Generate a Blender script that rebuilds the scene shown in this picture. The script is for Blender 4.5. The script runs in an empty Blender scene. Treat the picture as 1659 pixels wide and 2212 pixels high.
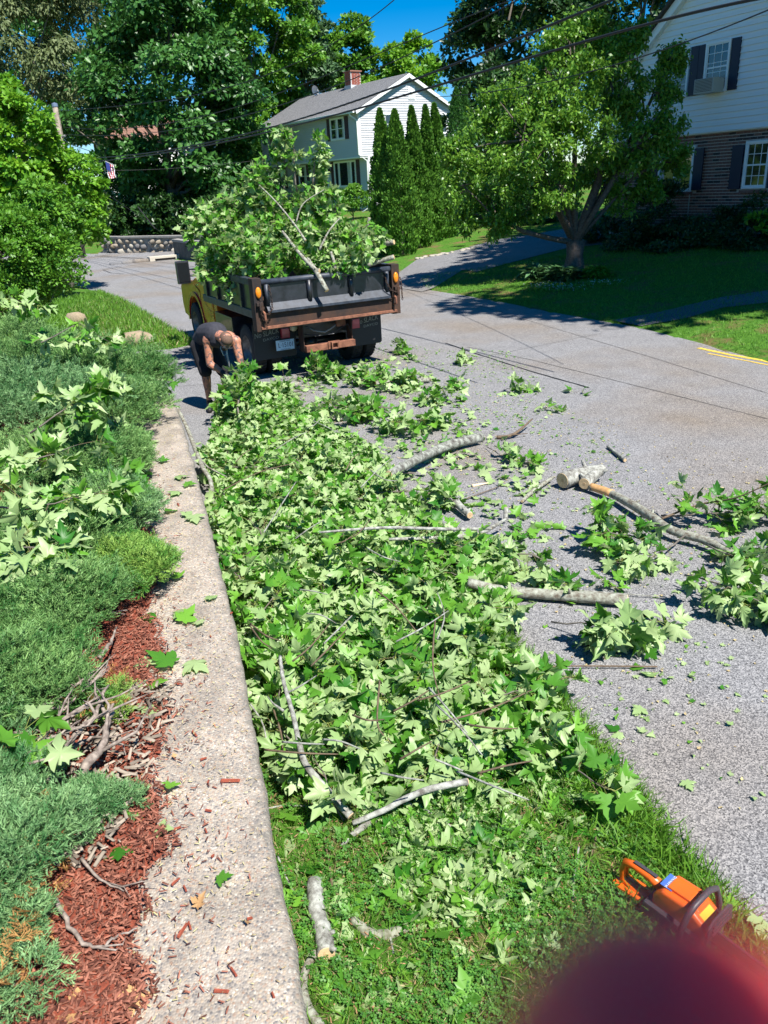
import bpy, bmesh, math, random
import numpy as np
from mathutils import Vector, Matrix, Quaternion, noise
random.seed(7); rs = np.random.RandomState(7)
SC = bpy.context.scene
COL = SC.collection
R_ = math.radians

# ------------------------------------------------------------------ camera, world, sun, exposure
FPX, TH, RO, H = 1670.0, R_(22.9), R_(3.2), 2.8          # focal length in 1659x2212 photo pixels, pitch, roll, eye height
CW, CH = 1659.0, 2212.0
CF = np.array([0, math.cos(TH), -math.sin(TH)]); _u = np.array([0, math.sin(TH), math.cos(TH)]); _r = np.array([1.0, 0, 0])
CR = math.cos(RO) * _r - math.sin(RO) * _u; CU = math.cos(RO) * _u + math.sin(RO) * _r
CC = np.array([0, 0, H])
cd = bpy.data.cameras.new('camera'); cam = bpy.data.objects.new('camera', cd); COL.objects.link(cam)
cd.sensor_fit = 'VERTICAL'; cd.sensor_height = 36.0; cd.lens = FPX / CH * 36.0
cd.clip_start = 0.004; cd.clip_end = 900
cd.dof.use_dof = True; cd.dof.focus_distance = 7.0; cd.dof.aperture_fstop = 27.2 / 3.6
cam.matrix_world = Matrix(((CR[0], CU[0], -CF[0], 0), (CR[1], CU[1], -CF[1], 0), (CR[2], CU[2], -CF[2], H), (0, 0, 0, 1)))
SC.camera = cam
SUNV = Vector((0.40, -0.52, 1.0)).normalized()           # towards the sun
SEL = math.asin(SUNV.z); SAZ = math.atan2(SUNV.x, SUNV.y)
w = bpy.data.worlds.new('World'); SC.world = w; w.use_nodes = True
nt = w.node_tree; bg = nt.nodes['Background']; bg.inputs[1].default_value = 0.09
sky = nt.nodes.new('ShaderNodeTexSky'); sky.sky_type = 'NISHITA'; sky.sun_disc = False
sky.sun_elevation = SEL; sky.sun_rotation = SAZ; sky.altitude = 1500; sky.air_density = 1.0; sky.dust_density = 0.1; sky.ozone_density = 4.0
hs_ = nt.nodes.new('ShaderNodeHueSaturation'); hs_.inputs['Saturation'].default_value = 1.55; hs_.inputs['Value'].default_value = 0.85
nt.links.new(sky.outputs[0], hs_.inputs['Color']); nt.links.new(hs_.outputs[0], bg.inputs[0])
sd = bpy.data.lights.new('sun', 'SUN'); sd.energy = 5.0; sd.angle = R_(0.53); sd.color = (1.0, 0.955, 0.89)
so = bpy.data.objects.new('sun', sd); COL.objects.link(so); so.rotation_euler = SUNV.to_track_quat('Z', 'Y').to_euler(); so.location = (8, -10, 25)
SC.view_settings.view_transform = 'Standard'; SC.view_settings.look = 'None'
SC.view_settings.exposure = 0.90; SC.view_settings.gamma = 1.0; SC.view_settings.use_curve_mapping = False
SC.render.engine = 'CYCLES'
SC.cycles.max_bounces = 6; SC.cycles.diffuse_bounces = 3; SC.cycles.glossy_bounces = 2; SC.cycles.transmission_bounces = 3; SC.cycles.transparent_max_bounces = 6
SC.cycles.caustics_reflective = False; SC.cycles.caustics_refractive = False

def ray(x, y): return CF + CR * (x - 829.5) / FPX + CU * (1106 - y) / FPX
def P(x, y, z=0.0):
    d = ray(x, y); return CC + d * ((z - H) / d[2])
def PD(x, y, Y):
    d = ray(x, y); return CC + d * (Y / d[1])
def V(p): return Vector((float(p[0]), float(p[1]), float(p[2])))

# ------------------------------------------------------------------ materials
MATS = {}
def nodes(name):
    m = bpy.data.materials.new(name); m.use_nodes = True; n = m.node_tree.nodes
    return m, n, m.node_tree.links, n['Principled BSDF']
def simple(name, col, rough=0.6, metal=0.0, spec=0.5, nscale=0, namt=0.15, bump=0.0, coat=0.0, col2=None):
    if name in MATS: return MATS[name]
    m, n, l, b = nodes(name)
    b.inputs['Roughness'].default_value = rough; b.inputs['Metallic'].default_value = metal
    b.inputs['Specular IOR Level'].default_value = spec; b.inputs['Coat Weight'].default_value = coat
    c = (*col, 1)
    if nscale:
        tc = n.new('ShaderNodeTexCoord'); t = n.new('ShaderNodeTexNoise'); t.inputs['Scale'].default_value = nscale; t.inputs['Detail'].default_value = 6; t.inputs['Roughness'].default_value = 0.65
        l.new(tc.outputs['Object'], t.inputs['Vector'])
        r = n.new('ShaderNodeValToRGB'); r.color_ramp.elements[0].position = 0.35; r.color_ramp.elements[1].position = 0.65
        c2 = col2 or tuple(min(1, x * (1 + namt)) for x in col)
        r.color_ramp.elements[0].color = (*[x * (1 - namt) for x in col], 1) if not col2 else c
        r.color_ramp.elements[1].color = (*c2, 1)
        l.new(t.outputs['Fac'], r.inputs[0]); l.new(r.outputs[0], b.inputs['Base Color'])
        if bump:
            bp = n.new('ShaderNodeBump'); bp.inputs['Strength'].default_value = bump; bp.inputs['Distance'].default_value = 0.01
            l.new(t.outputs['Fac'], bp.inputs['Height']); l.new(bp.outputs[0], b.inputs['Normal'])
    else: b.inputs['Base Color'].default_value = c
    MATS[name] = m; return m
def leafmat(name, top, top2, under=None, under2=None, trans=0.3, rough=0.45, spec=0.4, objrand=False):
    if name in MATS: return MATS[name]
    m, n, l, b = nodes(name)
    b.inputs['Roughness'].default_value = rough; b.inputs['Specular IOR Level'].default_value = spec
    if objrand:
        a = n.new('ShaderNodeObjectInfo'); src = a.outputs['Random']
    else:
        a = n.new('ShaderNodeAttribute'); a.attribute_name = 'rnd'; src = a.outputs['Fac']
    def ramp(c1, c2):
        r = n.new('ShaderNodeValToRGB'); r.color_ramp.elements[0].color = (*c1, 1); r.color_ramp.elements[1].color = (*c2, 1)
        l.new(src, r.inputs[0]); return r.outputs[0]
    col = ramp(top, top2)
    if under:
        g = n.new('ShaderNodeNewGeometry'); mx = n.new('ShaderNodeMix'); mx.data_type = 'RGBA'
        l.new(g.outputs['Backfacing'], mx.inputs[0]); l.new(col, mx.inputs[6]); l.new(ramp(under, under2 or under), mx.inputs[7]); col = mx.outputs[2]
    l.new(col, b.inputs['Base Color'])
    tr = n.new('ShaderNodeBsdfTranslucent'); hs = n.new('ShaderNodeHueSaturation'); hs.inputs['Value'].default_value = 1.3; hs.inputs['Hue'].default_value = 0.485
    l.new(col, hs.inputs['Color']); l.new(hs.outputs[0], tr.inputs[0])
    ms = n.new('ShaderNodeMixShader'); ms.inputs[0].default_value = trans
    l.new(b.outputs[0], ms.inputs[1]); l.new(tr.outputs[0], ms.inputs[2]); l.new(ms.outputs[0], n['Material Output'].inputs[0])
    MATS[name] = m; return m

def mat_asphalt(name, base, tint, scale=1.0):
    m, n, l, b = nodes(name)
    g = n.new('ShaderNodeNewGeometry')
    def noise_(sc, det=5):
        t = n.new('ShaderNodeTexNoise'); t.inputs['Scale'].default_value = sc; t.inputs['Detail'].default_value = det; l.new(g.outputs['Position'], t.inputs['Vector']); return t
    vo = n.new('ShaderNodeTexVoronoi'); vo.inputs['Scale'].default_value = 150 * scale; l.new(g.outputs['Position'], vo.inputs['Vector'])
    r = n.new('ShaderNodeValToRGB'); e = r.color_ramp.elements
    e[0].position = 0.0; e[0].color = (base * 0.35, base * 0.35, base * 0.37, 1); e[1].position = 1.0; e[1].color = (base * 1.9, base * 1.87, base * 1.85, 1)
    x = e.new(0.45); x.color = (base, base, base * 1.03, 1)
    sx = n.new('ShaderNodeSeparateColor'); l.new(vo.outputs['Color'], sx.inputs[0]); l.new(sx.outputs[0], r.inputs[0])
    big = noise_(0.35, 6); rb = n.new('ShaderNodeValToRGB'); rb.color_ramp.elements[0].position = 0.47; rb.color_ramp.elements[1].position = 0.75
    rb.color_ramp.elements[0].color = (1, 1, 1, 1); rb.color_ramp.elements[1].color = (*tint, 1); l.new(big.outputs['Fac'], rb.inputs[0])
    mx = n.new('ShaderNodeMix'); mx.data_type = 'RGBA'; mx.blend_type = 'MULTIPLY'; mx.inputs[0].default_value = 1.0
    l.new(r.outputs[0], mx.inputs[6]); l.new(rb.outputs[0], mx.inputs[7])
    md = noise_(2.7, 8); rm = n.new('ShaderNodeMapRange'); rm.inputs[3].default_value = 0.82; rm.inputs[4].default_value = 1.18; l.new(md.outputs['Fac'], rm.inputs[0])
    m2 = n.new('ShaderNodeMix'); m2.data_type = 'RGBA'; m2.blend_type = 'MULTIPLY'; m2.inputs[0].default_value = 1.0
    l.new(mx.outputs[2], m2.inputs[6]); l.new(rm.outputs[0], m2.inputs[7]); l.new(m2.outputs[2], b.inputs['Base Color'])
    b.inputs['Roughness'].default_value = 0.85; b.inputs['Specular IOR Level'].default_value = 0.25
    bp = n.new('ShaderNodeBump'); bp.inputs['Strength'].default_value = 0.6; bp.inputs['Distance'].default_value = 0.004
    l.new(vo.outputs['Distance'], bp.inputs['Height']); l.new(bp.outputs[0], b.inputs['Normal'])
    return m
def mat_aggregate():
    m, n, l, b = nodes('exposed aggregate concrete')
    g = n.new('ShaderNodeNewGeometry')
    vo = n.new('ShaderNodeTexVoronoi'); vo.inputs['Scale'].default_value = 120; l.new(g.outputs['Position'], vo.inputs['Vector'])
    sx = n.new('ShaderNodeSeparateColor'); l.new(vo.outputs['Color'], sx.inputs[0])
    r = n.new('ShaderNodeValToRGB'); r.color_ramp.interpolation = 'CONSTANT'; e = r.color_ramp.elements
    e[0].position = 0; e[0].color = (.10, .10, .11, 1); e[1].position = 0.93; e[1].color = (.66, .60, .50, 1)
    for p, c in ((0.12, (.17, .16, .16)), (0.25, (.33, .28, .23)), (0.42, (.41, .35, .28)), (0.6, (.34, .21, .14)), (0.70, (.44, .39, .32)), (0.84, (.50, .38, .26))):
        x = e.new(p); x.color = (*c, 1)
    l.new(sx.outputs[0], r.inputs[0])
    rd = n.new('ShaderNodeMapRange'); rd.inputs[1].default_value = 0.0; rd.inputs[2].default_value = 0.75; rd.inputs[3].default_value = 0.0; rd.inputs[4].default_value = .75
    l.new(vo.outputs['Distance'], rd.inputs[0])
    mx = n.new('ShaderNodeMix'); mx.data_type = 'RGBA'; l.new(rd.outputs[0], mx.inputs[0]); l.new(r.outputs[0], mx.inputs[6]); mx.inputs[7].default_value = (.33, .29, .24, 1)
    t = n.new('ShaderNodeTexNoise'); t.inputs['Scale'].default_value = 5; t.inputs['Detail'].default_value = 8; l.new(g.outputs['Position'], t.inputs['Vector'])
    rm = n.new('ShaderNodeMapRange'); rm.inputs[1].default_value = .3; rm.inputs[2].default_value = .7; rm.inputs[3].default_value = 0.72; rm.inputs[4].default_value = 1.2; l.new(t.outputs['Fac'], rm.inputs[0])
    m2 = n.new('ShaderNodeMix'); m2.data_type = 'RGBA'; m2.blend_type = 'MULTIPLY'; m2.inputs[0].default_value = 1
    l.new(mx.outputs[2], m2.inputs[6]); l.new(rm.outputs[0], m2.inputs[7]); l.new(m2.outputs[2], b.inputs['Base Color'])
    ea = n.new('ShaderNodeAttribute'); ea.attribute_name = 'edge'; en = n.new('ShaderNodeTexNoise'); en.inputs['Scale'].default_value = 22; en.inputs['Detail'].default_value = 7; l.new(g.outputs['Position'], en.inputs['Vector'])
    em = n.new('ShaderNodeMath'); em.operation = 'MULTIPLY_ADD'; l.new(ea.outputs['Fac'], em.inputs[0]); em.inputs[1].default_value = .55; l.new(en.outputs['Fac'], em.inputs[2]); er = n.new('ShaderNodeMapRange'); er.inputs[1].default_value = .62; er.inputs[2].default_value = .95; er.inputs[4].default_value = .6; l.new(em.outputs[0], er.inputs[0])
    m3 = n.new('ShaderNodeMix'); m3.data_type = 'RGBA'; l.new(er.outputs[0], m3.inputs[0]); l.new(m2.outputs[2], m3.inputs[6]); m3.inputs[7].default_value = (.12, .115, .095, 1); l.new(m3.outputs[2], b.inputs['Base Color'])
    b.inputs['Roughness'].default_value = 0.8
    bp = n.new('ShaderNodeBump'); bp.inputs['Strength'].default_value = 0.7; bp.inputs['Distance'].default_value = 0.004; bp.invert = True
    l.new(vo.outputs['Distance'], bp.inputs['Height']); l.new(bp.outputs[0], b.inputs['Normal'])
    return m
def mat_ground():
    m, n, l, b = nodes('lawn and soil')
    g = n.new('ShaderNodeNewGeometry')
    def nz(sc, d=8):
        t = n.new('ShaderNodeTexNoise'); t.inputs['Scale'].default_value = sc; t.inputs['Detail'].default_value = d; t.inputs['Roughness'].default_value = .7; l.new(g.outputs['Position'], t.inputs['Vector']); return t
    a = nz(14); r = n.new('ShaderNodeValToRGB'); e = r.color_ramp.elements
    e[0].position = .3; e[0].color = (.028, .07, .012, 1); e[1].position = .72; e[1].color = (.13, .27, .035, 1); x = e.new(.5); x.color = (.065, .17, .02, 1)
    l.new(a.outputs['Fac'], r.inputs[0])
    c = nz(1.3, 6); r2 = n.new('ShaderNodeValToRGB'); r2.color_ramp.elements[0].position = .50; r2.color_ramp.elements[1].position = .64; l.new(c.outputs['Fac'], r2.inputs[0])
    mx = n.new('ShaderNodeMix'); mx.data_type = 'RGBA'; l.new(r2.outputs[0], mx.inputs[0]); l.new(r.outputs[0], mx.inputs[6]); mx.inputs[7].default_value = (.17, .12, .055, 1)
    l.new(mx.outputs[2], b.inputs['Base Color']); b.inputs['Roughness'].default_value = .9; b.inputs['Specular IOR Level'].default_value = .1
    bp = n.new('ShaderNodeBump'); bp.inputs['Strength'].default_value = .9; bp.inputs['Distance'].default_value = .05; l.new(a.outputs['Fac'], bp.inputs['Height']); l.new(bp.outputs[0], b.inputs['Normal'])
    return m
M_ASPH = mat_asphalt('old asphalt', .19, (.92, .76, .58)); M_DRIVE = mat_asphalt('driveway asphalt', .17, (.92, .84, .74))
M_AGG = mat_aggregate(); M_GROUND = mat_ground()
M_SOIL = simple('dark soil', (.06, .045, .03), .95, nscale=30, namt=.5, bump=.5)
M_MULCHB = simple('red mulch base', (.16, .035, .018), .9, nscale=60, namt=.6, bump=1.0, col2=(.30, .07, .035))
M_BARK = simple('grey brown bark', (.085, .07, .055), .9, nscale=18, bump=.9, col2=(.20, .18, .15))
M_BARKL = simple('lichen spotted bark', (.11, .085, .06), .85, nscale=26, bump=.8, col2=(.36, .38, .31))
M_TWIG = simple('brown twig bark', (.13, .09, .055), .8, nscale=30, namt=.3)
M_JWOOD = simple('weathered juniper wood', (.12, .09, .075), .85, nscale=35, col2=(.36, .30, .25))
M_CUT = simple('fresh cut wood', (.62, .44, .24), .7, nscale=45, namt=.18)
M_PETI = simple('leaf stalk', (.30, .36, .08), .6)
M_LEAF = leafmat('maple leaf', (.035, .17, .014), (.17, .39, .040), (.28, .42, .15), (.40, .52, .24), .3, .45, .35)
M_LEAFO = leafmat('maple leaf on branch', (.032, .16, .014), (.16, .38, .040), (.27, .42, .15), (.40, .52, .24), .3, .42, .38, objrand=True)
M_DRY = simple('dry tan leaf', (.42, .24, .10), .7, nscale=20, namt=.3)

# ------------------------------------------------------------------ object helpers
def tag(o, label=None, cat=None, group=None, kind=None):
    if label: o['label'] = label
    if cat: o['category'] = cat
    if group: o['group'] = group
    if kind: o['kind'] = kind
    return o
def empty(name, loc, rz=0.0):
    o = bpy.data.objects.new(name, None); COL.objects.link(o); o.location = V(loc); o.rotation_euler = (0, 0, rz); o.empty_display_size = .1; return o
def thing(name, label, cat, loc=(0, 0, 0), rz=0.0, group=None): return tag(empty(name, loc, rz), label, cat, group)
def link(name, me, mat=None, parent=None, loc=None, kind=None):
    o = bpy.data.objects.new(name, me); COL.objects.link(o)
    if mat is not None and not me.materials: me.materials.append(mat)
    if parent: o.parent = parent
    if loc is not None: o.location = V(loc)
    if kind: o['kind'] = kind
    return o
class MB:
    """collects verts and faces; build() links them as ONE mesh object"""
    def __init__(s): s.v = []; s.f = []
    def add(s, vs, fs):
        k = len(s.v); s.v += [tuple(map(float, v)) for v in vs]; s.f += [tuple(i + k for i in f) for f in fs]; return s
    def box(s, x0, x1, y0, y1, z0, z1):
        return s.add([(x0, y0, z0), (x1, y0, z0), (x1, y1, z0), (x0, y1, z0), (x0, y0, z1), (x1, y0, z1), (x1, y1, z1), (x0, y1, z1)],
                     [(0, 3, 2, 1), (4, 5, 6, 7), (0, 1, 5, 4), (1, 2, 6, 5), (2, 3, 7, 6), (3, 0, 4, 7)])
    def cbox(s, c, d): return s.box(c[0] - d[0] / 2, c[0] + d[0] / 2, c[1] - d[1] / 2, c[1] + d[1] / 2, c[2] - d[2] / 2, c[2] + d[2] / 2)
    def tube(s, pts, r, n=8, caps=True, jit=0.0):
        pts = [Vector(p) for p in pts]; k = len(pts)
        if not hasattr(r, '__len__'): r = [r] * k
        rings = []; t0 = (pts[1] - pts[0]).normalized(); a = t0.orthogonal().normalized()
        for i, p in enumerate(pts):
            t = (pts[min(i + 1, k - 1)] - pts[max(i - 1, 0)]).normalized()
            a = (a - t * a.dot(t)); a = a.normalized() if a.length > 1e-6 else t.orthogonal().normalized(); b_ = t.cross(a)
            rings.append([p + (a * math.cos(2 * math.pi * j / n) + b_ * math.sin(2 * math.pi * j / n)) * r[i] * (1 + (random.uniform(-jit, jit) if jit else 0)) for j in range(n)])
        vs = [v for g in rings for v in g]; fs = []
        for i in range(k - 1):
            for j in range(n):
                j2 = (j + 1) % n; fs.append((i * n + j, i * n + j2, (i + 1) * n + j2, (i + 1) * n + j))
        if caps: fs.append(tuple(range(n - 1, -1, -1))); fs.append(tuple((k - 1) * n + j for j in range(n)))
        return s.add(vs, fs)
    def prism(s, pts, axis, a, b):
        """polygon pts (2D) extruded along axis ('x','y','z') from a to b"""
        def mk(p, q):
            return {'x': (q, p[0], p[1]), 'y': (p[0], q, p[1]), 'z': (p[0], p[1], q)}[axis]
        n = len(pts); vs = [mk(p, a) for p in pts] + [mk(p, b) for p in pts]
        return s.add(vs, [tuple(range(n - 1, -1, -1)), tuple(range(n, 2 * n))] + [(i, (i + 1) % n, n + (i + 1) % n, n + i) for i in range(n)])
    def lathe(s, prof, axis='z', c=(0, 0, 0), n=20):
        vs = []; k = len(prof)
        for j in range(n):
            a = 2 * math.pi * j / n
            for r, h in prof:
                u, v_ = r * math.cos(a), r * math.sin(a)
                q = {'z': (u, v_, h), 'x': (h, u, v_), 'y': (u, h, v_)}[axis]; vs.append((c[0] + q[0], c[1] + q[1], c[2] + q[2]))
        fs = [(j * k + i, ((j + 1) % n) * k + i, ((j + 1) % n) * k + i + 1, j * k + i + 1) for j in range(n) for i in range(k - 1)]
        return s.add(vs, fs)
    def mesh(s, name, smooth=False, bevel=0.0):
        me = bpy.data.meshes.new(name); me.from_pydata(s.v, [], s.f)
        bm = bmesh.new(); bm.from_mesh(me)
        if bevel: bmesh.ops.bevel(bm, geom=bm.edges[:], offset=bevel, segments=2, affect='EDGES', profile=.7)
        bmesh.ops.recalc_face_normals(bm, faces=bm.faces[:]); bm.to_mesh(me); bm.free()
        if smooth: me.polygons.foreach_set('use_smooth', [True] * len(me.polygons))
        return me
    def build(s, name, mat, parent=None, loc=None, smooth=False, bevel=0.0, kind=None): return link(name, s.mesh(name, smooth, bevel), mat, parent, loc, kind)

def np_mesh(name, Vx, F, rnd=None, smooth=False):
    """Vx (n,3), F (m,k) all faces k-gons"""
    me = bpy.data.meshes.new(name); n = len(Vx); m, k = F.shape
    me.vertices.add(n); me.vertices.foreach_set('co', np.ascontiguousarray(Vx, dtype=np.float32).ravel())
    me.loops.add(m * k); me.loops.foreach_set('vertex_index', F.astype(np.int32).ravel())
    me.polygons.add(m); me.polygons.foreach_set('loop_start', np.arange(0, m * k, k, dtype=np.int32)); me.polygons.foreach_set('loop_total', np.full(m, k, dtype=np.int32))
    me.update(calc_edges=True)
    if rnd is not None:
        a = me.attributes.new('rnd', 'FLOAT', 'POINT'); a.data.foreach_set('value', rnd.astype(np.float32))
    if smooth: me.polygons.foreach_set('use_smooth', np.ones(m, dtype=bool))
    return me
def frames(yd, nd):
    """(N,3) leaf directions and normals -> (N,3,3) matrices with columns x,y,z"""
    y = yd / (np.linalg.norm(yd, axis=1, keepdims=True) + 1e-9)
    x = np.cross(y, nd); x /= (np.linalg.norm(x, axis=1, keepdims=True) + 1e-9); z = np.cross(x, y)
    return np.stack([x, y, z], axis=2)
def scatter(tmpls, pos, mats, sc, rnd):
    """templates [(verts,faces)], one chosen at random per instance; returns combined verts, faces, rnd"""
    N = len(pos); pick = rs.randint(0, len(tmpls), N); VV = []; FF = []; RR = []; off = 0
    for t, (tv, tf) in enumerate(tmpls):
        i = np.where(pick == t)[0]
        if not len(i): continue
        T = len(tv); v = np.einsum('nij,tj->nti', mats[i], tv) * sc[i][:, None, None] + pos[i][:, None, :]
        f = tf[None] + (np.arange(len(i)) * T)[:, None, None] + off
        VV.append(v.reshape(-1, 3)); FF.append(f.reshape(-1, tf.shape[1])); RR.append(np.repeat(rnd[i], T)); off += len(i) * T
    return np.concatenate(VV), np.concatenate(FF), np.concatenate(RR)
def unit(v): return v / (np.linalg.norm(v, axis=-1, keepdims=True) + 1e-9)
def sphere_dirs(N): return unit(rs.normal(size=(N, 3)))

# maple leaf templates: five pointed lobes, cupped and folded
HALF = [(.11, -.07), (.33, -.10), (.25, .04), (.37, .10), (.55, .22), (.66, .40), (.46, .38), (.40, .50), (.27, .44), (.25, .58), (.34, .72), (.19, .70), (.12, .86)]
def maple(cup, droop, curl, seed):
    q = random.Random(seed); out = [(0, 0)] + HALF + [(0, 1.05)] + [(-x, y) for x, y in reversed(HALF)]
    vs = [(0, .34, 0)]
    for x, y in out:
        z = cup * abs(x) - droop * (y ** 2) * .5 + curl * (x * x + (y - .3) ** 2) * q.uniform(.3, 1.3) + q.uniform(-.03, .03)
        vs.append((x * q.uniform(.88, 1.1) + q.uniform(-.02, .02), y * q.uniform(.93, 1.07), z))
    n = len(out); fs = [(0, 1 + i, 1 + (i + 1) % n) for i in range(n)]
    return np.array(vs), np.array([(a, c, b) for a, b, c in fs])
MAPLES = [maple(*a) for a in ((.10, .15, -.1, 1), (-.45, .45, -.3, 2), (.5, .2, .15, 3), (-.1, .8, -.55, 4), (.85, .3, -.3, 5), (-.7, -.2, -.1, 6), (.05, .05, .03, 7), (-.9, .6, .1, 8), (1.3, .5, -.2, 9), (-.2, 1.1, -.3, 10), (.4, -.5, .3, 11))]
def lowmaple():
    o = [(0, 0), (.34, -.08), (.28, .14), (.64, .38), (.27, .46), (.3, .7), (0, 1.05), (-.3, .7), (-.27, .46), (-.64, .38), (-.28, .14), (-.34, -.08)]
    out = []
    for cup in (.25, -.35, .8, -.8):
        vs = [(0, .34, 0)] + [(x, y, cup * abs(x) - .2 * y * y) for x, y in o]; n = len(o)
        out.append((np.array(vs), np.array([(0, 1 + (i + 1) % n, 1 + i) for i in range(n)])))
    return out
MAPLES_LO = lowmaple()
RHOMB = [(np.array([(0, 0, 0), (.32, .45, .06), (0, 1, -.1), (-.32, .45, .06)]), np.array([(0, 1, 2), (0, 2, 3)]))]
NARROW = [(np.array([(0, 0, 0), (.22, .4, .05), (0, 1, -.2), (-.22, .4, .05)]), np.array([(0, 1, 2), (0, 2, 3)]))]
NEEDLE = [(np.array([(-.05, 0, 0), (.05, 0, 0), (0, 1, 0)]), np.array([(0, 1, 2)]))]
def maple_me(t, i):
    me = np_mesh('leaf', t[0] , t[1]); me.materials.append(M_LEAFO); return me
LEAF_ME = [maple_me(t, i) for i, t in enumerate(MAPLES)]

# ------------------------------------------------------------------ terrain
ROADL = [(1.45, -3), (1.45, 1.6), (1.32, 2.2), (1.2, 2.6), (1.08, 3.1), (.98, 3.5), (.86, 4.0), (.7, 4.5), (.35, 4.75), (-.4, 4.85), (-1.08, 4.8), (-1.35, 5.5), (-1.85, 7.2), (-2.3, 8.8), (-2.6, 9.75), (-4, 10.0), (-7, 10.4), (-12, 11),
         (-12, 15.2), (-7, 15.5), (-5, 15.5), (-4.1, 15.6), (-3.7, 16.0), (-4.1, 17.0), (-4.6, 17.9), (-5.5, 19.8), (-7.2, 23.4), (-9.2, 27.0), (-11.2, 29.9), (-15, 36), (-22, 43), (-34, 50), (-60, 58)]
ROADR = [(-60, 68), (-34, 60), (-25, 55.5), (-18.7, 50.1), (-12.3, 43.7), (-7.4, 36.4), (-4.2, 31.5), (-1.5, 27.8), (.4, 25.2), (1.5, 22.8), (2.4, 21.1), (3.3, 19.2), (3.9, 17.7), (4.7, 16.0), (5.1, 15.2), (5.6, 13.5), (6.0, 11.6), (6.6, 8), (7.0, 3), (7.2, -3)]
ROAD = np.array(ROADL + ROADR)
def sdist(px, py, poly=ROAD):
    """distance outside polygon, negative inside (arrays)"""
    px = np.asarray(px, float); py = np.asarray(py, float); d = np.full(px.shape, 1e9); ins = np.zeros(px.shape, bool); n = len(poly)
    for i in range(n):
        ax, ay = poly[i]; bx, by = poly[(i + 1) % n]; ex, ey = bx - ax, by - ay
        t = np.clip(((px - ax) * ex + (py - ay) * ey) / (ex * ex + ey * ey), 0, 1)
        d = np.minimum(d, np.hypot(px - ax - t * ex, py - ay - t * ey))
        c = ((ay > py) != (by > py)) & (px < (bx - ax) * (py - ay) / (by - ay + 1e-12) + ax); ins ^= c
    return np.where(ins, -d, d)
def hgt(px, py):
    px = np.asarray(px, float); py = np.asarray(py, float); d = sdist(px, py)
    far = np.clip(d, 0, None)
    z = 0.012 + .10 * np.minimum(far, 14) + .045 * np.clip(far - 14, 0, 60)
    near = (py < 5.2) & (px < 1.6) & (px > -1.9)
    z = np.where(near, np.clip(far, 0, .5) * .06 + .012, z)
    z = np.where(d < 0, -0.035 - .02 * np.clip(-d, 0, 1), z)
    return z
def hz(x, y): return float(hgt(np.array([x]), np.array([y]))[0])
def G(x, y, Ymax=140):
    """the point of the terrain seen at photo point x, y"""
    d = ray(x, y); Ys = np.concatenate([np.arange(1, 30, .1), np.arange(30, Ymax, .3)]); pts = CC + np.outer(Ys / d[1], d)
    h = np.maximum(hgt(pts[:, 0], pts[:, 1]), 0.0); k = np.where(pts[:, 2] <= h)[0]
    return pts[k[0]] if len(k) else pts[-1]
def grid_axis(a, b, n, p):
    t = np.linspace(-1, 1, n); s = np.sign(t) * np.abs(t) ** p; return (a + b) / 2 + s * (b - a) / 2
gx = np.unique(np.concatenate([np.arange(-3, 2.5, .12), np.arange(2.5, 16, .3), np.arange(-24, -3, .4), np.arange(16, 60, 2), np.arange(-90, -24, 2.0), np.arange(60, 400, 20.), np.arange(-400, -90, 20.)]))
gy = np.unique(np.concatenate([np.arange(-20, 0, 1.), np.arange(0, 6, .12), np.arange(6, 34, .35), np.arange(34, 70, .8), np.arange(70, 160, 4.), np.arange(160, 620, 25.)]))
GX, GY = np.meshgrid(gx, gy); GZ = hgt(GX, GY)
nb = noise.noise
nx, ny = len(gx), len(gy); ii = np.arange(ny - 1)[:, None] * nx + np.arange(nx - 1)[None]
FQ = np.stack([ii, ii + 1, ii + nx + 1, ii + nx], -1).reshape(-1, 4)
link('ground', np_mesh('ground', np.stack([GX, GY, GZ], -1).reshape(-1, 3), FQ, smooth=True), M_GROUND, kind='structure')
def flat_poly(name, pts, z, mat, step=None, drape=None, kind='structure', parent=None):
    bm = bmesh.new(); vs = [bm.verts.new((float(p[0]), float(p[1]), z)) for p in pts]; bm.faces.new(vs)
    if drape is not None:
        xs = [p[0] for p in pts]; ys = [p[1] for p in pts]
        for ax, lo, hi in ((0, min(xs), max(xs)), (1, min(ys), max(ys))):
            k = lo + step
            while k < hi:
                co = (k, 0, 0) if ax == 0 else (0, k, 0); no = (1, 0, 0) if ax == 0 else (0, 1, 0)
                bmesh.ops.bisect_plane(bm, geom=bm.verts[:] + bm.edges[:] + bm.faces[:], plane_co=co, plane_no=no); k += step
        for v in bm.verts: v.co.z = max(hz(v.co.x, v.co.y), 0) + drape
    bmesh.ops.triangulate(bm, faces=bm.faces[:]); bmesh.ops.recalc_face_normals(bm, faces=bm.faces[:])
    if sum(f.normal.z for f in bm.faces) < 0: bmesh.ops.reverse_faces(bm, faces=bm.faces[:])
    me = bpy.data.meshes.new(name); bm.to_mesh(me); bm.free(); return link(name, me, mat, parent, kind=kind)
flat_poly('road', [tuple(p) for p in ROAD], 0.0, M_ASPH)
def GP(l, dz=0): return [tuple(G(x, y)[:2]) for x, y in l]
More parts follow.
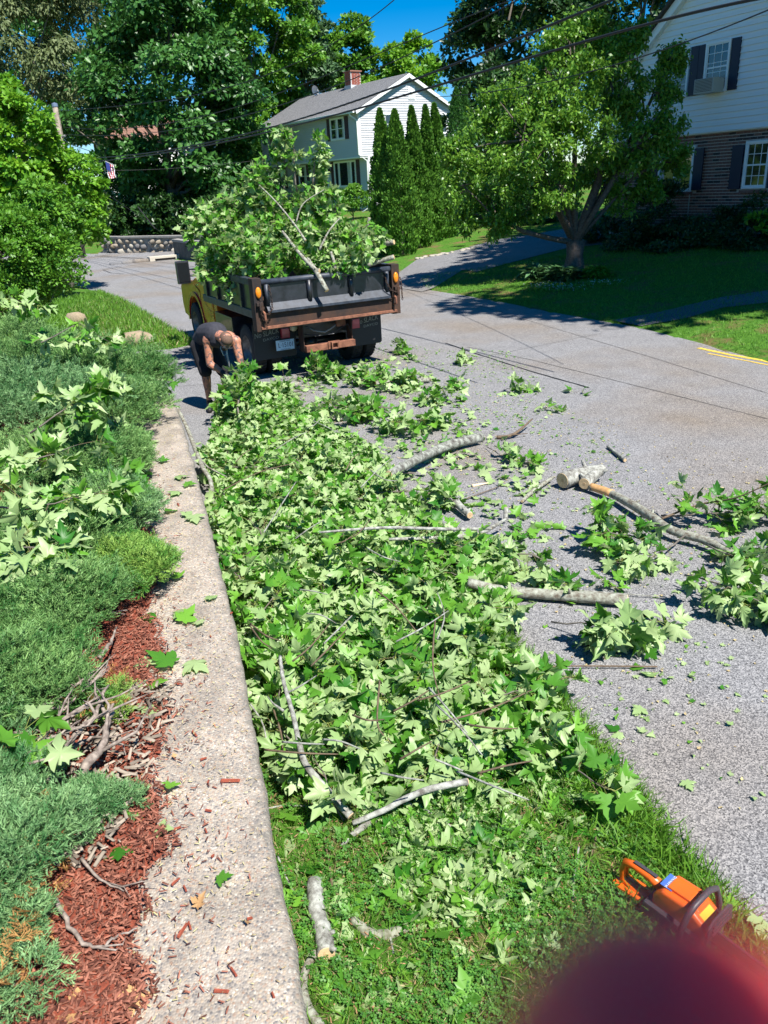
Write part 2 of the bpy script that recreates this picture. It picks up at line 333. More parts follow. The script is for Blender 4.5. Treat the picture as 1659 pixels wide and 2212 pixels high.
# side driveway on the right, gravel path, far-left side driveway
flat_poly('driveway', [tuple(P(940, 624)[:2]), tuple(P(1000, 600)[:2])] + GP([(1030, 588), (1135, 560), (1225, 537), (1310, 528), (1300, 498), (1215, 497), (1150, 508), (1070, 521), (992, 541), (900, 562)]) + [(.5, 25.1), (0.2, 24.4), (1.4, 22.2)], 0, M_DRIVE, .5, .014)
M_PATH = mat_asphalt('gravel path', .13, (.8, .8, .8)); flat_poly('path', GP([(1322, 694), (1420, 676), (1560, 645), (1700, 622), (1760, 640), (1700, 650), (1560, 668), (1480, 690), (1385, 708)]), 0, M_PATH, .35, .012)
flat_poly('far_driveway', [tuple(P(*p)[:2]) for p in ((205, 553), (330, 560))] + GP([(390, 548), (430, 541), (300, 543), (215, 546)]), 0, M_ASPH, 1.0, .02)
# cracks sealed with tar, stains and yellow paint on the road
M_TAR = simple('tar crack seal', (.012, .012, .014), .5)
M_CRACK = simple('dark hairline crack', (.05, .048, .045), .9)
M_YEL = simple('worn yellow road paint', (.62, .42, .06), .7, nscale=25, namt=.4)
def strip(name, px, wd, mat, z=.004, label=None, cat=None, jit=.25):
    pts = [P(x, y) for x, y in px]; L = []
    for a, b in zip(pts[:-1], pts[1:]):
        n = max(2, int(np.linalg.norm(b - a) / .15)); L += [a + (b - a) * i / n for i in range(n)]
    L.append(pts[-1]); vs = []; fs = []; off = 0
    for i, p in enumerate(L):
        t = L[min(i + 1, len(L) - 1)] - L[max(i - 1, 0)]; t /= np.linalg.norm(t) + 1e-9; nn = np.array([-t[1], t[0], 0]); off = off * .8 + random.uniform(-.2, .2) * wd
        ww = wd * .5 * (1 + random.uniform(-jit, jit)); vs += [p + nn * (ww + off) + [0, 0, z], p + nn * (off - ww) + [0, 0, z]]
    for i in range(len(L) - 1): fs.append((2 * i, 2 * i + 1, 2 * i + 3, 2 * i + 2))
    o = MB().add(vs, fs).build(name, mat); 
    o['kind'] = 'structure'; return o
strip('tar_seam', [(962, 741), (1050, 771), (1150, 803), (1272, 838)], .035, M_TAR)
strip('tar_seam', [(1010, 750), (1150, 778), (1300, 815), (1659, 905)], .012, M_CRACK)
strip('tar_seam', [(860, 622), (1000, 650), (1250, 725), (1400, 770), (1659, 850)], .012, M_CRACK, .003)
strip('tar_seam', [(380, 835), (900, 800), (1300, 720)], .01, M_CRACK, .0025)
strip('tar_seam', [(435, 578), (300, 560), (140, 551)], .06, M_CRACK, .003)
strip('tar_seam', [(262, 576), (222, 583), (240, 590), (268, 592)], .05, M_TAR, .003)
strip('yellow_line', [(1508, 752), (1580, 766), (1664, 783), (1800, 812)], .09, M_YEL, .005, jit=.1)
strip('yellow_line', [(1530, 764), (1600, 777), (1664, 790), (1800, 818)], .05, M_YEL, .005, jit=.3)
M_STAIN = simple('rust brown road stain', (.20, .15, .09), .9, nscale=7, namt=.3)

# ------------------------------------------------------------------ retaining wall with exposed aggregate cap, planting bed
WZ = .55
WALL = [(.02, .2), (-.12, .8), (-.31, 1.51), (-.42, 1.93), (-.65, 2.86), (-.82, 3.56), (-1.05, 4.39), (-1.54, 6.11), (-2.05, 7.85), (-2.56, 9.49)]
def wallx(y):
    for (xa, ya), (xb, yb) in zip(WALL[:-1], WALL[1:]):
        if y <= yb: return xa + (xb - xa) * (y - ya) / (yb - ya)
    return WALL[-1][0]
MULE = [(-.60, .2), (-.72, 1.0), (-.85, 1.6), (-.90, 2.0), (-.93, 2.28), (-1.14, 3.18), (-1.43, 4.13), (-1.9, 5.8), (-2.4, 7.4), (-2.75, 8.5), (-2.9, 9.3)]
def mulx(y):
    for (xa, ya), (xb, yb) in zip(MULE[:-1], MULE[1:]):
        if y <= yb: return xa + (xb - xa) * (y - ya) / (yb - ya) + .035 * math.sin(y * 9) + .03 * math.sin(y * 23 + 1)
    return MULE[-1][0]
wall = thing('retaining_wall', 'low retaining wall with pebbly exposed aggregate top beside the brush pile', 'wall', (-.65, 2.86, 0))
ys = np.arange(.25, 9.5, .035); vs = []; fs = []; prof_n = 7
for i, y in enumerate(ys):
    x = wallx(y) + .012 * nb((y * 3, 0, 1)) + .006 * nb((y * 14, 5, 1)); t = .012 * nb((y * 7, 2, 0)); cx = [x - .60, x - .14, x - .04 + t, x - .006, x + .008 + t * .6, x + .002 + t, x - .02]
    cz = [WZ - .01, WZ, WZ - .001, WZ - .005, WZ - .022, WZ - .09 + t, WZ - .12]
    vs += [(a + .65, y - 2.86, b + .004 * nb((y * 9, a * 9, 3))) for a, b in zip(cx, cz)]
for i in range(len(ys) - 1):
    for k in range(prof_n - 1): a = i * prof_n + k; fs.append((a, a + 1, a + prof_n + 1, a + prof_n))
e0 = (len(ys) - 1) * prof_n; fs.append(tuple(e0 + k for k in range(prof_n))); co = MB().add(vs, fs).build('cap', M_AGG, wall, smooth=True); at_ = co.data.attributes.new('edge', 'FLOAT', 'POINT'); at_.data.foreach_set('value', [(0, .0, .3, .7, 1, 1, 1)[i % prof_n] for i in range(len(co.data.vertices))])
M_MORT = simple('grey mortar', (.26, .24, .21), .95, nscale=40, namt=.3, bump=.6)
b = MB(); vs = []; fs = []
for i, y in enumerate(ys[::4]):
    x = wallx(y) - .035; vs += [(x + .65, y - 2.86, -.15), (x + .65, y - 2.86, WZ - .1), (x + .25, y - 2.86, WZ - .1), (x + .25, y - 2.86, -.15)]
k = len(ys[::4])
for i in range(k - 1):
    for j in range(3): fs.append((i * 4 + j, i * 4 + j + 1, i * 4 + j + 5, i * 4 + j + 4))
fs.append(tuple((k - 1) * 4 + j for j in range(4))); MB().add(vs, fs).build('core', M_MORT, wall)
STONE_C = [(.26, .22, .17), (.32, .27, .20), (.20, .185, .16), (.29, .23, .15), (.16, .155, .15), (.36, .33, .27)]
M_STONES = [simple('field stone %s' % n_, c, .85, nscale=12, namt=.3, bump=.6) for n_, c in zip(('tan', 'sand', 'grey', 'ochre', 'slate', 'pale'), STONE_C)]
def rock_mesh(seed, sub=2, rough=.25):
    bm = bmesh.new(); bmesh.ops.create_icosphere(bm, subdivisions=sub, radius=1)
    for v in bm.verts:
        p = v.co * 1.3 + Vector((seed * 7.1, seed * 3.3, 0)); v.co *= 1 + rough * noise.noise(p) + .3 * rough * noise.noise(p * 3)
    for v in bm.verts: v.co = Vector([math.copysign(abs(c) ** .75, c) for c in v.co])
    me = bpy.data.meshes.new('stone'); bm.to_mesh(me); bm.free(); me.polygons.foreach_set('use_smooth', [True] * len(me.polygons)); return me
ROCKS = []
for i in range(6):
    me = rock_mesh(i + 1); me.materials.append(M_STONES[i]); ROCKS.append(me)
def rock_obj(name, parent, loc, sc, rot=(0, 0, 0), i=None):
    o = bpy.data.objects.new(name, ROCKS[random.randrange(6) if i is None else i]); COL.objects.link(o); o.parent = parent; o.location = V(loc); o.scale = sc; o.rotation_euler = rot; return o
y = .5
while y < 9.3:
    ln = random.uniform(.16, .42); rows = 2 if random.random() < .6 else 1
    for r_ in range(rows):
        hh = (WZ - .14) / rows; rock_obj('stone', wall, (wallx(y + ln / 2) - .045 + .65, y + ln / 2 - 2.86, .02 + hh * (r_ + .5)), (.05, ln * .52, hh * .52), (0, 0, .28))
    y += ln
# planting bed
bx = np.concatenate([[-0.0], np.arange(.04, 2, .07), np.arange(2, 9, .3)]); by = np.arange(.1, 10.3, .07)
vs = np.zeros((len(by), len(bx), 3))
for i, y in enumerate(by):
    x0 = mulx(y)
    for j, t in enumerate(bx):
        x = x0 - t; edge = min(t / .12, 1)
        z = WZ - .012 + edge * .035 + .17 * max(0, t - .3) + .018 * edge * nb((x * 6, y * 6, 0)); z -= max(0, y - 9.75) * 1.6 + (max(0, y - 9.2) * 1.2 if t < 1.0 else 0)
        vs[i, j] = (x, y, z)
ny_, nx_ = len(by), len(bx); ii = np.arange(ny_ - 1)[:, None] * nx_ + np.arange(nx_ - 1)[None]
link('planting_bed', np_mesh('planting_bed', vs.reshape(-1, 3), np.stack([ii, ii + nx_, ii + nx_ + 1, ii + 1], -1).reshape(-1, 4), smooth=True), M_MULCHB, kind='structure')
def bedz(x, y):
    t = mulx(y) - x; return WZ + .025 + .17 * max(0, t - .3) if t > 0 else WZ
# mulch chips: loose mass
def chips(n, region, zf, size, name, mats_, kind='stuff'):
    pos = []; 
    while len(pos) < n:
        x, y = region(); pos.append((x, y, zf(x, y) + random.uniform(.002, .02)))
    pos = np.array(pos); N = len(pos)
    tv = np.array([(-.5, -.11, 0), (.5, -.08, .02), (.46, .12, 0), (-.48, .1, .03), (-.45, -.08, .1), (.4, -.06, .12), (.42, .07, .1), (-.4, .06, .13)])
    tf = np.array([(0, 1, 5, 4), (1, 2, 6, 5), (2, 3, 7, 6), (3, 0, 4, 7), (4, 5, 6, 7)])
    a = rs.uniform(0, 2 * np.pi, N); yd = np.stack([np.cos(a), np.sin(a), rs.normal(0, .25, N)], 1); nd = np.stack([rs.normal(0, .35, N), rs.normal(0, .35, N), np.ones(N)], 1)
    Vx, F, R = scatter([(tv, tf)], pos, frames(np.cross(nd, yd), nd), rs.uniform(*size, N), rs.uniform(0, 1, N))
    return link(name, np_mesh(name, Vx, F, R), mats_, kind=kind)
M_CHIP = leafmat('dyed red wood chip', (.06, .018, .012), (.36, .145, .095), trans=0.0, rough=.8, spec=.2)
def reg_mulch():
    y = 1.1 + 8.2 * random.random() ** 1.9; return mulx(y) + .02 - abs(random.gauss(0, .32)), y
chips(22000, reg_mulch, bedz, (.008, .036), 'red_mulch', M_CHIP)
def reg_cap():
    y = 1.2 + 6 * random.random() ** 1.5; x0 = mulx(y); x1 = wallx(y) - .03; return min(x1, x0 + abs(random.gauss(0, .14)) + .0), y
chips(900, reg_cap, lambda x, y: WZ + .002, (.008, .028), 'mulch_crumbs', M_CHIP)
M_CRUMB = leafmat('pale wood and leaf bits', (.35, .26, .14), (.50, .46, .22), trans=0, rough=.9)
chips(1500, lambda: (lambda y: (random.uniform(mulx(y), wallx(y) - .02), y))(1.2 + 7.5 * random.random() ** 1.4), lambda x, y: WZ + .001, (.006, .02), 'wood_crumbs', M_CRUMB)
CHIP_ME = MB().add([(-.5, -.11, 0), (.5, -.08, .02), (.46, .12, 0), (-.48, .1, .03), (-.45, -.08, .12), (.4, -.06, .14), (.42, .07, .1), (-.4, .06, .15)], [(3, 2, 1, 0), (0, 1, 5, 4), (1, 2, 6, 5), (2, 3, 7, 6), (3, 0, 4, 7), (4, 5, 6, 7)]).mesh('wood_chip')
CHIP_ME.materials.append(simple('red chip wood', (.27, .06, .03), .8, nscale=30, namt=.3))
for (px, py, L, a) in [(385, 1090, .06, 2.0), (497, 1687, .085, 3.05), (450, 1752, .03, 2.8), (450, 1690, .02, 1.5), (445, 1795, .025, 2), (440, 1640, .03, .4), (420, 1585, .05, 2.2), (388, 1478, .025, 0), (1090, 0, 0, 0),
                       (410, 2000, .035, 2), (478, 2142, .05, 3), (380, 1905, .04, .9), (400, 1920, .03, 2.1), (460, 1850, .015, 1), (384, 1790, .03, .5), (505, 2100, .04, 2.2), (430, 1450, .02, .5), (395, 2010, .06, 1.2), (540, 1985, .02, .2), (365, 1420, .03, 1), (590, 2150, .02, 2), (455, 1375, .02, 2), (500, 1325, .02, 1)]:
    if not L: continue
    p = P(px, py, WZ + .008); o = bpy.data.objects.new('wood_chip', CHIP_ME); COL.objects.link(o); o.location = V(p); o.scale = (L, max(L, .04) * .9, .06); o.rotation_euler = (0, 0, a)
    tag(o, 'splinter of red dyed mulch lying on the pebbly wall top', 'wood chip', 'red wood chips on the wall top')

# ------------------------------------------------------------------ junipers
def sprig_template(seed, n=9):
    q = random.Random(seed); vs = []; fs = []
    def blade(p, d, L, w_):
        s_ = d.cross(Vector((q.uniform(-1, 1), q.uniform(-1, 1), q.uniform(-1, 1)))).normalized() * w_; k = len(vs)
        vs.extend([tuple(p - s_), tuple(p + s_), tuple(p + d * L)]); fs.append((k, k + 1, k + 2))
    ax = [Vector((0, t, .12 * t * t)) for t in (0, .25, .5, .75, 1)]
    blade(ax[0], Vector((0, 1, .1)), 1.0, .03)
    for i in range(n):
        t = .1 + .85 * i / n; side = 1 if i % 2 else -1; p = Vector((0, t, .12 * t * t)); d = Vector((side * q.uniform(.5, 1), q.uniform(.6, 1.1), q.uniform(-.4, .7))).normalized()
        L = .42 * (1 - .5 * t) + .12; blade(p, d, L, .035)
        for k in range(2):
            pp = p + d * L * (.35 + .3 * k); dd = (d + Vector((q.uniform(-.7, .7), q.uniform(0, .7), q.uniform(-.3, .7)))).normalized(); blade(pp, dd, L * .55, .035)
    return np.array(vs), np.array(fs)
SPRIGS = [sprig_template(i, 9) for i in range(5)]
M_JUN = leafmat('juniper needles', (.04, .15, .03), (.26, .44, .14), trans=.12, rough=.55, spec=.35)
M_JUNB = leafmat('blue green juniper needles', (.045, .165, .045), (.27, .45, .19), trans=.12, rough=.55, spec=.35)
M_JUNY = leafmat('yellow green juniper needles', (.06, .22, .03), (.32, .48, .10), trans=.12, rough=.55, spec=.35)
M_DEADJ = leafmat('dead brown juniper needles', (.14, .07, .02), (.45, .25, .09), trans=.05, rough=.8, spec=.1)
JL = []
def juniper(px, py, rx, ry, hgt_, n, label, size=(.05, .09), mat=None, Y=None, dead=0, zoff=0.0):
    """a spreading shrub: its middle shows at photo point px,py"""
    c = PD(px, py, Y); x, y = c[0], c[1]; bz = bedz(x, y) if y < 10.2 else hz(x, y); t = thing('juniper', label, 'shrub', (x, y, bz), 0, 'spreading junipers behind the wall')
    nl = max(6, int(n / 130)); lob = []
    for i in range(nl):
        a = random.uniform(0, 6.283); q = math.sqrt(random.random()); lob.append((rx * .84 * q * math.cos(a), ry * .84 * q * math.sin(a), hgt_ * random.uniform(.45, .9) * (1 - .45 * q)))
    lob = np.array(lob); k = rs.randint(0, nl, n); lr = np.where(True, rs.uniform(.8, 1.0, n), 0)
    d = sphere_dirs(n); d[:, 2] = np.abs(d[:, 2]) * 1.0 - .12; d = unit(d); R0 = min(rx, ry) * .36
    rad = np.array([R0 * random.uniform(.7, 1.15) for _ in range(nl)])[k]
    pos = lob[k] + d * (rad * rs.uniform(.55, 1.05, n))[:, None] * np.array([1.15, 1.15, .8])
    low = pos[:, 2] < .03; pos[low, 2] = rs.uniform(.03, .15, low.sum())
    yd = d * np.array([1, 1, .5]) + rs.normal(0, .35, (n, 3)) + np.array([0, 0, .25]); nd = rs.normal(0, .5, (n, 3)) + np.array([0, 0, 1])
    Vx, F, R = scatter(SPRIGS, pos, frames(yd, nd), rs.uniform(*size, n) * 1.0, np.clip(rs.beta(2, 2.4, n) + .25 * np.sin(k * 2.7), 0, 1))
    o = link('foliage', np_mesh('foliage', Vx, F, R), mat or M_JUN, t)
    b = MB()
    for i in range(min(nl, 14)):
        q = Vector(lob[i]); m = Vector((q.x * .5 + random.uniform(-.05, .05), q.y * .5, q.z * .25)); b.tube([(random.uniform(-.08, .08), random.uniform(-.08, .08), -.05), m, q * .9], [.02, .013, .005], 5)
    b.build('stem', M_JWOOD, t, smooth=True)
    if dead:
        m = dead; a = rs.uniform(0, 6.28, m); pos = np.stack([rx * .8 * np.cos(a), ry * .8 * np.sin(a), rs.uniform(.02, .2, m)], 1)
        Vx, F, R = scatter(SPRIGS, pos, frames(rs.normal(0, 1, (m, 3)), rs.normal(0, 1, (m, 3))), rs.uniform(*size, m), rs.uniform(0, 1, m)); link('dead_foliage', np_mesh('dead_foliage', Vx, F, R), M_DEADJ, t)
    return t
J = [(-45, 1890, .31, .36, .28, 3400, 2.0, 'blue green juniper with small pale berries at the lower left edge of the bed', M_JUNB, (.04, .07), 120),
     (195, 1735, .15, .14, .12, 700, 2.35, 'small low juniper sprig reaching over red mulch below the bare twisted branches', M_JUNB, (.035, .06), 0),
     (-60, 2110, .24, .3, .15, 900, 1.66, 'juniper with brown dead inner twigs in the bottom left corner', M_JUNB, (.04, .065), 260),
     (-70, 1655, .30, .28, .24, 2100, 2.45, 'juniper mound just above the lower left berried one', M_JUNB, (.04, .07), 0),
     (-5, 1370, .39, .40, .34, 4600, 3.05, 'broad green juniper above the bare twisted branches at the left edge', M_JUN, (.045, .08), 0),
     (190, 1480, .18, .16, .12, 700, 3.0, 'yellowing juniper tuft on the twisted bare branches', M_JUNY, (.04, .065), 60),
     (60, 1235, .46, .46, .38, 4200, 3.7, 'bushy juniper at the left edge under loose maple leaves', M_JUN, (.05, .085), 0),
     (250, 1165, .27, .36, .28, 2700, 4.25, 'juniper spilling to the wall edge with yellow green tips', M_JUNY, (.05, .08), 0),
     (80, 1060, .62, .6, .40, 3600, 4.8, 'juniper buried under wilted maple leaves at the left edge', M_JUN, (.055, .09), 0),
     (228, 1060, .34, .42, .36, 3000, 5.2, 'blue green juniper leaning over the wall below the midpoint', M_JUNB, (.055, .09), 0),
     (110, 930, .75, .7, .42, 3600, 6.1, 'dark juniper behind the large fallen maple spray', M_JUN, (.06, .1), 0),
     (220, 930, .36, .5, .38, 2800, 6.4, 'juniper beside red mulch near the upper end of the wall', M_JUN, (.06, .1), 0),
     (50, 790, 1.0, .9, .65, 4600, 7.6, 'large blue green juniper along the upper left of the bed', M_JUNB, (.065, .11), 0),
     (222, 825, .52, .7, .55, 3700, 7.8, 'juniper at the upper end of the wall beside the driveway', M_JUN, (.065, .11), 0),
     (110, 705, 1.2, .8, .75, 4600, 9.0, 'juniper mound in front of the broken stone pillar', M_JUN, (.07, .12), 0),
     (250, 755, .55, .55, .6, 3400, 9.0, 'dark juniper at the corner of the driveway', M_JUN, (.07, .12), 0),
     (10, 650, 1.3, .8, .75, 4600, 9.3, 'pale leaf strewn juniper below the big round bush', M_JUN, (.07, .12), 0)]
for px, py, rx, ry, hh, n, Y, lab, mt, sz, dead in J: juniper(px, py, rx, ry, hh, n, lab, sz, mt, Y, dead)
# bare twisted juniper branches on the mulch
def Pz(x, y, z): return V(P(x, y, z))
def bare(pts, r0, label, name='bare_branch', mat=None, forks=3):
    pts = [Pz(*p) for p in pts]; o = thing(name, label, 'branch', tuple(pts[0])); q = [p - pts[0] for p in pts]; sm = []
    for i in range(len(q) - 1):
        for k in range(4): t = k / 4; sm.append(q[i].lerp(q[i + 1], t) + Vector((random.uniform(-1, 1), random.uniform(-1, 1), random.uniform(-1, 1))) * r0 * .5)
    sm.append(q[-1]); n = len(sm); MB().tube(sm, [r0 * (1 - .75 * i / n) for i in range(n)], 7, jit=.15).build('stem', mat or M_JWOOD, o, smooth=True)
    for f in range(forks):
        i = random.randrange(n // 3, n - 1); a = sm[i]; d = (sm[min(i + 1, n - 1)] - sm[max(i - 1, 0)]).normalized(); s_ = Vector((random.uniform(-1, 1), random.uniform(-1, 1), random.uniform(-.1, .5)))
        L = random.uniform(4, 9) * r0; p1 = a + (d + s_ * .8) * L; p2 = p1 + (d + Vector((random.uniform(-1, 1), random.uniform(-1, 1), random.uniform(-.2, .4)))) * L * .7
        MB().tube([a, p1, p2], [r0 * .45, r0 * .3, r0 * .1], 5).build('twig', mat or M_JWOOD, o, smooth=True)
    return o
bare([(170, 1685, .66), (215, 1620, .72), (235, 1560, .75), (245, 1520, .78)], .022, 'thick pale twisted juniper trunk rising from the red mulch')
bare([(60, 1560, .74), (120, 1530, .76), (190, 1480, .78), (235, 1440, .8)], .012, 'long bare grey branch crossing above the thick twisted trunk')
bare([(20, 1590, .78), (110, 1560, .76), (170, 1500, .78), (220, 1425, .8)], .010, 'second bare grey branch lying beside the yellowing tuft', forks=4)
bare([(130, 1640, .68), (180, 1600, .7), (215, 1590, .7), (262, 1610, .66)], .012, 'short forked dead branch at the foot of the twisted trunk')
bare([(150, 1350, .72), (200, 1330, .7), (275, 1318, .67)], .009, 'thin straight dead twig pointing at the wall above the bare tangle', forks=1)
bare([(215, 1420, .7), (240, 1390, .68), (252, 1355, .68)], .014, 'short grey stub leaning out of the shade over the mulch', forks=1)
bare([(118, 1945, .62), (150, 2000, .61), (180, 2042, .6), (225, 2042, .6), (258, 2020, .6), (296, 2005, .6)], .009, 'long curved bare stick lying across the mulch near the bottom', forks=2)
bare([(175, 1855, .62), (215, 1900, .61), (268, 1925, .6)], .007, 'thin curved bare twig above the long curved stick', forks=2)
bare([(150, 1730, .64), (195, 1716, .64), (260, 1700, .62)], .006, 'fine twig beside the small low juniper sprig', forks=1)
bare([(95, 1690, .7), (140, 1640, .74), (160, 1590, .78), (205, 1545, .8), (235, 1480, .8)], .018, 'second thick twisted trunk leaning left of the first', forks=5)
bare([(10, 1640, .78), (80, 1600, .8), (150, 1545, .82), (215, 1505, .8)], .014, 'thick weathered juniper limb running up out of the dark tangle', forks=5)
for px, py in ((70, 1530), (110, 1560), (60, 1650), (120, 1490), (30, 1500), (60, 1470), (100, 1455), (85, 1600), (40, 1630), (140, 1580)):
    bare([(px, py, .8), (px + 45, py - 12, .82), (px + 90, py - 45, .8)], .007, 'fine grey twig in the dark tangle under the juniper at left', forks=3)['group'] = 'fine twigs of the dark tangle'
chips(700, lambda: (random.uniform(-1.6, -1.05), random.uniform(2.1, 3.2)), lambda x, y: bedz(x, y) + random.uniform(0, .05), (.02, .07), 'dead_twigs', leafmat('grey dead twig', (.10, .08, .06), (.38, .32, .25), trans=0, rough=.9))

# ------------------------------------------------------------------ grass and clover of the near verge
M_GRASS = leafmat('fresh grass', (.045, .16, .012), (.19, .38, .04), trans=.3, rough=.5)
M_GRASSD = leafmat('dry grass', (.20, .18, .07), (.50, .42, .22), trans=.2, rough=.7)
M_CLOV = leafmat('clover leaves', (.035, .14, .018), (.12, .30, .045), trans=.25, rough=.5)
BLADE = [(np.array([(-.035, 0, 0), (.035, 0, 0), (.028, .5, .04), (-.028, .5, .04), (0, 1, .28 * s)]), np.array([(0, 1, 2), (0, 2, 3), (3, 2, 4)])) for s in (1, -1, 2)]
def grass(name, n, region, ln, mat, zf=None, tmpl=BLADE, lean=.55, kind='stuff', wide=1.0):
    pts = region(n); x, y = pts[:, 0], pts[:, 1]; z = hgt(x, y) if zf is None else zf(x, y); k = len(x)
    yd = np.stack([rs.normal(0, lean, k), rs.normal(0, lean, k), np.ones(k)], 1); nd = np.stack([rs.normal(0, 1, k), rs.normal(0, 1, k), np.zeros(k) + .1], 1)
    tm = [(tv * np.array([wide, 1, 1]), tf) for tv, tf in tmpl]
    Vx, F, R = scatter(tm, np.stack([x, y, z - .003], 1), frames(yd, nd), rs.uniform(*ln, k), np.clip(rs.normal(.5, .22, k), 0, 1))
    return link(name, np_mesh(name, Vx, F, R), mat, kind=kind)
def reg_strip(power=1.5, edge=.03):
    def f(n):
        y = 1.25 + 3.6 * rs.uniform(0, 1, n * 2) ** power; xl = np.interp(y, [p[1] for p in WALL], [p[0] for p in WALL]); xr = np.interp(y, [1.6, 2.2, 2.6, 3.1, 3.5, 4, 4.5, 4.8], [1.45, 1.32, 1.2, 1.08, .98, .86, .7, .3])
        x = xl + (xr - xl + edge) * rs.uniform(0, 1, n * 2); return np.stack([x, y], 1)[:n]
    return f
def patchy(reg, sc, thr, seed=0):
    def f(n):
        p = reg(n * 3); v = np.sin(p[:, 0] * sc + seed) * np.cos(p[:, 1] * sc * 1.1 + seed * 2) + .6 * np.sin(p[:, 0] * sc * 2.7 + p[:, 1] * sc * 2.1 + seed); return p[v > thr][:n]
    return f
grass('verge_grass', 24000, reg_strip(), (.03, .085), M_GRASS)
grass('verge_grass_dry', 18000, reg_strip(), (.02, .07), M_GRASSD, lean=1.4)
def reg_edge(n):
    y = 1.25 + 3.3 * rs.uniform(0, 1, n) ** 1.2; xr = np.interp(y, [1.6, 2.2, 2.6, 3.1, 3.5, 4, 4.5, 4.8], [1.45, 1.32, 1.2, 1.08, .98, .86, .7, .3]); return np.stack([xr + .08 - np.abs(rs.normal(0, .22, n)), y], 1)
grass('edge_grass', 16000, reg_edge, (.05, .12), M_GRASS, lean=.8, wide=1.25)
q = []
for c in range(3):
    a = c * 2.094; ca, sa = math.cos(a), math.sin(a); q.append([(ca * x - sa * y, sa * x + ca * y, z) for x, y, z in ((0, .02, 0), (.36, .45, .1), (.2, .85, .05), (0, .76, 0), (-.2, .85, .05), (-.36, .45, .1))])
CLOV = [(np.array([p for l_ in q for p in l_]), np.array([(6 * c + 0, 6 * c + i, 6 * c + i + 1) for c in range(3) for i in range(1, 5)]))]
p = patchy(reg_strip(1.9, -.1), 5.5, -.25, 1)(13000); z = hgt(p[:, 0], p[:, 1]) + rs.uniform(.01, .045, len(p)); k = len(p); nd = np.stack([rs.normal(0, .35, k), rs.normal(0, .35, k), np.ones(k)], 1); a = rs.uniform(0, 6.28, k)
Vx, F, R = scatter(CLOV, np.column_stack([p, z]), frames(np.stack([np.cos(a), np.sin(a), 0 * a], 1), nd), rs.uniform(.009, .017, k), rs.uniform(0, 1, k)); link('clover', np_mesh('clover', Vx, F, R), M_CLOV, kind='stuff')
chips(6500, lambda: (lambda p_: (p_[0][0], p_[0][1]))(reg_strip(1.5, .0)(1)), lambda x, y: hz(x, y), (.006, .022), 'soil_litter', leafmat('brown soil litter', (.12, .05, .025), (.42, .24, .13), trans=0, rough=.95))
# far lawns: fewer, wider blades
def reg_box(x0, x1, y0, y1, dmin=.02, dmax=50, poly=None):
    def f(n):
        x = rs.uniform(x0, x1, n * 6); y = rs.uniform(y0, y1, n * 6); d = sdist(x, y); ok = (d > dmin) & (d < dmax)
        if poly is not None: ok &= sdist(x, y, np.array(poly)) > .05
        return np.stack([x, y], 1)[ok][:n]
    return f
grass('lawn_blades_left', 26000, reg_box(-9, -3.4, 15.5, 27, -.05, 2.6), (.06, .2), M_GRASS, wide=1.6)
grass('lawn_blades_left_dry', 4000, reg_box(-8, -3.4, 15.5, 26, 0, 1.8), (.05, .16), M_GRASSD, wide=1.5)
grass('lawn_blades_right', 30000, reg_box(1.5, 12, 12, 25, -.03, 9), (.05, .09), M_GRASS, wide=1.8)

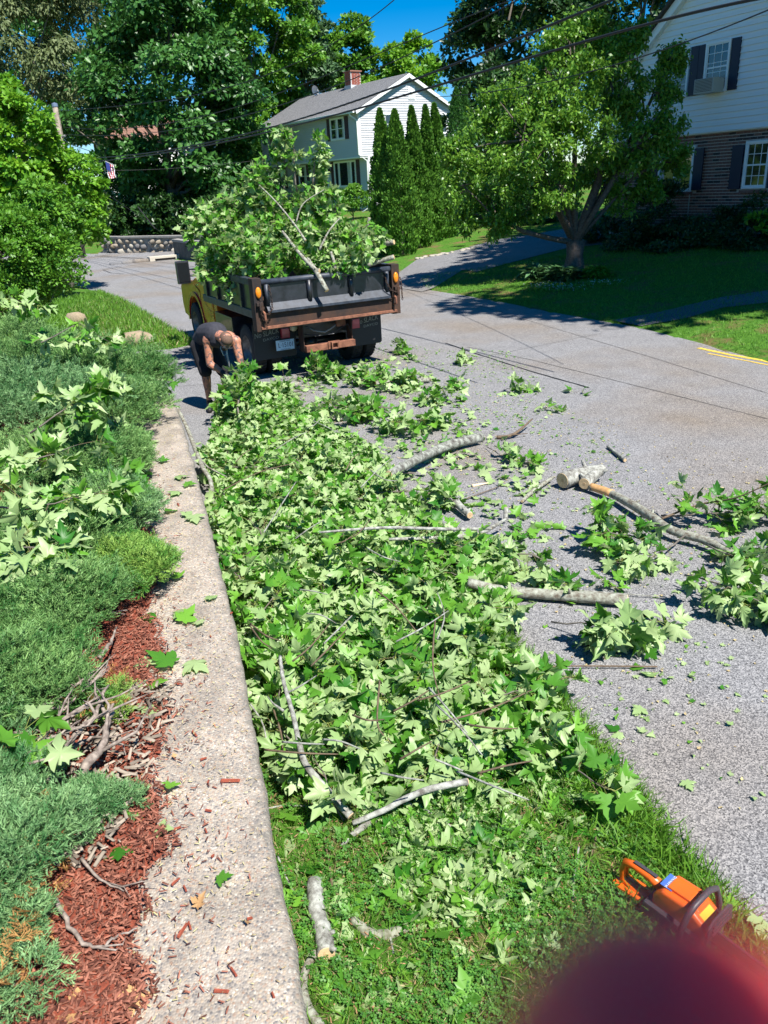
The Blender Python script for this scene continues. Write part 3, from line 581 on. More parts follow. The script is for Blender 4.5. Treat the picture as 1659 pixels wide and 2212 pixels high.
# ------------------------------------------------------------------ cut maple branches
def twig_tube(b, a, c, r): b.tube([a, a.lerp(c, .5) + Vector((0, 0, random.uniform(-.01, .01))), c], [r, r * .8, r * .4], 4, caps=False)
def leafy(name, label, cat, group, pts, r0, nl, nobj, spread, tw=None, size=(.095, .14), up=0.35, flat=.5, t0=.25, hang=0.0, floor=None, stem_r1=.25, mat=None, cut=True, lo=False, flip=None):
    """a cut branch: stem through world points pts, twigs and maple leaves; nobj leaves are objects, the rest one part of kind stuff"""
    flip = random.choice((.08, .15, .4, .75, .85)) if flip is None else flip
    pts = [Vector(p) for p in pts]; o = thing(name, label, cat, tuple(pts[0]), 0, group); q = [p - pts[0] for p in pts]; sm = []
    for i in range(len(q) - 1):
        for k in range(3): sm.append(q[i].lerp(q[i + 1], k / 3) + Vector((random.uniform(-1, 1), random.uniform(-1, 1), random.uniform(-1, 1))) * .012)
    sm.append(q[-1]); n = len(sm); MB().tube(sm, [r0 * (1 - (1 - stem_r1) * i / (n - 1)) for i in range(n)], 7, jit=.1).build('stem', mat or M_BARK, o, smooth=True)
    if cut and r0 > .012:
        d = (sm[0] - sm[1]).normalized(); MB().tube([sm[0] + d * .001, sm[0] + d * .004], [r0 * .9, r0 * .88], 10).build('cut_end', M_CUT, o)
    if not nl: return o
    tb = MB(); pb = MB(); ntw = tw or max(3, nl // 7); L = []
    for k in range(ntw):
        t = t0 + (1 - t0) * ((k + random.random()) / ntw); f = t * (n - 1); i = min(int(f), n - 2); a = sm[i].lerp(sm[i + 1], f - i); sd = (sm[i + 1] - sm[i]).normalized()
        d = Vector((random.gauss(0, 1), random.gauss(0, 1), random.gauss(.15, 1) * flat)).normalized(); d = (d + sd * .5).normalized(); e = a + d * spread * random.uniform(.35, 1.0) * (1.1 - .4 * t)
        if floor is not None and (e.z + pts[0].z) < floor: e.z = floor - pts[0].z + random.uniform(.0, .03)
        twig_tube(tb, a, e, max(.0022, r0 * .16)); L.append((a, e, (e - a).normalized()))
    tb.build('twig', M_TWIG, o)
    T = []; per = nl / ntw; cnt = 0
    for a, e, d in L:
        for j in range(int(per) + (random.random() < per % 1)):
            s = random.uniform(.35, 1.05); base = a.lerp(e, s); rd = Vector((random.gauss(0, 1), random.gauss(0, 1), random.gauss(0, .6))).normalized(); rd = (rd + d * .7).normalized(); sz = random.uniform(*size)
            tip = base + rd * sz * .55; 
            ld = (rd * .9 + Vector((0, 0, -hang * random.random())) + Vector((random.gauss(0, .25),) * 1 + (random.gauss(0, .25), random.gauss(0, .2)))).normalized()
            nn = Vector((random.gauss(0, .55), random.gauss(0, .55), up + random.gauss(.35, .5)))
            if random.random() < flip: nn.z = -abs(nn.z)
            if floor is not None and tip.z + pts[0].z < floor: tip.z = floor - pts[0].z + random.uniform(0, .025); ld.z = abs(ld.z) * .3
            pb.tube([base, tip], [.0013, .0011], 3, caps=False); T.append((tip, ld, nn, sz))
    pb.build('leaf_stalk', M_PETI, o, kind='stuff')
    random.shuffle(T)
    mt = frames(np.array([tuple(t[1]) for t in T]), np.array([tuple(t[2]) for t in T]))
    for i, (tip, ld, nn, sz) in enumerate(T[:nobj]):
        l_ = bpy.data.objects.new('leaf', LEAF_ME[random.randrange(len(LEAF_ME))]); COL.objects.link(l_); l_.parent = o; l_.location = tip; l_.rotation_mode = 'QUATERNION'
        l_.rotation_quaternion = Matrix(mt[i].tolist()).to_quaternion(); l_.scale = (sz * random.uniform(.9, 1.15), sz, sz)
    if len(T) > nobj:
        R_i = T[nobj:]; Vx, F, R = scatter(MAPLES_LO if lo else MAPLES, np.array([tuple(t[0]) for t in R_i]), mt[nobj:], np.array([t[3] for t in R_i]), rs.uniform(0, 1, len(R_i)))
        link('leaves', np_mesh('leaves', Vx, F, R), M_LEAF, o, kind='stuff')
    return o
def ground_leaf_mass(name, polypx, n, zr, size=(.09, .135), z0=0.0, seed=0, dens=None, tm=MAPLES_LO, mat=None):
    poly = np.array([P(x, y)[:2] for x, y in polypx]); lo_, hi_ = poly.min(0), poly.max(0); pts = np.zeros((0, 2))
    while len(pts) < n:
        x = rs.uniform(lo_[0], hi_[0], n * 3); y = rs.uniform(lo_[1], hi_[1], n * 3); ok = sdist(x, y, poly) < 0
        if dens is not None: v = np.sin(x * 3.1 + seed) * np.cos(y * 2.3 + seed) + .7 * np.sin(x * 7 + y * 5); ok &= (v > dens + rs.normal(0, .4, len(x)))
        # keep clear of the wall
        ok &= x > np.interp(y, [p[1] for p in WALL], [p[0] for p in WALL]) + .03
        pts = np.concatenate([pts, np.stack([x, y], 1)[ok]])
    pts = pts[:n]; k = n; z = rs.uniform(zr[0], zr[1], k) + z0; a = rs.uniform(0, 6.28, k)
    nd = np.stack([rs.normal(0, .5, k), rs.normal(0, .5, k), rs.normal(.8, .6, k)], 1); nd[rs.uniform(0, 1, k) < .3, 2] *= -1
    yd = np.stack([np.cos(a), np.sin(a), rs.normal(0, .3, k)], 1); Vx, F, R = scatter(tm, np.column_stack([pts, z]), frames(yd, nd), rs.uniform(*size, k), rs.uniform(0, 1, k))
    Vx[:, 2] = np.maximum(Vx[:, 2], .004 + .004 * (np.arange(len(Vx)) % 3)); return link(name, np_mesh(name, Vx, F, R), mat or M_LEAF, kind='stuff')
# loose leaf layers under and between the branches
PILE_FAR = [(455, 985), (470, 900), (540, 850), (610, 845), (650, 900), (730, 945), (820, 985), (840, 1020), (860, 1090), (960, 1150), (960, 1210), (700, 1230), (480, 1200)]
PILE_NEAR = [(485, 1210), (700, 1190), (960, 1180), (1080, 1200), (1100, 1320), (1040, 1370), (1120, 1450), (1180, 1540), (1270, 1650), (1150, 1720), (1000, 1770), (700, 1720), (590, 1650), (540, 1450)]
ground_leaf_mass('leaf_litter_far', PILE_FAR, 6500, (.01, .17), (.06, .10))
ground_leaf_mass('leaf_litter_near', PILE_NEAR, 3000, (.02, .15), (.07, .115), tm=MAPLES)
ground_leaf_mass('leaf_litter_front', [(620, 1700), (1000, 1740), (1140, 1800), (1130, 1900), (1060, 1990), (900, 2040), (700, 2010), (640, 1900)], 900, (.02, .06), (.05, .105), dens=-.3, tm=MAPLES)
ground_leaf_mass('leaf_litter_grass', [(560, 1640), (660, 1750), (1250, 1700), (1330, 1800), (1200, 1950), (1100, 2212), (680, 2212), (640, 1950)], 420, (.03, .05), (.03, .10), dens=-.3, tm=MAPLES)
ground_leaf_mass('leaf_scatter_road', [(560, 830), (700, 790), (900, 770), (960, 850), (1060, 930), (1150, 1000), (1250, 1200), (960, 1150), (850, 1050), (800, 900)], 520, (.006, .05), (.05, .12), dens=.1)
ground_leaf_mass('green_crumbs', [(420, 800), (800, 740), (1100, 760), (1250, 900), (1500, 1100), (1659, 1300), (1659, 1900), (1400, 1650), (1100, 1330), (950, 1100), (700, 900)], 2300, (.004, .008), (.012, .045), dens=-.5)
ground_leaf_mass('green_crumbs_pale', [(320, 790), (700, 740), (1300, 900), (1659, 1000), (1659, 1900), (1300, 1600), (900, 1100)], 1500, (.004, .006), (.008, .025), mat=M_CRUMB)
def gp(x, y, z=0.0): return tuple(P(x, y, z))
# --- branches of the pile: (photo points of the stem with heights), radius, leaves, spread
BR = 0
GRP = 'leafy maple branches of the brush pile'
def pile(px, r0, nl, nobj, spread, label=None, **k):
    global BR; BR += 1
    kk = dict(floor=.02, flat=.4, hang=.5, up=.5); kk.update(k)
    return leafy('leafy_branch', label or 'cut leafy maple branch tangled into the long brush pile beside the wall', 'branch', GRP, [gp(*p) for p in px], r0, nl, nobj, spread, **kk)
ROWF = {960: 'behind the feet of the man', 930: 'just right of the feet of the man', 900: 'at the far end of the pile', 1010: 'level with the start of the mottled log', 990: 'level with the mottled log', 1000: 'just left of the mottled log', 1070: 'level with the short log stub', 1080: 'level with the short log stub', 1060: 'beside the short log stub', 1130: 'level with the thin grey branch', 1150: 'under the thin grey branch', 1160: 'by the pale smooth branch', 1210: 'in front of the thin grey branch', 1200: 'in front of the thin grey branch'}
far_spots = [(500, 960), (560, 930), (590, 900), (650, 930), (480, 1010), (560, 1010), (640, 990), (720, 1000), (800, 1010), (500, 1070), (590, 1080), (680, 1070), (770, 1080), (840, 1060),
             (480, 1130), (560, 1150), (650, 1150), (740, 1150), (830, 1150), (910, 1160), (640, 1210), (540, 1200)]
def colw(x): return 'against the wall' if x < 530 else 'on the wall side' if x < 610 else 'left of the middle' if x < 690 else 'in the middle' if x < 760 else 'right of the middle' if x < 840 else 'on the road side' if x < 930 else 'near the road edge' if x < 1030 else 'at the road edge'
for i, (x, y) in enumerate(far_spots):
    a = random.uniform(0, 6.28); c = P(x, y, .16); L = random.uniform(.28, .5)
    p0 = (c[0] - L * math.cos(a), c[1] - L * math.sin(a), .08); p1 = (c[0], c[1], random.uniform(.10, .19)); p2 = (c[0] + L * math.cos(a), c[1] + L * math.sin(a), random.uniform(.12, .25))
    leafy('leafy_branch', 'far pile branch %s, %s' % (ROWF[y], colw(x)), 'branch', GRP, [p0, p1, p2], random.uniform(.008, .016), 110, 30, .3, size=(.06, .10), floor=.03, flat=.45, hang=.5, up=.5, lo=True)
near_spots = [(520, 1260), (610, 1270), (700, 1260), (800, 1250), (900, 1260), (1000, 1250), (560, 1340), (650, 1350), (750, 1340), (850, 1330), (950, 1330), (1040, 1310), (580, 1430), (670, 1440), (770, 1430), (870, 1420), (980, 1400),
              (600, 1520), (700, 1530), (800, 1520), (900, 1510), (1010, 1490), (1110, 1510), (640, 1610), (740, 1620), (850, 1610), (950, 1610), (1060, 1600), (1170, 1600), (700, 1700), (1240, 1660)]
for i, (x, y) in enumerate(near_spots):
    a = random.uniform(0, 6.28); c = P(x, y, .12); L = random.uniform(.14, .28); p0 = (c[0] - L * math.cos(a), c[1] - L * math.sin(a), .05); p1 = (c[0], c[1], random.uniform(.10, .2)); p2 = (c[0] + L * math.cos(a), c[1] + L * math.sin(a), random.uniform(.12, .26))
    rowd = 'level with the thick horizontal log' if y < 1300 else 'level with the fan shaped spray' if y < 1370 else 'at the top of the winding limb' if y < 1460 else 'beside the upper winding limb' if y < 1560 else 'beside the lower winding limb' if y < 1650 else 'at the near end'
    leafy('leafy_branch', 'near pile branch %s, %s' % (rowd, colw(x)), 'branch', GRP, [p0, p1, p2], random.uniform(.005, .010), 44, 44, .2, size=(.07, .12), floor=.03, flat=.45, hang=.55, up=.55)
# separate sprays that can be told apart
def spray(px, r0, nl, nobj, spread, label, name='leafy_branch', group=None, **k):
    kk = dict(floor=.015, flat=.3, hang=.4, up=.7); kk.update(k); return leafy(name, label, 'branch', group, [gp(*p) for p in px], r0, nl, nobj, spread, **kk)
spray([(1190, 1345, .05), (1290, 1350, .14), (1350, 1350, .16), (1400, 1340, .1)], .006, 95, 95, .20, 'fan shaped spray of large drooping leaves on the road below the thick log', size=(.10, .145), hang=.9)
spray([(1190, 1215, .05), (1150, 1200, .12), (1060, 1190, .14), (985, 1190, .1)], .008, 110, 110, .2, 'spray of hanging pale leaves just above the thick horizontal log', hang=1.1, size=(.09, .13))
spray([(1240, 1235, .05), (1215, 1270, .1), (1190, 1240, .1)], .005, 34, 34, .14, 'small leaf cluster crossing the left part of the thick horizontal log', size=(.08, .12))
spray([(1290, 1270, .05), (1310, 1260, .04), (1340, 1275, .05)], .003, 10, 10, .1, 'few small leaves behind the right end of the thick horizontal log', size=(.07, .1))
spray([(1430, 1180, .10), (1380, 1160, .16), (1320, 1150, .18), (1280, 1120, .2)], .010, 95, 95, .22, 'leafy side branch left of the long peeled limb, its tip raised over the road', size=(.08, .125), hang=1.0)
spray([(1480, 1160, .1), (1400, 1210, .1), (1330, 1215, .1)], .008, 50, 50, .18, 'leaf cluster hanging below the middle of the long peeled limb', size=(.08, .12), hang=.9)
spray([(1430, 1115, .05), (1520, 1110, .12), (1610, 1100, .16), (1690, 1080, .2)], .009, 120, 120, .26, 'leafy branch above the far end of the long peeled limb at the right edge', size=(.08, .125), hang=.6)
spray([(1530, 1180, .1), (1600, 1210, .12), (1680, 1190, .12)], .008, 60, 60, .2, 'leaf cluster at the right edge beside the cut limb tip', size=(.08, .12))
spray([(1480, 1240, .12), (1560, 1265, .15), (1640, 1300, .14), (1700, 1310, .12)], .008, 110, 110, .22, 'leafy spray at the right edge on the road below the long limb', size=(.085, .13), hang=.7)
spray([(1050, 965, .03), (1100, 995, .07), (1140, 1000, .06)], .005, 34, 26, .14, 'small dark green leaf cluster on the road left of the forked log', size=(.09, .13))
spray([(1010, 1110, .05), (975, 1080, .1), (960, 1060, .14)], .006, 44, 36, .17, 'leaf cluster standing around the short log stub at the edge of the pile', size=(.09, .13))
spray([(1150, 1140, .03), (1130, 1150, .04), (1120, 1150, .03)], .003, 8, 8, .1, 'few wilted leaves on the road above the hanging pale leaves', size=(.08, .11))
spray([(860, 885, .05), (810, 880, .12), (760, 890, .14)], .012, 120, 50, .35, 'leafy heap in the road behind the truck, right of the dense pile', lo=True)
spray([(930, 905, .03), (960, 895, .08), (900, 910, .12), (850, 920, .1)], .012, 130, 50, .38, 'broad flat leafy heap on the road reaching towards the lichen covered log', lo=True)
spray([(700, 885, .05), (730, 880, .14), (770, 870, .16)], .010, 90, 40, .28, 'rounded leafy clump beside the bright blue scrap on the road', lo=True)
spray([(640, 810, .05), (680, 800, .16), (690, 790, .2)], .008, 55, 36, .24, 'first upright leafy clump on the road at the edge of the truck shadow', lo=True, flat=.8)
spray([(700, 815, .05), (715, 805, .12), (725, 800, .15)], .008, 50, 36, .22, 'second leafy clump at the edge of the truck shadow, right of the first', lo=True, flat=.6)
spray([(760, 830, .05), (790, 815, .12), (810, 810, .15)], .009, 90, 40, .34, 'leaf clump around the left end of the short mossy log', lo=True)
spray([(840, 830, .05), (870, 828, .12), (880, 818, .15)], .009, 80, 40, .3, 'leaf clump over the right end of the short mossy log behind the truck', lo=True)
spray([(650, 845, .05), (610, 850, .12), (570, 850, .16), (530, 850, .12)], .014, 150, 50, .34, 'leafy branch spread on the road right of the bending man', lo=True)
spray([(830, 755, .03), (850, 758, .08), (860, 750, .08)], .005, 34, 20, .3, 'small leaf clump near the right rear wheels of the truck', lo=True)
spray([(990, 785, .03), (1010, 780, .06), (1020, 775, .06)], .004, 26, 20, .25, 'leaf clump alone on the road beside the tar seam', lo=True)
spray([(1090, 842, .03), (1110, 838, .05), (1130, 838, .04)], .004, 18, 18, .22, 'small flat leaf cluster on the road right of the heap', lo=True)
spray([(960, 830, .02), (975, 830, .05), (1010, 825, .05)], .004, 20, 18, .25, 'sparse leaf cluster on the road beyond the mossy log', lo=True)
spray([(900, 860, .02), (940, 862, .07), (970, 858, .06)], .005, 40, 24, .3, 'low strip of leaves on the road between the two heaps', lo=True)
spray([(1170, 882, .02), (1185, 880, .04), (1195, 880, .04)], .003, 8, 8, .14, 'tiny leaf cluster far out on the road', lo=True)
spray([(1240, 848, .02), (1250, 846, .04), (1262, 846, .04)], .003, 5, 5, .1, 'two or three green leaves near the end of the tar seam', lo=True)
spray([(345, 838, WZ), (352, 830, WZ + .05), (356, 828, WZ + .07)], .004, 16, 16, .09, 'small dark leaf cluster on the far end of the wall', floor=WZ)
spray([(520, 950, .0), (515, 880, .35), (520, 835, .55), (512, 812, .62)], .016, 130, 60, .34, 'upright leafy branch held by the bending man', flat=1.0, floor=.05, hang=.3)
spray([(560, 900, .0), (545, 860, .2), (500, 845, .38), (480, 860, .4)], .010, 90, 40, .3, 'leafy branch in front of the feet of the bending man', flat=.8, floor=.05)
# sprays lying over the junipers
def over(px, r0, nl, spread, label, z=None, **k):
    kk = dict(flat=.25, hang=.4, up=.6, size=(.10, .15)); kk.update(k); return leafy('leafy_branch', label, 'branch', 'maple sprays fallen on the junipers', [gp(*p) for p in px], r0, nl, nl, spread, **kk)
over([(60, 940, 1.2), (150, 880, 1.35), (230, 830, 1.4)], .008, 75, .28, 'large spray of maple leaves on the junipers at mid left', size=(.10, .145))
over([(40, 1000, 1.15), (90, 990, 1.2), (170, 960, 1.2)], .008, 50, .25, 'maple spray with a grey stem below the large one on the junipers', size=(.095, .14))
over([(-20, 1090, 1.05), (60, 1100, 1.1), (150, 1080, 1.1), (220, 1060, 1.05)], .007, 60, .26, 'maple spray with long thin stems at the left edge of the junipers', size=(.095, .14))
over([(-20, 1190, 1.0), (60, 1180, 1.05), (160, 1190, 1.02)], .007, 55, .22, 'bright leaf spray on the juniper at the left edge, below the long thin stems', size=(.095, .135))
over([(90, 740, 1.6), (170, 700, 1.6), (240, 740, 1.4)], .006, 46, .4, 'wilted maple leaves along the crest of the junipers', size=(.095, .14))
over([(20, 640, 1.9), (40, 650, 1.95), (55, 660, 1.8)], .006, 26, .3, 'pale curled wilted leaves at the top of the junipers under the round bush', size=(.095, .14))
over([(200, 1060, .95), (260, 1040, .9), (300, 1050, .8)], .005, 24, .18, 'pale green leaves spilling over the wall edge', size=(.11, .15))
over([(235, 900, 1.1), (270, 940, .9), (285, 950, .8)], .005, 26, .2, 'dark hanging leaves at the wall edge above the red mulch', size=(.11, .15))
over([(70, 1600, .85), (100, 1590, .85), (135, 1640, .78)], .003, 4, .06, 'three big torn maple leaves hanging on the juniper at lower left', size=(.12, .14), hang=1.2)
over([(15, 1590, .86), (40, 1585, .86), (60, 1580, .86)], .003, 4, .05, 'dark maple leaves at the left edge above the berried juniper', size=(.10, .12))

# ------------------------------------------------------------------ logs and bare limbs
def limb(name, label, px, radii, mat=None, ends=(1, 1), forks=(), cat=None, n=12, endmat=None, group=None, smoothn=5, world=False):
    pts = [Vector(p) if world else Vector(gp(*p)) for p in px]; o = thing(name, label, cat or ('log' if name == 'log' else 'branch'), tuple(pts[0]), 0, group)
    q = [p - pts[0] for p in pts]; k = len(q); sm = []; rr = []
    for i in range(k - 1):
        for j in range(smoothn):
            t = j / smoothn; p0 = q[max(i - 1, 0)]; p1 = q[i]; p2 = q[i + 1]; p3 = q[min(i + 2, k - 1)]
            sm.append(.5 * ((2 * p1) + (p2 - p0) * t + (2 * p0 - 5 * p1 + 4 * p2 - p3) * t * t + (3 * p1 - p0 - 3 * p2 + p3) * t ** 3)); rr.append((radii[i] + (radii[i + 1] - radii[i]) * t) * (1 + .10 * nb((i * 3.1 + t * 2, len(label), 0))))
    sm.append(q[-1]); rr.append(radii[-1]); MB().tube(sm, rr, n, caps=True, jit=.05).build('bark', mat or M_BARKL, o, smooth=True)
    for e, (a, c, r) in zip(ends, ((sm[0], sm[1], rr[0]), (sm[-1], sm[-2], rr[-1]))):
        if e:
            d = (a - c).normalized(); MB().tube([a + d * .0005, a + d * .003], [r * .93, r * .91], n).build('cut_face', M_CUT, o)
            if r > .025: MB().tube([a + d * .002, a + d * .0045], [r * .25, r * .22], n).build('heartwood', simple('heartwood', (.48, .32, .17), .7), o)
    if max(radii) > .03 and len(sm) > 6:
        for kq in range(3):
            iq = random.randrange(2, len(sm) - 2); dq = Vector((random.uniform(-1, 1), random.uniform(-1, 1), random.uniform(.1, 1))).normalized(); MB().tube([sm[iq], sm[iq] + dq * rr[iq] * 1.15, sm[iq] + dq * rr[iq] * random.uniform(1.3, 2.4)], [rr[iq] * .4, rr[iq] * .28, rr[iq] * .2], 7, jit=.15).build('knot', mat or M_BARKL, o, smooth=True)
    for fp, fr in forks:
        f = [Vector(gp(*p)) - pts[0] for p in fp]; m_ = [f[0].lerp(f[-1], 0)] + f[1:]
        MB().tube(m_, [fr * (1 - .6 * i / (len(m_) - 1)) for i in range(len(m_))], 8, jit=.08).build('side_branch', mat or M_BARKL, o, smooth=True)
    return o
M_LICH = simple('pale lichen bark', (.10, .09, .075), .88, nscale=24, bump=.9, col2=(.42, .43, .38))
M_DARKB = simple('dark mottled bark', (.06, .052, .045), .85, nscale=18, bump=.8, col2=(.34, .36, .31))
limb('log', 'lichen covered log with a pale cut end in the grass beside the wall', [(680, 1905, .06), (683, 1960, .06), (697, 2010, .06), (705, 2062, .07)], [.035, .036, .037, .037], M_LICH, (0, 1))
limb('log', 'heavy forked log with two sawn faces lying on the open road', [(1215, 1038, .10), (1255, 1025, .10), (1285, 1020, .11), (1302, 1012, .13)], [.078, .074, .07, .05], M_LICH, (1, 0), n=16)
limb('log', 'short fork of the heavy log with a sawn face towards the viewer', [(1262, 1045, .09), (1285, 1025, .10), (1300, 1012, .12)], [.058, .056, .05], M_LICH, (1, 0), n=14)
limb('limb', 'long peeled limb lying across the road from the forked log to the right edge', [(1275, 1052, .06), (1320, 1066, .07), (1395, 1108, .09), (1450, 1145, .09), (1530, 1170, .08), (1640, 1228, .06)], [.034, .036, .04, .036, .034, .024], M_BARKL, (0, 1))
o = limb('limb', 'bright orange stripped section at the upper end of the long limb', [(1276, 1051, .063), (1322, 1066, .073)], [.037, .039], simple('stripped orange wood', (.52, .30, .12), .6, nscale=30, namt=.2), (1, 0))
limb('log', 'thick horizontal log crossing the road edge at the right of the pile', [(1010, 1258, .16), (1080, 1275, .10), (1170, 1283, .06), (1270, 1290, .06), (1355, 1296, .06)], [.036, .038, .04, .042, .04], M_BARKL, (0, 1))
limb('log', 'dark lichen mottled log pointing out of the pile onto the road', [(840, 1025, .22), (905, 990, .16), (970, 962, .10), (1038, 945, .08)], [.04, .05, .055, .055], M_DARKB, (1, 1))
limb('limb', 'long winding limb with grey lichen lying on the grass pile', [(605, 1418, .40), (612, 1470, .39), (632, 1540, .36), (645, 1600, .33), (660, 1650, .28), (700, 1700, .2), (757, 1762, .12)], [.010, .011, .012, .014, .016, .018, .020], M_LICH, (0, 1), forks=[([(612, 1535, .36), (590, 1520, .34), (578, 1505, .34)], .007)])
limb('limb', 'broken limb running from the winding limb towards the road', [(762, 1778, .09), (830, 1750, .13), (870, 1728, .16), (930, 1704, .18), (1010, 1688, .18)], [.012, .014, .015, .016, .016], M_LICH, (0, 1), forks=[([(880, 1735, .08), (950, 1765, .06), (1000, 1810, .05), (1030, 1870, .05)], .009), ([(960, 1772, .06), (1040, 1785, .05), (1072, 1783, .04)], .005), ([(1000, 1812, .05), (1030, 1850, .04), (1060, 1862, .03)], .004)])
limb('limb', 'snapped limb with a splintered bright end in the grass', [(738, 1828, .06), (765, 1800, .06), (810, 1770, .07)], [.008, .014, .015], M_LICH, (1, 0))
limb('stick', 'straight brown stick standing down the grass from the winding limb', [(693, 1725, .05), (700, 1800, .05), (712, 1870, .05), (722, 1960, .05)], [.005, .006, .006, .006], M_TWIG, (0, 1))
limb('limb', 'curved limb hugging the foot of the wall at the bottom edge', [(688, 2050, .05), (665, 2085, .06), (655, 2120, .05), (662, 2170, .05), (700, 2230, .05)], [.014, .016, .017, .018, .018], M_BARKL, (0, 0))
limb('limb', 'mossy crooked log half sunk in clover near the chainsaw', [(762, 1985, .05), (800, 2018, .04), (835, 2020, .04), (880, 2005, .04)], [.018, .022, .024, .02], simple('mossy bark', (.12, .12, .07), .9, nscale=30, col2=(.32, .33, .25)), (0, 1))
limb('limb', 'long grey limb lying along the wall edge near the man', [(382, 880, .5), (400, 915, .35), (420, 965, .25), (438, 1010, .25), (455, 1040, .2), (460, 1100, .1)], [.018, .022, .024, .024, .022, .018], M_BARKL, (0, 0), forks=[([(425, 985, .25), (450, 1010, .25), (490, 1030, .2)], .012)])
limb('twig', 'short dark twig lying alone on the open road', [(1313, 965, .02), (1330, 978, .03), (1350, 994, .03)], [.016, .017, .019], M_DARKB, (1, 1))
limb('limb', 'short splintered piece of rotten branch left of the forked log', [(1128, 1083, .03), (1150, 1062, .04), (1193, 1032, .05)], [.014, .022, .018], M_BARKL, (1, 0))
limb('log', 'short stub of log with a pale round cut at the edge of the pile', [(985, 1085, .08), (1000, 1100, .07), (1015, 1113, .06)], [.034, .033, .032], M_LICH, (0, 1))
limb('log', 'small upright stub with a pale end beside the short log', [(1092, 1122, .05), (1093, 1098, .12)], [.02, .021], M_LICH, (0, 1))
limb('log', 'short mossy log on the road behind the truck', [(812, 832, .06), (860, 827, .06), (930, 820, .05)], [.07, .05, .03], M_BARKL, (1, 1))
limb('limb', 'cut branch beside the hands of the bending man', [(530, 822, .12), (580, 832, .1), (645, 830, .08)], [.02, .035, .04], M_BARKL, (0, 1))
limb('twig', 'forked bare twig on the road beyond the mottled log', [(1073, 945, .02), (1110, 938, .05), (1150, 905, .12)], [.022, .018, .008], M_TWIG, (1, 0), forks=[([(1105, 940, .05), (1140, 936, .04)], .008)])
limb('twig', 'thin grey branch lying across the pile at its middle', [(690, 1150, .42), (830, 1140, .40), (960, 1143, .34), (1060, 1142, .24)], [.008, .012, .014, .012], M_LICH, (0, 1))
limb('limb', 'pale smooth branch crossing the leaves left of the hanging spray', [(840, 1165, .2), (980, 1160, .15), (1040, 1150, .12), (1095, 1120, .15)], [.012, .018, .02, .012], M_LICH, (0, 0))
limb('twig', 'thin twig reaching over the road at the right edge', [(1430, 1120, .1), (1510, 1090, .15), (1590, 1075, .3), (1680, 1035, .5)], [.01, .008, .006, .004], M_TWIG, (0, 0))
rq = random.Random(5)
XL = []
for k in range(34):
    y = rq.uniform(900, 1680); x = rq.uniform(500 + (y - 900) * .08, 820 + (y - 900) * .3); a = rq.uniform(-.9, .9); L = rq.uniform(45, 110) * (.7 + (y - 900) / 900); z = .30 if y < 1250 else .26
    XL.append([(x, y, z), (x + L * .5 * math.cos(a), y - L * .5 * math.sin(a) + rq.uniform(-8, 8), z + .05), (x + L * math.cos(a), y - L * math.sin(a), z - .02)])
for i, q in enumerate(XL + [[(570, 1150, .3), (640, 1040, .35)], [(480, 1060, .3), (560, 1020, .38), (640, 1000, .4)], [(945, 1380, .25), (960, 1330, .25), (945, 1280, .28)], [(955, 1560, .24), (1060, 1530, .2), (1150, 1490, .12)], [(940, 1640, .2), (1000, 1665, .15)], [(590, 1530, .1), (610, 1600, .1), (605, 1680, .08)], [(540, 1520, .1), (570, 1570, .1), (580, 1650, .06)],
                       [(820, 1470, .25), (815, 1560, .24), (830, 1590, .22)], [(700, 1390, .28), (760, 1330, .3)], [(940, 1340, .28), (935, 1440, .25), (955, 1520, .22)], [(1250, 1830, .06), (1240, 1900, .05), (1235, 1990, .03)], [(1290, 1800, .05), (1270, 1870, .04), (1245, 1930, .03)], [(600, 1850, .05), (625, 1910, .05), (640, 1930, .05)], [(780, 2190, .04), (830, 2180, .05), (860, 2185, .04)], [(840, 2010, .05), (850, 2060, .04)],
                       [(1420, 1440, .02), (1190, 1440, .03), (1090, 1460, .08)], [(560, 1750, .04), (620, 1740, .05), (700, 1745, .06)], [(1000, 1080, .02), (1080, 1050, .02)], [(1180, 1270, .02), (1440, 1290, .02)]]):
    limb('twig', 'thin bare twig caught among the cut leaves', [(a_, b_, c_ + (.12 if c_ >= .1 else 0)) for a_, b_, c_ in q], [.0055, .0045, .003][:len(q)], M_TWIG if i % 2 else M_LICH, (0, 0), group='thin bare twigs in the pile', n=6)
limb('bark_chip', 'long pale splinter of wood on the road left of the forked log', [(1020, 1050, .01), (1055, 1043, .015)], [.02, .004], simple('pale splinter', (.70, .58, .38), .7), (0, 0), cat='splinter')
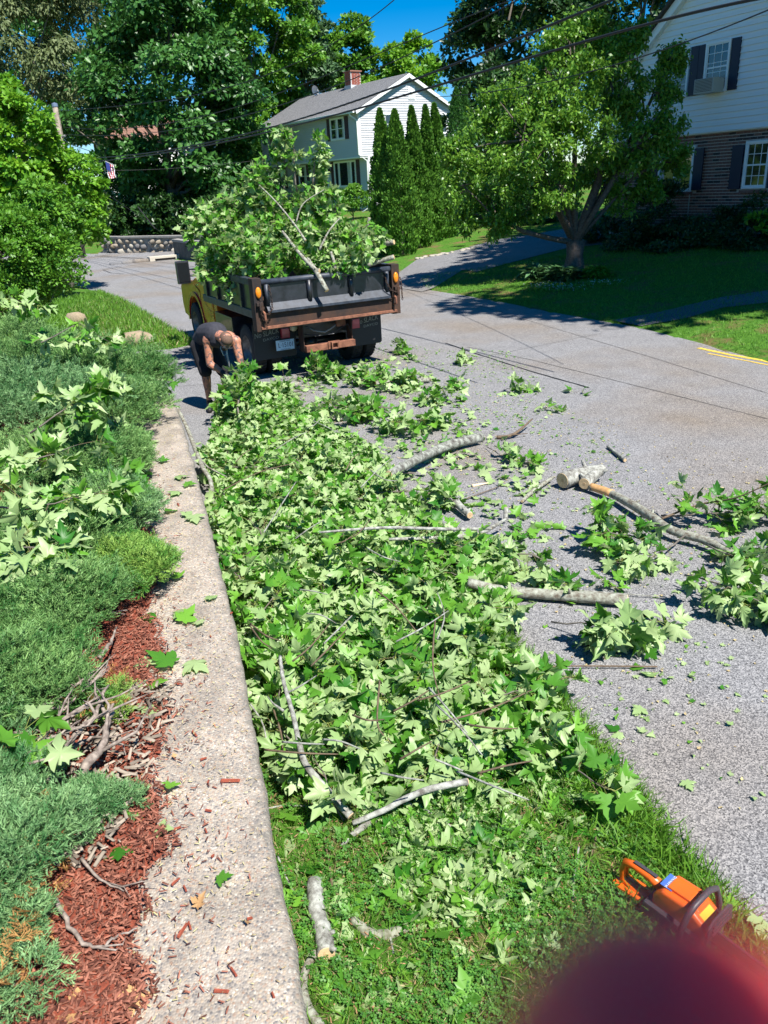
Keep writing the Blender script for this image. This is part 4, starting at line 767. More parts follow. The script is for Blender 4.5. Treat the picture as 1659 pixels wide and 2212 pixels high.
# ------------------------------------------------------------------ single loose leaves
def loose(px, py, z, s, lab, grp, mat=None, tilt=.25, me=None, name='maple_leaf', cat='leaf', flip=None):
    p = P(px, py, z) if z is not None else G(px, py); o = bpy.data.objects.new(name, me or LEAF_ME[random.choice((0, 2, 6, 0, 1))]); COL.objects.link(o); o.location = V(p) + Vector((0, 0, .012 + (.14 * s if z == WZ else 0))); o.scale = (s * 1.1, s * 1.1, s * .6)
    o.rotation_euler = (random.uniform(-tilt, tilt) + (math.pi if (flip if flip is not None else random.random() < .35) else 0), random.uniform(-tilt, tilt), random.uniform(0, 6.28)); tag(o, lab, cat, grp); return o
for (px, py, s) in [(380, 1035, .09), (400, 1050, .08), (390, 1070, .09), (420, 1120, .10), (372, 1110, .08), (330, 1030, .10), (325, 1200, .07), (388, 1256, .07), (335, 1333, .07), (395, 1350, .09), (400, 1325, .08), (378, 1440, .11), (410, 1437, .10), (335, 1480, .09), (300, 1495, .09), (318, 1530, .10), (300, 1440, .08), (335, 1605, .02), (310, 1770, .07), (370, 1700, .05), (340, 1800, .05), (370, 1185, .05), (460, 1300, .06), (330, 960, .1), (345, 1000, .07), (440, 1350, .05), (355, 1220, .06), (400, 1120, .07), (345, 905, .1), (330, 880, .1), (470, 1100, .05)]:
    loose(px, py, WZ, s * 1.25, 'loose green maple leaf lying on the pebbly wall top or the mulch beside it', 'green leaves on the wall top')
loose(258, 1835, WZ + .03, .075, 'flat blue green maple leaf lying on the red mulch below the berried juniper', None, flip=True)
loose(470, 1908, WZ, .055, 'dull olive folded leaf on the lower part of the wall top', None, tilt=.5)
DRY_ME = []
for i in (2, 4):
    me = np_mesh('dry_leaf', MAPLES[i][0], MAPLES[i][1]); me.materials.append(M_DRY); DRY_ME.append(me)
for (px, py, s, lab) in [(425, 1965, .05, 'curled orange dry leaf on the wall top'), (188, 2180, .10, 'large tan dry leaf on the mulch at the bottom edge'), (294, 2140, .07, 'pale tan dry leaf beside the mulch near the bottom'), (533, 1995, .025, 'tiny orange dry leaf near the wall edge'), (378, 1640, .02, 'small torn yellow leaf on the wall top beside the twisted branches'), (305, 1672, .035, 'small orange leaf on the red mulch')]:
    loose(px, py, WZ + .005, s, lab, None, me=DRY_ME[0], tilt=.6, name='dry_leaf')
for (px, py, s, lab) in [(975, 1350, .09, 'wilted yellow leaf on the pile beside the road edge'), (1290, 1390, 0, '')][:1]: loose(px, py, .2, s, lab, None, me=DRY_ME[1], name='dry_leaf', tilt=.6)
loose(1110, 2025, None, .03, 'small brown dry leaf in the grass left of the chainsaw', None, me=DRY_ME[0], name='dry_leaf', tilt=.5)
for (px, py, s) in [(1480, 1690, .055), (1405, 1465, .07), (1375, 1450, .06), (1388, 1533, .07), (1468, 1362, .04), (1335, 1580, .06), (1345, 1590, .05), (1300, 1250, .05), (1240, 1390, .03), (1265, 1170, .05), (1385, 1585, .04), (1495, 1100, .04), (1230, 1160, .05), (1170, 1138, .05), (1100, 1050, .05), (1075, 1000, .05), (1240, 905, .04), (1030, 885, .05), (1140, 880, .05), (985, 905, .05), (1060, 915, .06), (1130, 920, .06), (1015, 940, .05), (1110, 960, .04), (1200, 870, .03), (1070, 930, .06), (1120, 912, .06), (1440, 1480, .03), (1580, 1570, .03), (1570, 1440, .03), (390, 770, .05), (430, 960, .06)]:
    loose(px, py, 0.002, s * 1.15, 'single green maple leaf lying flat on the grey road', 'single leaves on the road')
for (px, py, s) in [(1400, 1410, .08), (1050, 1930, .09), (940, 1850, .09), (860, 1900, .1), (660, 1790, .12), (690, 1830, .11), (650, 1880, .12), (620, 1760, .11), (1130, 1800, .1), (1030, 1830, .1), (1100, 1870, .09), (900, 1960, .11), (980, 1985, .1), (940, 2010, .11), (1010, 1930, .11), (800, 1940, .1), (760, 1950, .09), (700, 2100, .1), (770, 2080, .1), (1000, 2150, .12), (1020, 2175, .11), (980, 2170, .08), (1190, 2050, .06), (1590, 1960, .07), (1520, 1900, .06), (1635, 1985, .09), (1320, 1730, .09), (1330, 1690, .1), (1240, 1730, .08), (1190, 1760, .09), (880, 2080, .06), (620, 1960, .08), (625, 1820, .1), (660, 2010, .07), (1060, 1990, .05), (1080, 1760, .08), (850, 1990, .1), (880, 1940, .1), (920, 1920, .1), (965, 1950, .1)]:
    loose(px, py, .045, s, 'loose maple leaf with pale underside on the clover and grass', 'loose leaves on the verge', tilt=.6, flip=random.random() < .65)
o = MB().add([(0, 0, 0), (.09, .02, .01), (.16, -.08, .03), (.05, -.07, .0)], [(0, 1, 2), (0, 2, 3)]).build('plastic_scrap', simple('blue plastic', (.05, .28, .62), .4), loc=P(775, 868, .12)); o.scale = (1.6, 1.6, 1.6); tag(o, 'bright blue plastic scrap beside the leafy clump on the road', 'scrap')

# ------------------------------------------------------------------ the dump truck
TR = thing('dump_truck', 'black steel dump truck with gold and red flame painted cab, heaped with cut branches', 'truck', (-.685, 12.5, 0), .464)
M_BLK = simple('worn black truck paint', (.018, .02, .026), .38, spec=.6, nscale=9, namt=.5, coat=.2)
M_BLK2 = simple('scuffed dark blue black steel', (.020, .024, .034), .5, spec=.5, nscale=9, namt=.45, col2=(.05, .062, .085))
M_RUST = simple('rusted steel', (.016, .013, .013), .8, nscale=4, bump=.5, col2=(.075, .034, .018))
M_RUSTO = simple('bright orange rust', (.13, .05, .03), .9, nscale=9, bump=.5, col2=(.33, .14, .08))
M_RUB = simple('tyre rubber', (.02, .02, .021), .85, nscale=30, namt=.3)
M_FLAP = simple('black mud flap rubber', (.018, .018, .02), .6)
M_CHALK = simple('dusty grey lettering', (.30, .30, .27), .9)
M_GOLD = simple('metallic gold truck paint', (.62, .15, .012), .30, metal=.15, coat=.6, nscale=3, namt=.15)
M_RED = simple('red truck paint', (.42, .015, .02), .25, coat=.7)
M_CHROME = simple('dull wheel steel', (.20, .195, .18), .45, metal=.35, nscale=12, namt=.4)
M_AMB = simple('amber lens', (.85, .25, .01), .2, coat=.6); M_REDL = simple('faded red lens', (.42, .03, .06), .3, coat=.4)
M_DGLASS = simple('dark window glass', (.015, .018, .02), .06, spec=.9, coat=.5)
def text_mesh(s, size, extrude=.0015, shear=0.0):
    c = bpy.data.curves.new('txt', 'FONT'); c.body = s; c.size = size; c.extrude = extrude; c.align_x = 'CENTER'; c.align_y = 'CENTER'; c.shear = shear; c.resolution_u = 3
    o = bpy.data.objects.new('txt', c); COL.objects.link(o); dg = bpy.context.evaluated_depsgraph_get(); me = bpy.data.meshes.new_from_object(o.evaluated_get(dg)); bpy.data.objects.remove(o); bpy.data.curves.remove(c); return me
def text(name, s, size, mat, parent, loc, rot, shear=0.0, sx=1.0):
    me = text_mesh(s, size, shear=shear); me.materials.clear(); o = link(name, me, mat, parent, loc); o.rotation_euler = rot; o.scale = (sx, 1, 1); return o
W2 = 1.18; ZT, ZB, ZA = 1.585, 1.12, .905
BD = 2.85
b = MB(); b.box(-W2 + .06, W2 - .06, .0, BD, ZB - .04, ZB); b.build('bed_floor', M_RUST, TR)
for s in (-1, 1):
    b = MB(); b.box(s * W2 - .02, s * W2 + .02, .1, BD, ZB, ZT - .02); b.build('side_board', M_BLK, TR)
    b = MB(); b.box(s * W2 - .05, s * W2 + .05, .08, BD, ZT - .07, ZT + .03); b.build('side_rail', M_BLK2, TR, bevel=.015)
    b = MB(); b.box(s * W2 - .05, s * W2 + .06, .08, BD, ZB - .09, ZB + .03); b.build('side_rail', M_BLK2, TR, bevel=.015)
    for k in range(4):
        b = MB(); y = .55 + k * .65; b.box(s * (W2 + .032) - .03, s * (W2 + .032) + .03, y, y + .09, ZB + .035, ZT - .075); b.build('side_rib', M_BLK, TR, bevel=.008)
    p = MB(); p.prism([(s * 1.10, -.08), (s * 1.24, -.08), (s * 1.24, .10), (s * 1.10, .10)], 'z', ZA - .06, ZT + .04); post = p.build('corner_post', M_RUST, TR, bevel=.01)
    l_ = MB(); l_.lathe([(0, 0), (.052, 0), (.055, -.015), (.045, -.028), (0, -.034)], 'y', (0, 0, 0), 18); l_ = l_.build('marker_light', M_AMB, TR, (s * 1.165, -.085, 1.42), smooth=True); l_.scale = (.8, 1, 1.5)
    hk = MB(); hk.tube([(s * 1.12, -.10, ZB + .02), (s * 1.12, -.16, ZB), (s * 1.12, -.17, ZB - .09), (s * 1.12, -.10, ZB - .11)], .016, 8); hk.build('latch', M_RUSTO, TR)
    hg = MB(); hg.cbox((s * 1.17, -.11, ZT - .33), (.10, .07, .05)); hg.cbox((s * 1.17, -.11, ZT - .36), (.03, .09, .12)); hg.build('hinge', M_RUST, TR, bevel=.008)
# tailgate
tg = MB(); tg.box(-1.06, 1.06, -.03, .0, ZB - .01, ZT - .05); tg.build('tailgate', M_BLK, TR)
MB().tube([(-1.09, -.03, ZT - .03), (1.09, -.03, ZT - .03)], .045, 14).build('tailgate_rail', M_BLK2, TR, smooth=True)
b = MB(); b.prism([(-.032, ZB + .13), (-.12, ZB + .03), (-.12, ZB - .01), (-.032, ZB - .01)], 'x', -1.05, 1.05); b.build('tailgate_sill', M_BLK2, TR, bevel=.006)
for x in (-1.02, -.33, .38, 1.02): MB().tube([(x, -.055, ZB + .1), (x, -.055, ZT - .06)], .035, 12).build('tailgate_rib', M_BLK2 if abs(x) > 1 else M_BLK, TR, smooth=True)
# apron
b = MB(); b.box(-1.17, 1.17, -.06, -.03, ZA, ZB - .02); b.build('rear_apron', M_RUST, TR)
b = MB(); b.box(-1.17, 1.17, -.10, -.062, ZA - .03, ZA + .012); b.build('apron_lip', M_RUSTO, TR, bevel=.006)
# chains
def chain(pts, L=.045):
    pts = [Vector(p) for p in pts]; b = MB(); tot = 0; prev = pts[0]; k = 0
    for a, c in zip(pts[:-1], pts[1:]):
        n = max(1, int((c - a).length / (L * .72)))
        for i in range(n):
            m = a.lerp(c, (i + .5) / n); d = (c - a).normalized(); s_ = Vector((1, 0, 0)) if k % 2 else Vector((0, 1, 0)); s_ = (s_ - d * s_.dot(d)).normalized(); k += 1
            ring = [m + d * L * .5 * math.cos(t) + s_ * L * .28 * math.sin(t) for t in [2 * math.pi * j / 8 for j in range(9)]]; b.tube(ring, .0055, 5, caps=False)
    return b.build('chain', M_RUST, TR, smooth=True)
chain([(-1.0, -.11, ZT - .07), (-.985, -.15, 1.3), (-1.0, -.17, 1.17), (-1.06, -.16, 1.10), (-1.14, -.14, 1.13), (-1.17, -.13, 1.25), (-1.16, -.12, 1.33)])
chain([(.96, -.10, ZT - .07), (.97, -.14, 1.36), (1.03, -.16, 1.24), (1.12, -.15, 1.20), (1.19, -.12, 1.24)])
chain([(1.25, -.08, 1.42), (1.26, -.10, 1.3), (1.27, -.10, 1.06)]); chain([(-1.16, -.13, 1.16), (-1.14, -.14, 1.02), (-1.08, -.12, .93)])
# flaps, lights, plate, hitch
for s, x0, x1 in ((-1, -1.15, -.44), (1, .46, 1.13)):
    b = MB(); b.prism([(x0, .88), (x1, .88), (x1, .34), (x1 - .03, .31), (x0 + .03, .31), (x0, .34)], 'y', .44, .455); fl = b.build('mud_flap', M_FLAP, TR)
    text('lettering', 'No SLACK', .115, M_CHALK, TR, (x0 + .22 if s < 0 else x1 - .27, .435, .72), (R_(90), R_(-7), 0), shear=.25, sx=.8); text('lettering', 'DAYCO', .06, M_CHALK, TR, (x0 + .29 if s < 0 else x1 - .20, .435, .63), (R_(90), R_(-4), 0), sx=1.3)
for x, z in ((-.63, .70), (.62, .70)):
    b = MB(); b.box(x - .07, x + .07, .36, .43, z - .08, z + .08); lt = b.build('tail_light', M_REDL, TR, bevel=.015); MB().box(x - .06, x + .06, .355, .362, z - .01, z + .065).build('lens', simple('pink red lens', (.55, .08, .12), .2, coat=.5), lt)
l_ = MB().lathe([(0, -.05), (.04, -.045), (.062, -.02), (.066, .03), (.04, .07), (0, .08)], 'y', (-.49, .36, .775), 20).build('work_light', simple('dull yellowed lamp lens', (.50, .46, .34), .3, coat=.5), TR, smooth=True)
pl = MB(); pl.box(-.835, -.525, .30, .304, .45, .61); plate = pl.build('licence_plate', simple('pale blue plate', (.55, .68, .80), .35), TR, bevel=.001)
text('plate_number', 'L\u00b715101', .105, simple('plate navy ink', (.03, .04, .12), .5), TR, (-.668, .297, .528), (R_(90), 0, 0), sx=.78)
text('plate_text', 'CONNECTICUT', .026, MATS['plate navy ink'], TR, (-.68, .297, .592), (R_(90), 0, 0)); text('plate_text', 'Constitution State', .022, MATS['plate navy ink'], TR, (-.68, .297, .464), (R_(90), 0, 0))
b = MB(); b.box(-.43, .43, .02, .12, .41, .51); b.build('hitch_bar', M_RUSTO, TR, bevel=.008)
b = MB(); b.box(-.06, .14, -.0, .02, .42, .54); b.box(-.02, .10, -.05, .02, .42, .44); b.box(-.02, .10, -.05, .02, .51, .53); b.box(-.02, 0, -.05, .02, .44, .51); b.box(.08, .10, -.05, .02, .44, .51); b.build('hitch_receiver', M_RUSTO, TR, bevel=.003)
b = MB(); b.box(-.44, -.425, .1, .3, .40, .86); b.build('hitch_bracket', M_RUST, TR); MB().box(.41, .425, .1, .3, .5, .86).build('hitch_bracket', M_RUST, TR)
for x in (-.42, .38): MB().box(x, x + .08, .3, 4.9, .62, .80).build('frame_rail', M_BLK, TR)
MB().box(-.44, .46, .42, .50, .58, .84).build('cross_member', M_BLK, TR); MB().box(-1.1, 1.1, .05, .1, .84, .90).build('cross_member', M_BLK, TR)
b = MB(); b.box(.20, .36, .20, .26, .72, .84); b.build('rusty_bracket', M_RUSTO, TR, bevel=.008)
MB().tube([(-.3, .3, .78), (-.2, .22, .70), (-.02, .2, .66), (.1, .22, .70), (.22, .24, .76)], .012, 6).build('trailer_wire', simple('grey wire', (.3, .3, .3), .5), TR, smooth=True); MB().tube([(-.35, .26, .66), (-.1, .25, .60), (.1, .24, .62), (.4, .2, .74), (.42, .1, .56)], .008, 6).build('hose', M_BLK, TR, smooth=True)
# wheels
def wheel(x, y, s, r=.405, wd=.22):
    o = empty('wheel', (x, y, r)); o.parent = TR
    t = MB().lathe([(r * .58, -wd / 2), (r * .72, -wd / 2 - .005), (r * .92, -wd / 2 + .01), (r, -wd / 2 + .035), (r, wd / 2 - .035), (r * .92, wd / 2 - .01), (r * .72, wd / 2 + .005), (r * .58, wd / 2)], 'x', (0, 0, 0), 40)
    t.build('tyre', M_RUB, o, smooth=True)
    td = MB()
    for k in range(40):
        a = 2 * math.pi * k / 40
        for x0 in (-wd / 2 + .02, .005): td.cbox((0, 0, 0), (0, 0, 0)) if False else td.add([(x0 + (0 if j in (0, 3, 4, 7) else wd / 2 - .03), (r + (.008 if j > 3 else -.01)) * math.cos(a + (0 if j in (0, 1, 4, 5) else .09)), (r + (.008 if j > 3 else -.01)) * math.sin(a + (0 if j in (0, 1, 4, 5) else .09))) for j in range(8)], [(4, 5, 6, 7), (0, 1, 5, 4), (1, 2, 6, 5), (2, 3, 7, 6), (3, 0, 4, 7)])
    td.build('tread', M_RUB, o, kind='stuff')
    MB().lathe([(.0, s * .045), (.05, s * .05), (.07, s * .02), (.13, s * .0), (.17, s * -.02), (r * .52, s * -.02), (r * .56, s * wd * .42), (r * .60, s * wd * .5)], 'x', (0, 0, 0), 28).build('rim', M_CHROME, o, smooth=True)
    for k in range(8):
        a = 2 * math.pi * k / 8; MB().lathe([(0, s * .03), (.012, s * .03), (.014, s * -.01)], 'x', (0, .095 * math.cos(a), .095 * math.sin(a)), 6).build('lug_nut', M_CHROME, o)
for s in (-1, 1):
    wheel(s * 1.0, .97, s); wheel(s * .745, .97, s); wheel(s * .88, 4.55, s, r=.40, wd=.25)
MB().tube([(-.9, .97, .41), (.9, .97, .41)], .06, 10).build('axle', M_BLK, TR, smooth=True); MB().lathe([(0, -.14), (.1, -.12), (.15, 0), (.1, .12), (0, .14)], 'y', (0, .97, .4), 14).build('differential', M_BLK, TR, smooth=True)
MB().box(-1.12, -.46, 1.6, 2.6, .45, .86).build('toolbox', M_BLK, TR, bevel=.01); MB().box(.5, 1.1, 1.6, 2.6, .5, .86).build('fuel_tank', M_BLK, TR, bevel=.02)
# cab and nose
arch = [(4.55 + .50 * math.cos(a), .42 + .50 * math.sin(a)) for a in [math.pi - i * math.pi / 12 for i in range(13)]]
prof = [(2.98, .50)] + arch + [(5.55, .5), (5.62, .7), (5.60, 1.05), (5.45, 1.16), (4.55, 1.24), (4.35, 1.30), (2.98, 1.30)]
b = MB(); b.prism(prof, 'x', -.95, .95); b.build('cab_body', M_GOLD, TR, bevel=.02)
gh_ = [(3.02, 1.302), (3.10, 1.88), (3.75, 1.93), (3.98, 1.86), (4.38, 1.302)]; b = MB(); b.prism(gh_, 'x', -.86, .86); b.build('cab_roof', M_RED, TR, bevel=.03)
for s in (-1, 1):
    b = MB(); b.prism([(3.30, 1.34), (3.34, 1.80), (3.88, 1.80), (4.22, 1.34)], 'x', s * .863, s * .869); b.build('side_window', M_DGLASS, TR)
    dr = MB().prism([(3.24, .56), (3.24, 1.28), (4.02, 1.28), (4.02, .70), (3.95, .56)], 'x', s * 0.95 + s * .001, s * 0.95 + s * .012); d_ = dr.build('door', M_GOLD, TR, bevel=.004); MB().box(min(s * .963, s * .985), max(s * .963, s * .985), 3.32, 3.46, 1.12, 1.15).build('handle', M_BLK, d_)
    fl = MB().prism([(2.99, .52), (3.20, .52), (3.20, 1.29), (2.99, 1.29)], 'x', s * 0.95 + s * .001, s * 0.95 + s * .008); fl.build('red_corner', M_RED, TR)
    fa = [(4.55 + .52 * math.cos(a), .42 + .52 * math.sin(a)) for a in [math.pi - i * math.pi / 12 for i in range(13)]]; fo = [(4.55 + .60 * math.cos(a), .42 + .60 * math.sin(a)) for a in [i * math.pi / 12 for i in range(13)]]
    MB().prism(fa + fo, 'x', s * 0.95 + s * .002, s * 0.95 + s * .03).build('wheel_arch', M_RED, TR)
    for fp in ([(3.26, .60), (3.5, .66), (3.9, .98), (3.55, .80), (3.26, .74)], [(3.26, .84), (3.45, .90), (3.72, 1.20), (3.42, 1.04), (3.26, .98)], [(3.26, 1.10), (3.36, 1.14), (3.48, 1.26), (3.26, 1.2)], [(4.04, .9), (4.2, 1.0), (4.5, 1.18), (4.15, 1.1), (4.04, 1.05)]):
        MB().prism(fp, 'x', s * 0.95 + s * .013, s * 0.95 + s * .016).build('painted_flame', M_RED, TR)
    m_ = MB(); m_.cbox((s * 1.26, 3.95, 1.46), (.25, .10, .42)); mm = m_.build('side_mirror', M_BLK, TR, bevel=.03); MB().box(s * 1.26 - .10, s * 1.26 + .10, 3.893, 3.8985, 1.29, 1.64).build('mirror_glass', M_DGLASS, mm)
    for z in (1.40, 1.52): MB().tube([(s * 1.2, 3.96, z), (s * .88, 4.05, z - .04)], .022, 8).build('mirror_arm', M_BLK2, TR, smooth=True)
text('badge', 'F-350', .05, simple('badge green', (.05, .22, .08), .4), TR, (-.984, 4.12, 1.19), (R_(90), 0, R_(-90)))
b = MB(); b.box(-W2, W2, BD, BD + .06, ZB, 1.95); b.box(-1.0, 1.0, BD + .06, BD + .6, 1.97, 2.0); b.build('headboard', M_BLK, TR)
text('reflector', '\u2022', .2, M_CHALK, TR, (-1.245, 2.78, 1.42), (R_(90), 0, R_(-90)))
# load of branches on the bed: each one lies on the bed, none is a part of the truck
TL = Matrix.Translation((-.685, 12.5, 0)) @ Matrix.Rotation(.464, 4, 'Z')
LG = 'cut leafy branches heaped on the truck bed'
front = [(440, 560), (455, 590), (485, 600), (470, 530), (520, 575), (545, 540), (585, 585), (620, 550), (665, 585), (705, 560), (745, 565), (785, 545), (812, 520), (500, 625)]
midl = [(418, 500), (422, 480), (440, 530), (475, 480), (520, 500), (570, 500), (620, 480), (670, 490), (720, 500), (765, 500), (800, 500), (640, 530), (590, 530)]
upl = [(440, 450), (455, 470), (490, 435), (530, 420), (560, 420), (590, 440), (640, 440), (690, 450), (725, 455), (720, 415), (700, 430), (740, 480)]
topl = [(530, 385), (545, 365), (575, 345), (590, 318), (605, 293), (632, 288), (588, 385), (690, 302), (695, 330), (688, 360), (683, 392), (676, 420), (560, 390), (640, 425)]
root = PD(650, 560, 13.9)
for grpi, (lst, Y, sp, nl) in enumerate(((front, 12.75, .34, 105), (midl, 13.4, .36, 100), (upl, 13.9, .34, 85), (topl, 14.1, .17, 42))):
    for i, (x, y) in enumerate(lst):
        YY = Y + random.uniform(-.3, .3) + (.3 if x < 500 else 0); e = PD(x, y, YY); d = unit(e - root); L = random.uniform(.5, .9); a = e - d * L; a[2] = max(a[2], 1.25)
        wh = 'at its far left' if x < 455 else 'at its left' if x < 505 else 'left of its middle' if x < 560 else 'just left of its centre' if x < 605 else 'at its centre' if x < 650 else 'just right of its centre' if x < 695 else 'right of its middle' if x < 735 else 'at its right' if x < 780 else 'at its far right'
        lab = ['leafy branch hanging at the tailgate, ', 'leafy branch halfway up the truck load, ', 'leafy branch high on the truck load, ', 'leafy sprig topping the truck load, '][grpi] + wh + (', lower one' if y > 555 and grpi == 0 and x < 560 else ', upper one' if y < 320 and grpi == 3 else '')
        leafy('leafy_branch', lab, 'branch', LG, [tuple(a), tuple((a + e) / 2 + np.array([0, 0, .05])), tuple(e)], .016, int(nl * 1.35), 22, sp, size=(.085, .125), flat=.9, hang=.9, up=.5, lo=True, cut=False, flip=random.choice((.45, .75, .9)))
for pts, r, lab in (([(665, 560, 12.6), (685, 590, 12.3), (706, 628, 12.15)], [.028, .036, .04], 'short cut limb hanging down over the tailgate'),
                    ([(610, 500, 12.9), (645, 545, 12.5), (678, 580, 12.35), (690, 585, 12.3)], [.02, .026, .032, .034], 'limb above the hanging one with its cut end at the tailgate top'),
                    ([(775, 580, 12.8), (815, 566, 12.75), (851, 555, 12.7)], [.034, .036, .036], 'cut limb resting across the right corner of the truck bed'),
                    ([(800, 530, 13.6), (825, 528, 13.5), (851, 523, 13.4)], [.036, .038, .04], 'thick cut limb sticking out to the right of the load'),
                    ([(770, 505, 13.8), (790, 495, 13.7), (798, 470, 13.7)], [.02, .024, .026], 'small forked stub sticking up at the right of the load'),
                    ([(715, 545, 12.6), (720, 560, 12.5), (724, 580, 12.45)], [.02, .024, .026], 'brown stub beside the hanging limb'),
                    ([(560, 400, 13.6), (600, 440, 13.3), (640, 490, 13.0), (660, 520, 12.8)], [.008, .012, .016, .02], 'bare pale limb showing through the middle of the load'),
                    ([(640, 480, 13.1), (655, 440, 13.2), (700, 410, 13.3)], [.014, .010, .006], 'thin forked limb showing near the top of the load'),
                    ([(690, 540, 12.7), (710, 500, 12.8), (735, 470, 13.0)], [.018, .014, .01], 'grey limb rising through the right half of the load')):
    limb('limb', lab, [tuple(PD(*p)) for p in pts], r, M_BARKL, (0, 1), world=True, group='cut limbs on the truck load')

# ------------------------------------------------------------------ the man
def capsule(b, a, c, ra, rc, n=14):
    a, c = Vector(a), Vector(c); d = (c - a); L = d.length; d = d.normalized() if L > 1e-6 else Vector((0, 0, 1)); pts = []; rr = []
    for k in range(4): t = math.pi / 2 * (1 - k / 4); pts.append(a - d * ra * math.sin(t)); rr.append(max(ra * math.cos(t), ra * .05))
    for k in range(4): pts.append(a.lerp(c, k / 3)); rr.append(ra + (rc - ra) * k / 3)
    for k in range(1, 5): t = math.pi / 2 * k / 4; pts.append(c + d * rc * math.sin(t)); rr.append(max(rc * math.cos(t), rc * .05))
    b.tube(pts, rr, n)
def fused(b, name, mat, parent, voxel=.012, smooth=4):
    me = b.mesh(name); o = bpy.data.objects.new(name, me); COL.objects.link(o); m = o.modifiers.new('r', 'REMESH'); m.mode = 'VOXEL'; m.voxel_size = voxel; m.use_smooth_shade = True
    s_ = o.modifiers.new('s', 'SMOOTH'); s_.iterations = smooth; s_.factor = .5
    dg = bpy.context.evaluated_depsgraph_get(); me2 = bpy.data.meshes.new_from_object(o.evaluated_get(dg)); bpy.data.objects.remove(o); me2.name = name; me2.materials.clear(); me2.polygons.foreach_set('use_smooth', [True] * len(me2.polygons)); return link(name, me2, mat, parent)
def tattoo_skin():
    m, n, l, b = nodes('sunburnt skin with tattoos'); tc = n.new('ShaderNodeTexCoord')
    t = n.new('ShaderNodeTexNoise'); t.inputs['Scale'].default_value = 14; t.inputs['Detail'].default_value = 4; t.inputs['Distortion'].default_value = 1.6; l.new(tc.outputs['Object'], t.inputs['Vector'])
    r = n.new('ShaderNodeValToRGB'); r.color_ramp.elements[0].position = .50; r.color_ramp.elements[1].position = .60; r.color_ramp.elements[0].color = (.50, .215, .13, 1); r.color_ramp.elements[1].color = (.14, .10, .095, 1)
    l.new(t.outputs['Fac'], r.inputs[0]); l.new(r.outputs[0], b.inputs['Base Color']); b.inputs['Roughness'].default_value = .5; b.inputs['Subsurface Weight'].default_value = .1; b.inputs['Subsurface Radius'].default_value = (.02, .008, .004); return m
M_TAT = tattoo_skin(); M_SKIN = simple('sunburnt skin', (.54, .23, .14), .5, nscale=10, namt=.12)
f0 = P(455, 884, 0); MAN = thing('person', 'bending person in black tank top and shorts gathering a leafy branch with gloved hands', 'person', (f0[0], f0[1], 0))
YF = f0[1]
def J(x, y, dy): q = V(PD(x, y, YF + dy)); return q - Vector((f0[0], f0[1], 0))
hipL, hipR = J(430, 748, .12), J(456, 752, .02); kneL, kneR = J(444, 803, -.04), J(482, 800, -.1); ankL = J(452, 865, 0); ankR = J(492, 858, .35)
pel = J(438, 738, .16); sp1 = J(447, 722, .0); sp2 = J(466, 722, -.18); shL, shR = J(449, 737, -.22), J(509, 737, -.28); nk = J(480, 728, -.36); hd = J(487, 738, -.50)
elL, elR = J(453, 786, -.25), J(518, 776, -.34); wrL, wrR = J(484, 806, -.34), J(521, 806, -.36)
b = MB()
capsule(b, hipL, kneL, .085, .066); capsule(b, kneL, ankL, .066, .038); capsule(b, kneL.lerp(ankL, .15), kneL.lerp(ankL, .5), .066, .055); capsule(b, hipR, kneR, .085, .066); capsule(b, kneR, ankR, .064, .038)
capsule(b, hipL, hipR, .10, .10); capsule(b, pel, sp1, .13, .13); capsule(b, sp1, sp2, .14, .15); capsule(b, shL.lerp(sp2, .35), shR.lerp(sp2, .35), .105, .105)
capsule(b, sp2, nk, .10, .065); capsule(b, nk, hd, .062, .058)
for sh, el, wr in ((shL, elL, wrL), (shR, elR, wrR)):
    capsule(b, sh, sh, .075, .075); capsule(b, sh, el, .066, .050); capsule(b, sh.lerp(el, .3), sh.lerp(el, .6), .062, .056); capsule(b, el, wr, .050, .032); capsule(b, el, el.lerp(wr, .4), .048, .050)
# head: skull, jaw, nose, ears, brow; the face looks down at the branch
fd = (J(500, 790, -.55) - hd).normalized(); fd = (fd + Vector((.0, -.55, 0))).normalized()
upv = (hd - nk).normalized(); upv = (upv - fd * upv.dot(fd)).normalized(); rtv = fd.cross(upv).normalized()
HC = hd + upv * .03
capsule(b, HC - fd * .025, HC + fd * .02, .088, .080); capsule(b, HC + upv * .03 - fd * .01, HC + upv * .03 + fd * .01, .08, .076); capsule(b, HC - upv * .05 + fd * .03, HC - upv * .085 + fd * .05, .058, .040)
capsule(b, HC + fd * .092 - upv * .005, HC + fd * .112 - upv * .035, .010, .015); capsule(b, HC + fd * .085 + upv * .02 - rtv * .035, HC + fd * .085 + upv * .02 + rtv * .035, .014, .014)
for s in (-1, 1): capsule(b, HC + rtv * s * .088 + upv * .015, HC + rtv * s * .09 - upv * .025, .014, .010, 8)
fused(b, 'body', M_TAT, MAN, .011, 3)
hb = MB(); capsule(hb, HC - fd * .028 + upv * .012, HC + fd * .012 + upv * .035, .089, .081); hr = fused(hb, 'hair', simple('cropped brown hair', (.13, .075, .05), .85, nscale=120, namt=.3), MAN, .012, 2)
bb = MB(); capsule(bb, HC - upv * .06 + fd * .045, HC - upv * .10 + fd * .06, .055, .040); fused(bb, 'beard', simple('dark beard', (.035, .025, .02), .9), MAN, .012, 2)
for s in (-1, 1): e_ = MB(); e_.lathe([(0, -.012), (.009, -.009), (.013, 0), (.009, .009), (0, .012)], 'z', tuple(HC + fd * .088 + rtv * s * .032), 10); e_.build('eye', simple('eye white', (.6, .6, .58), .3), MAN, smooth=True)
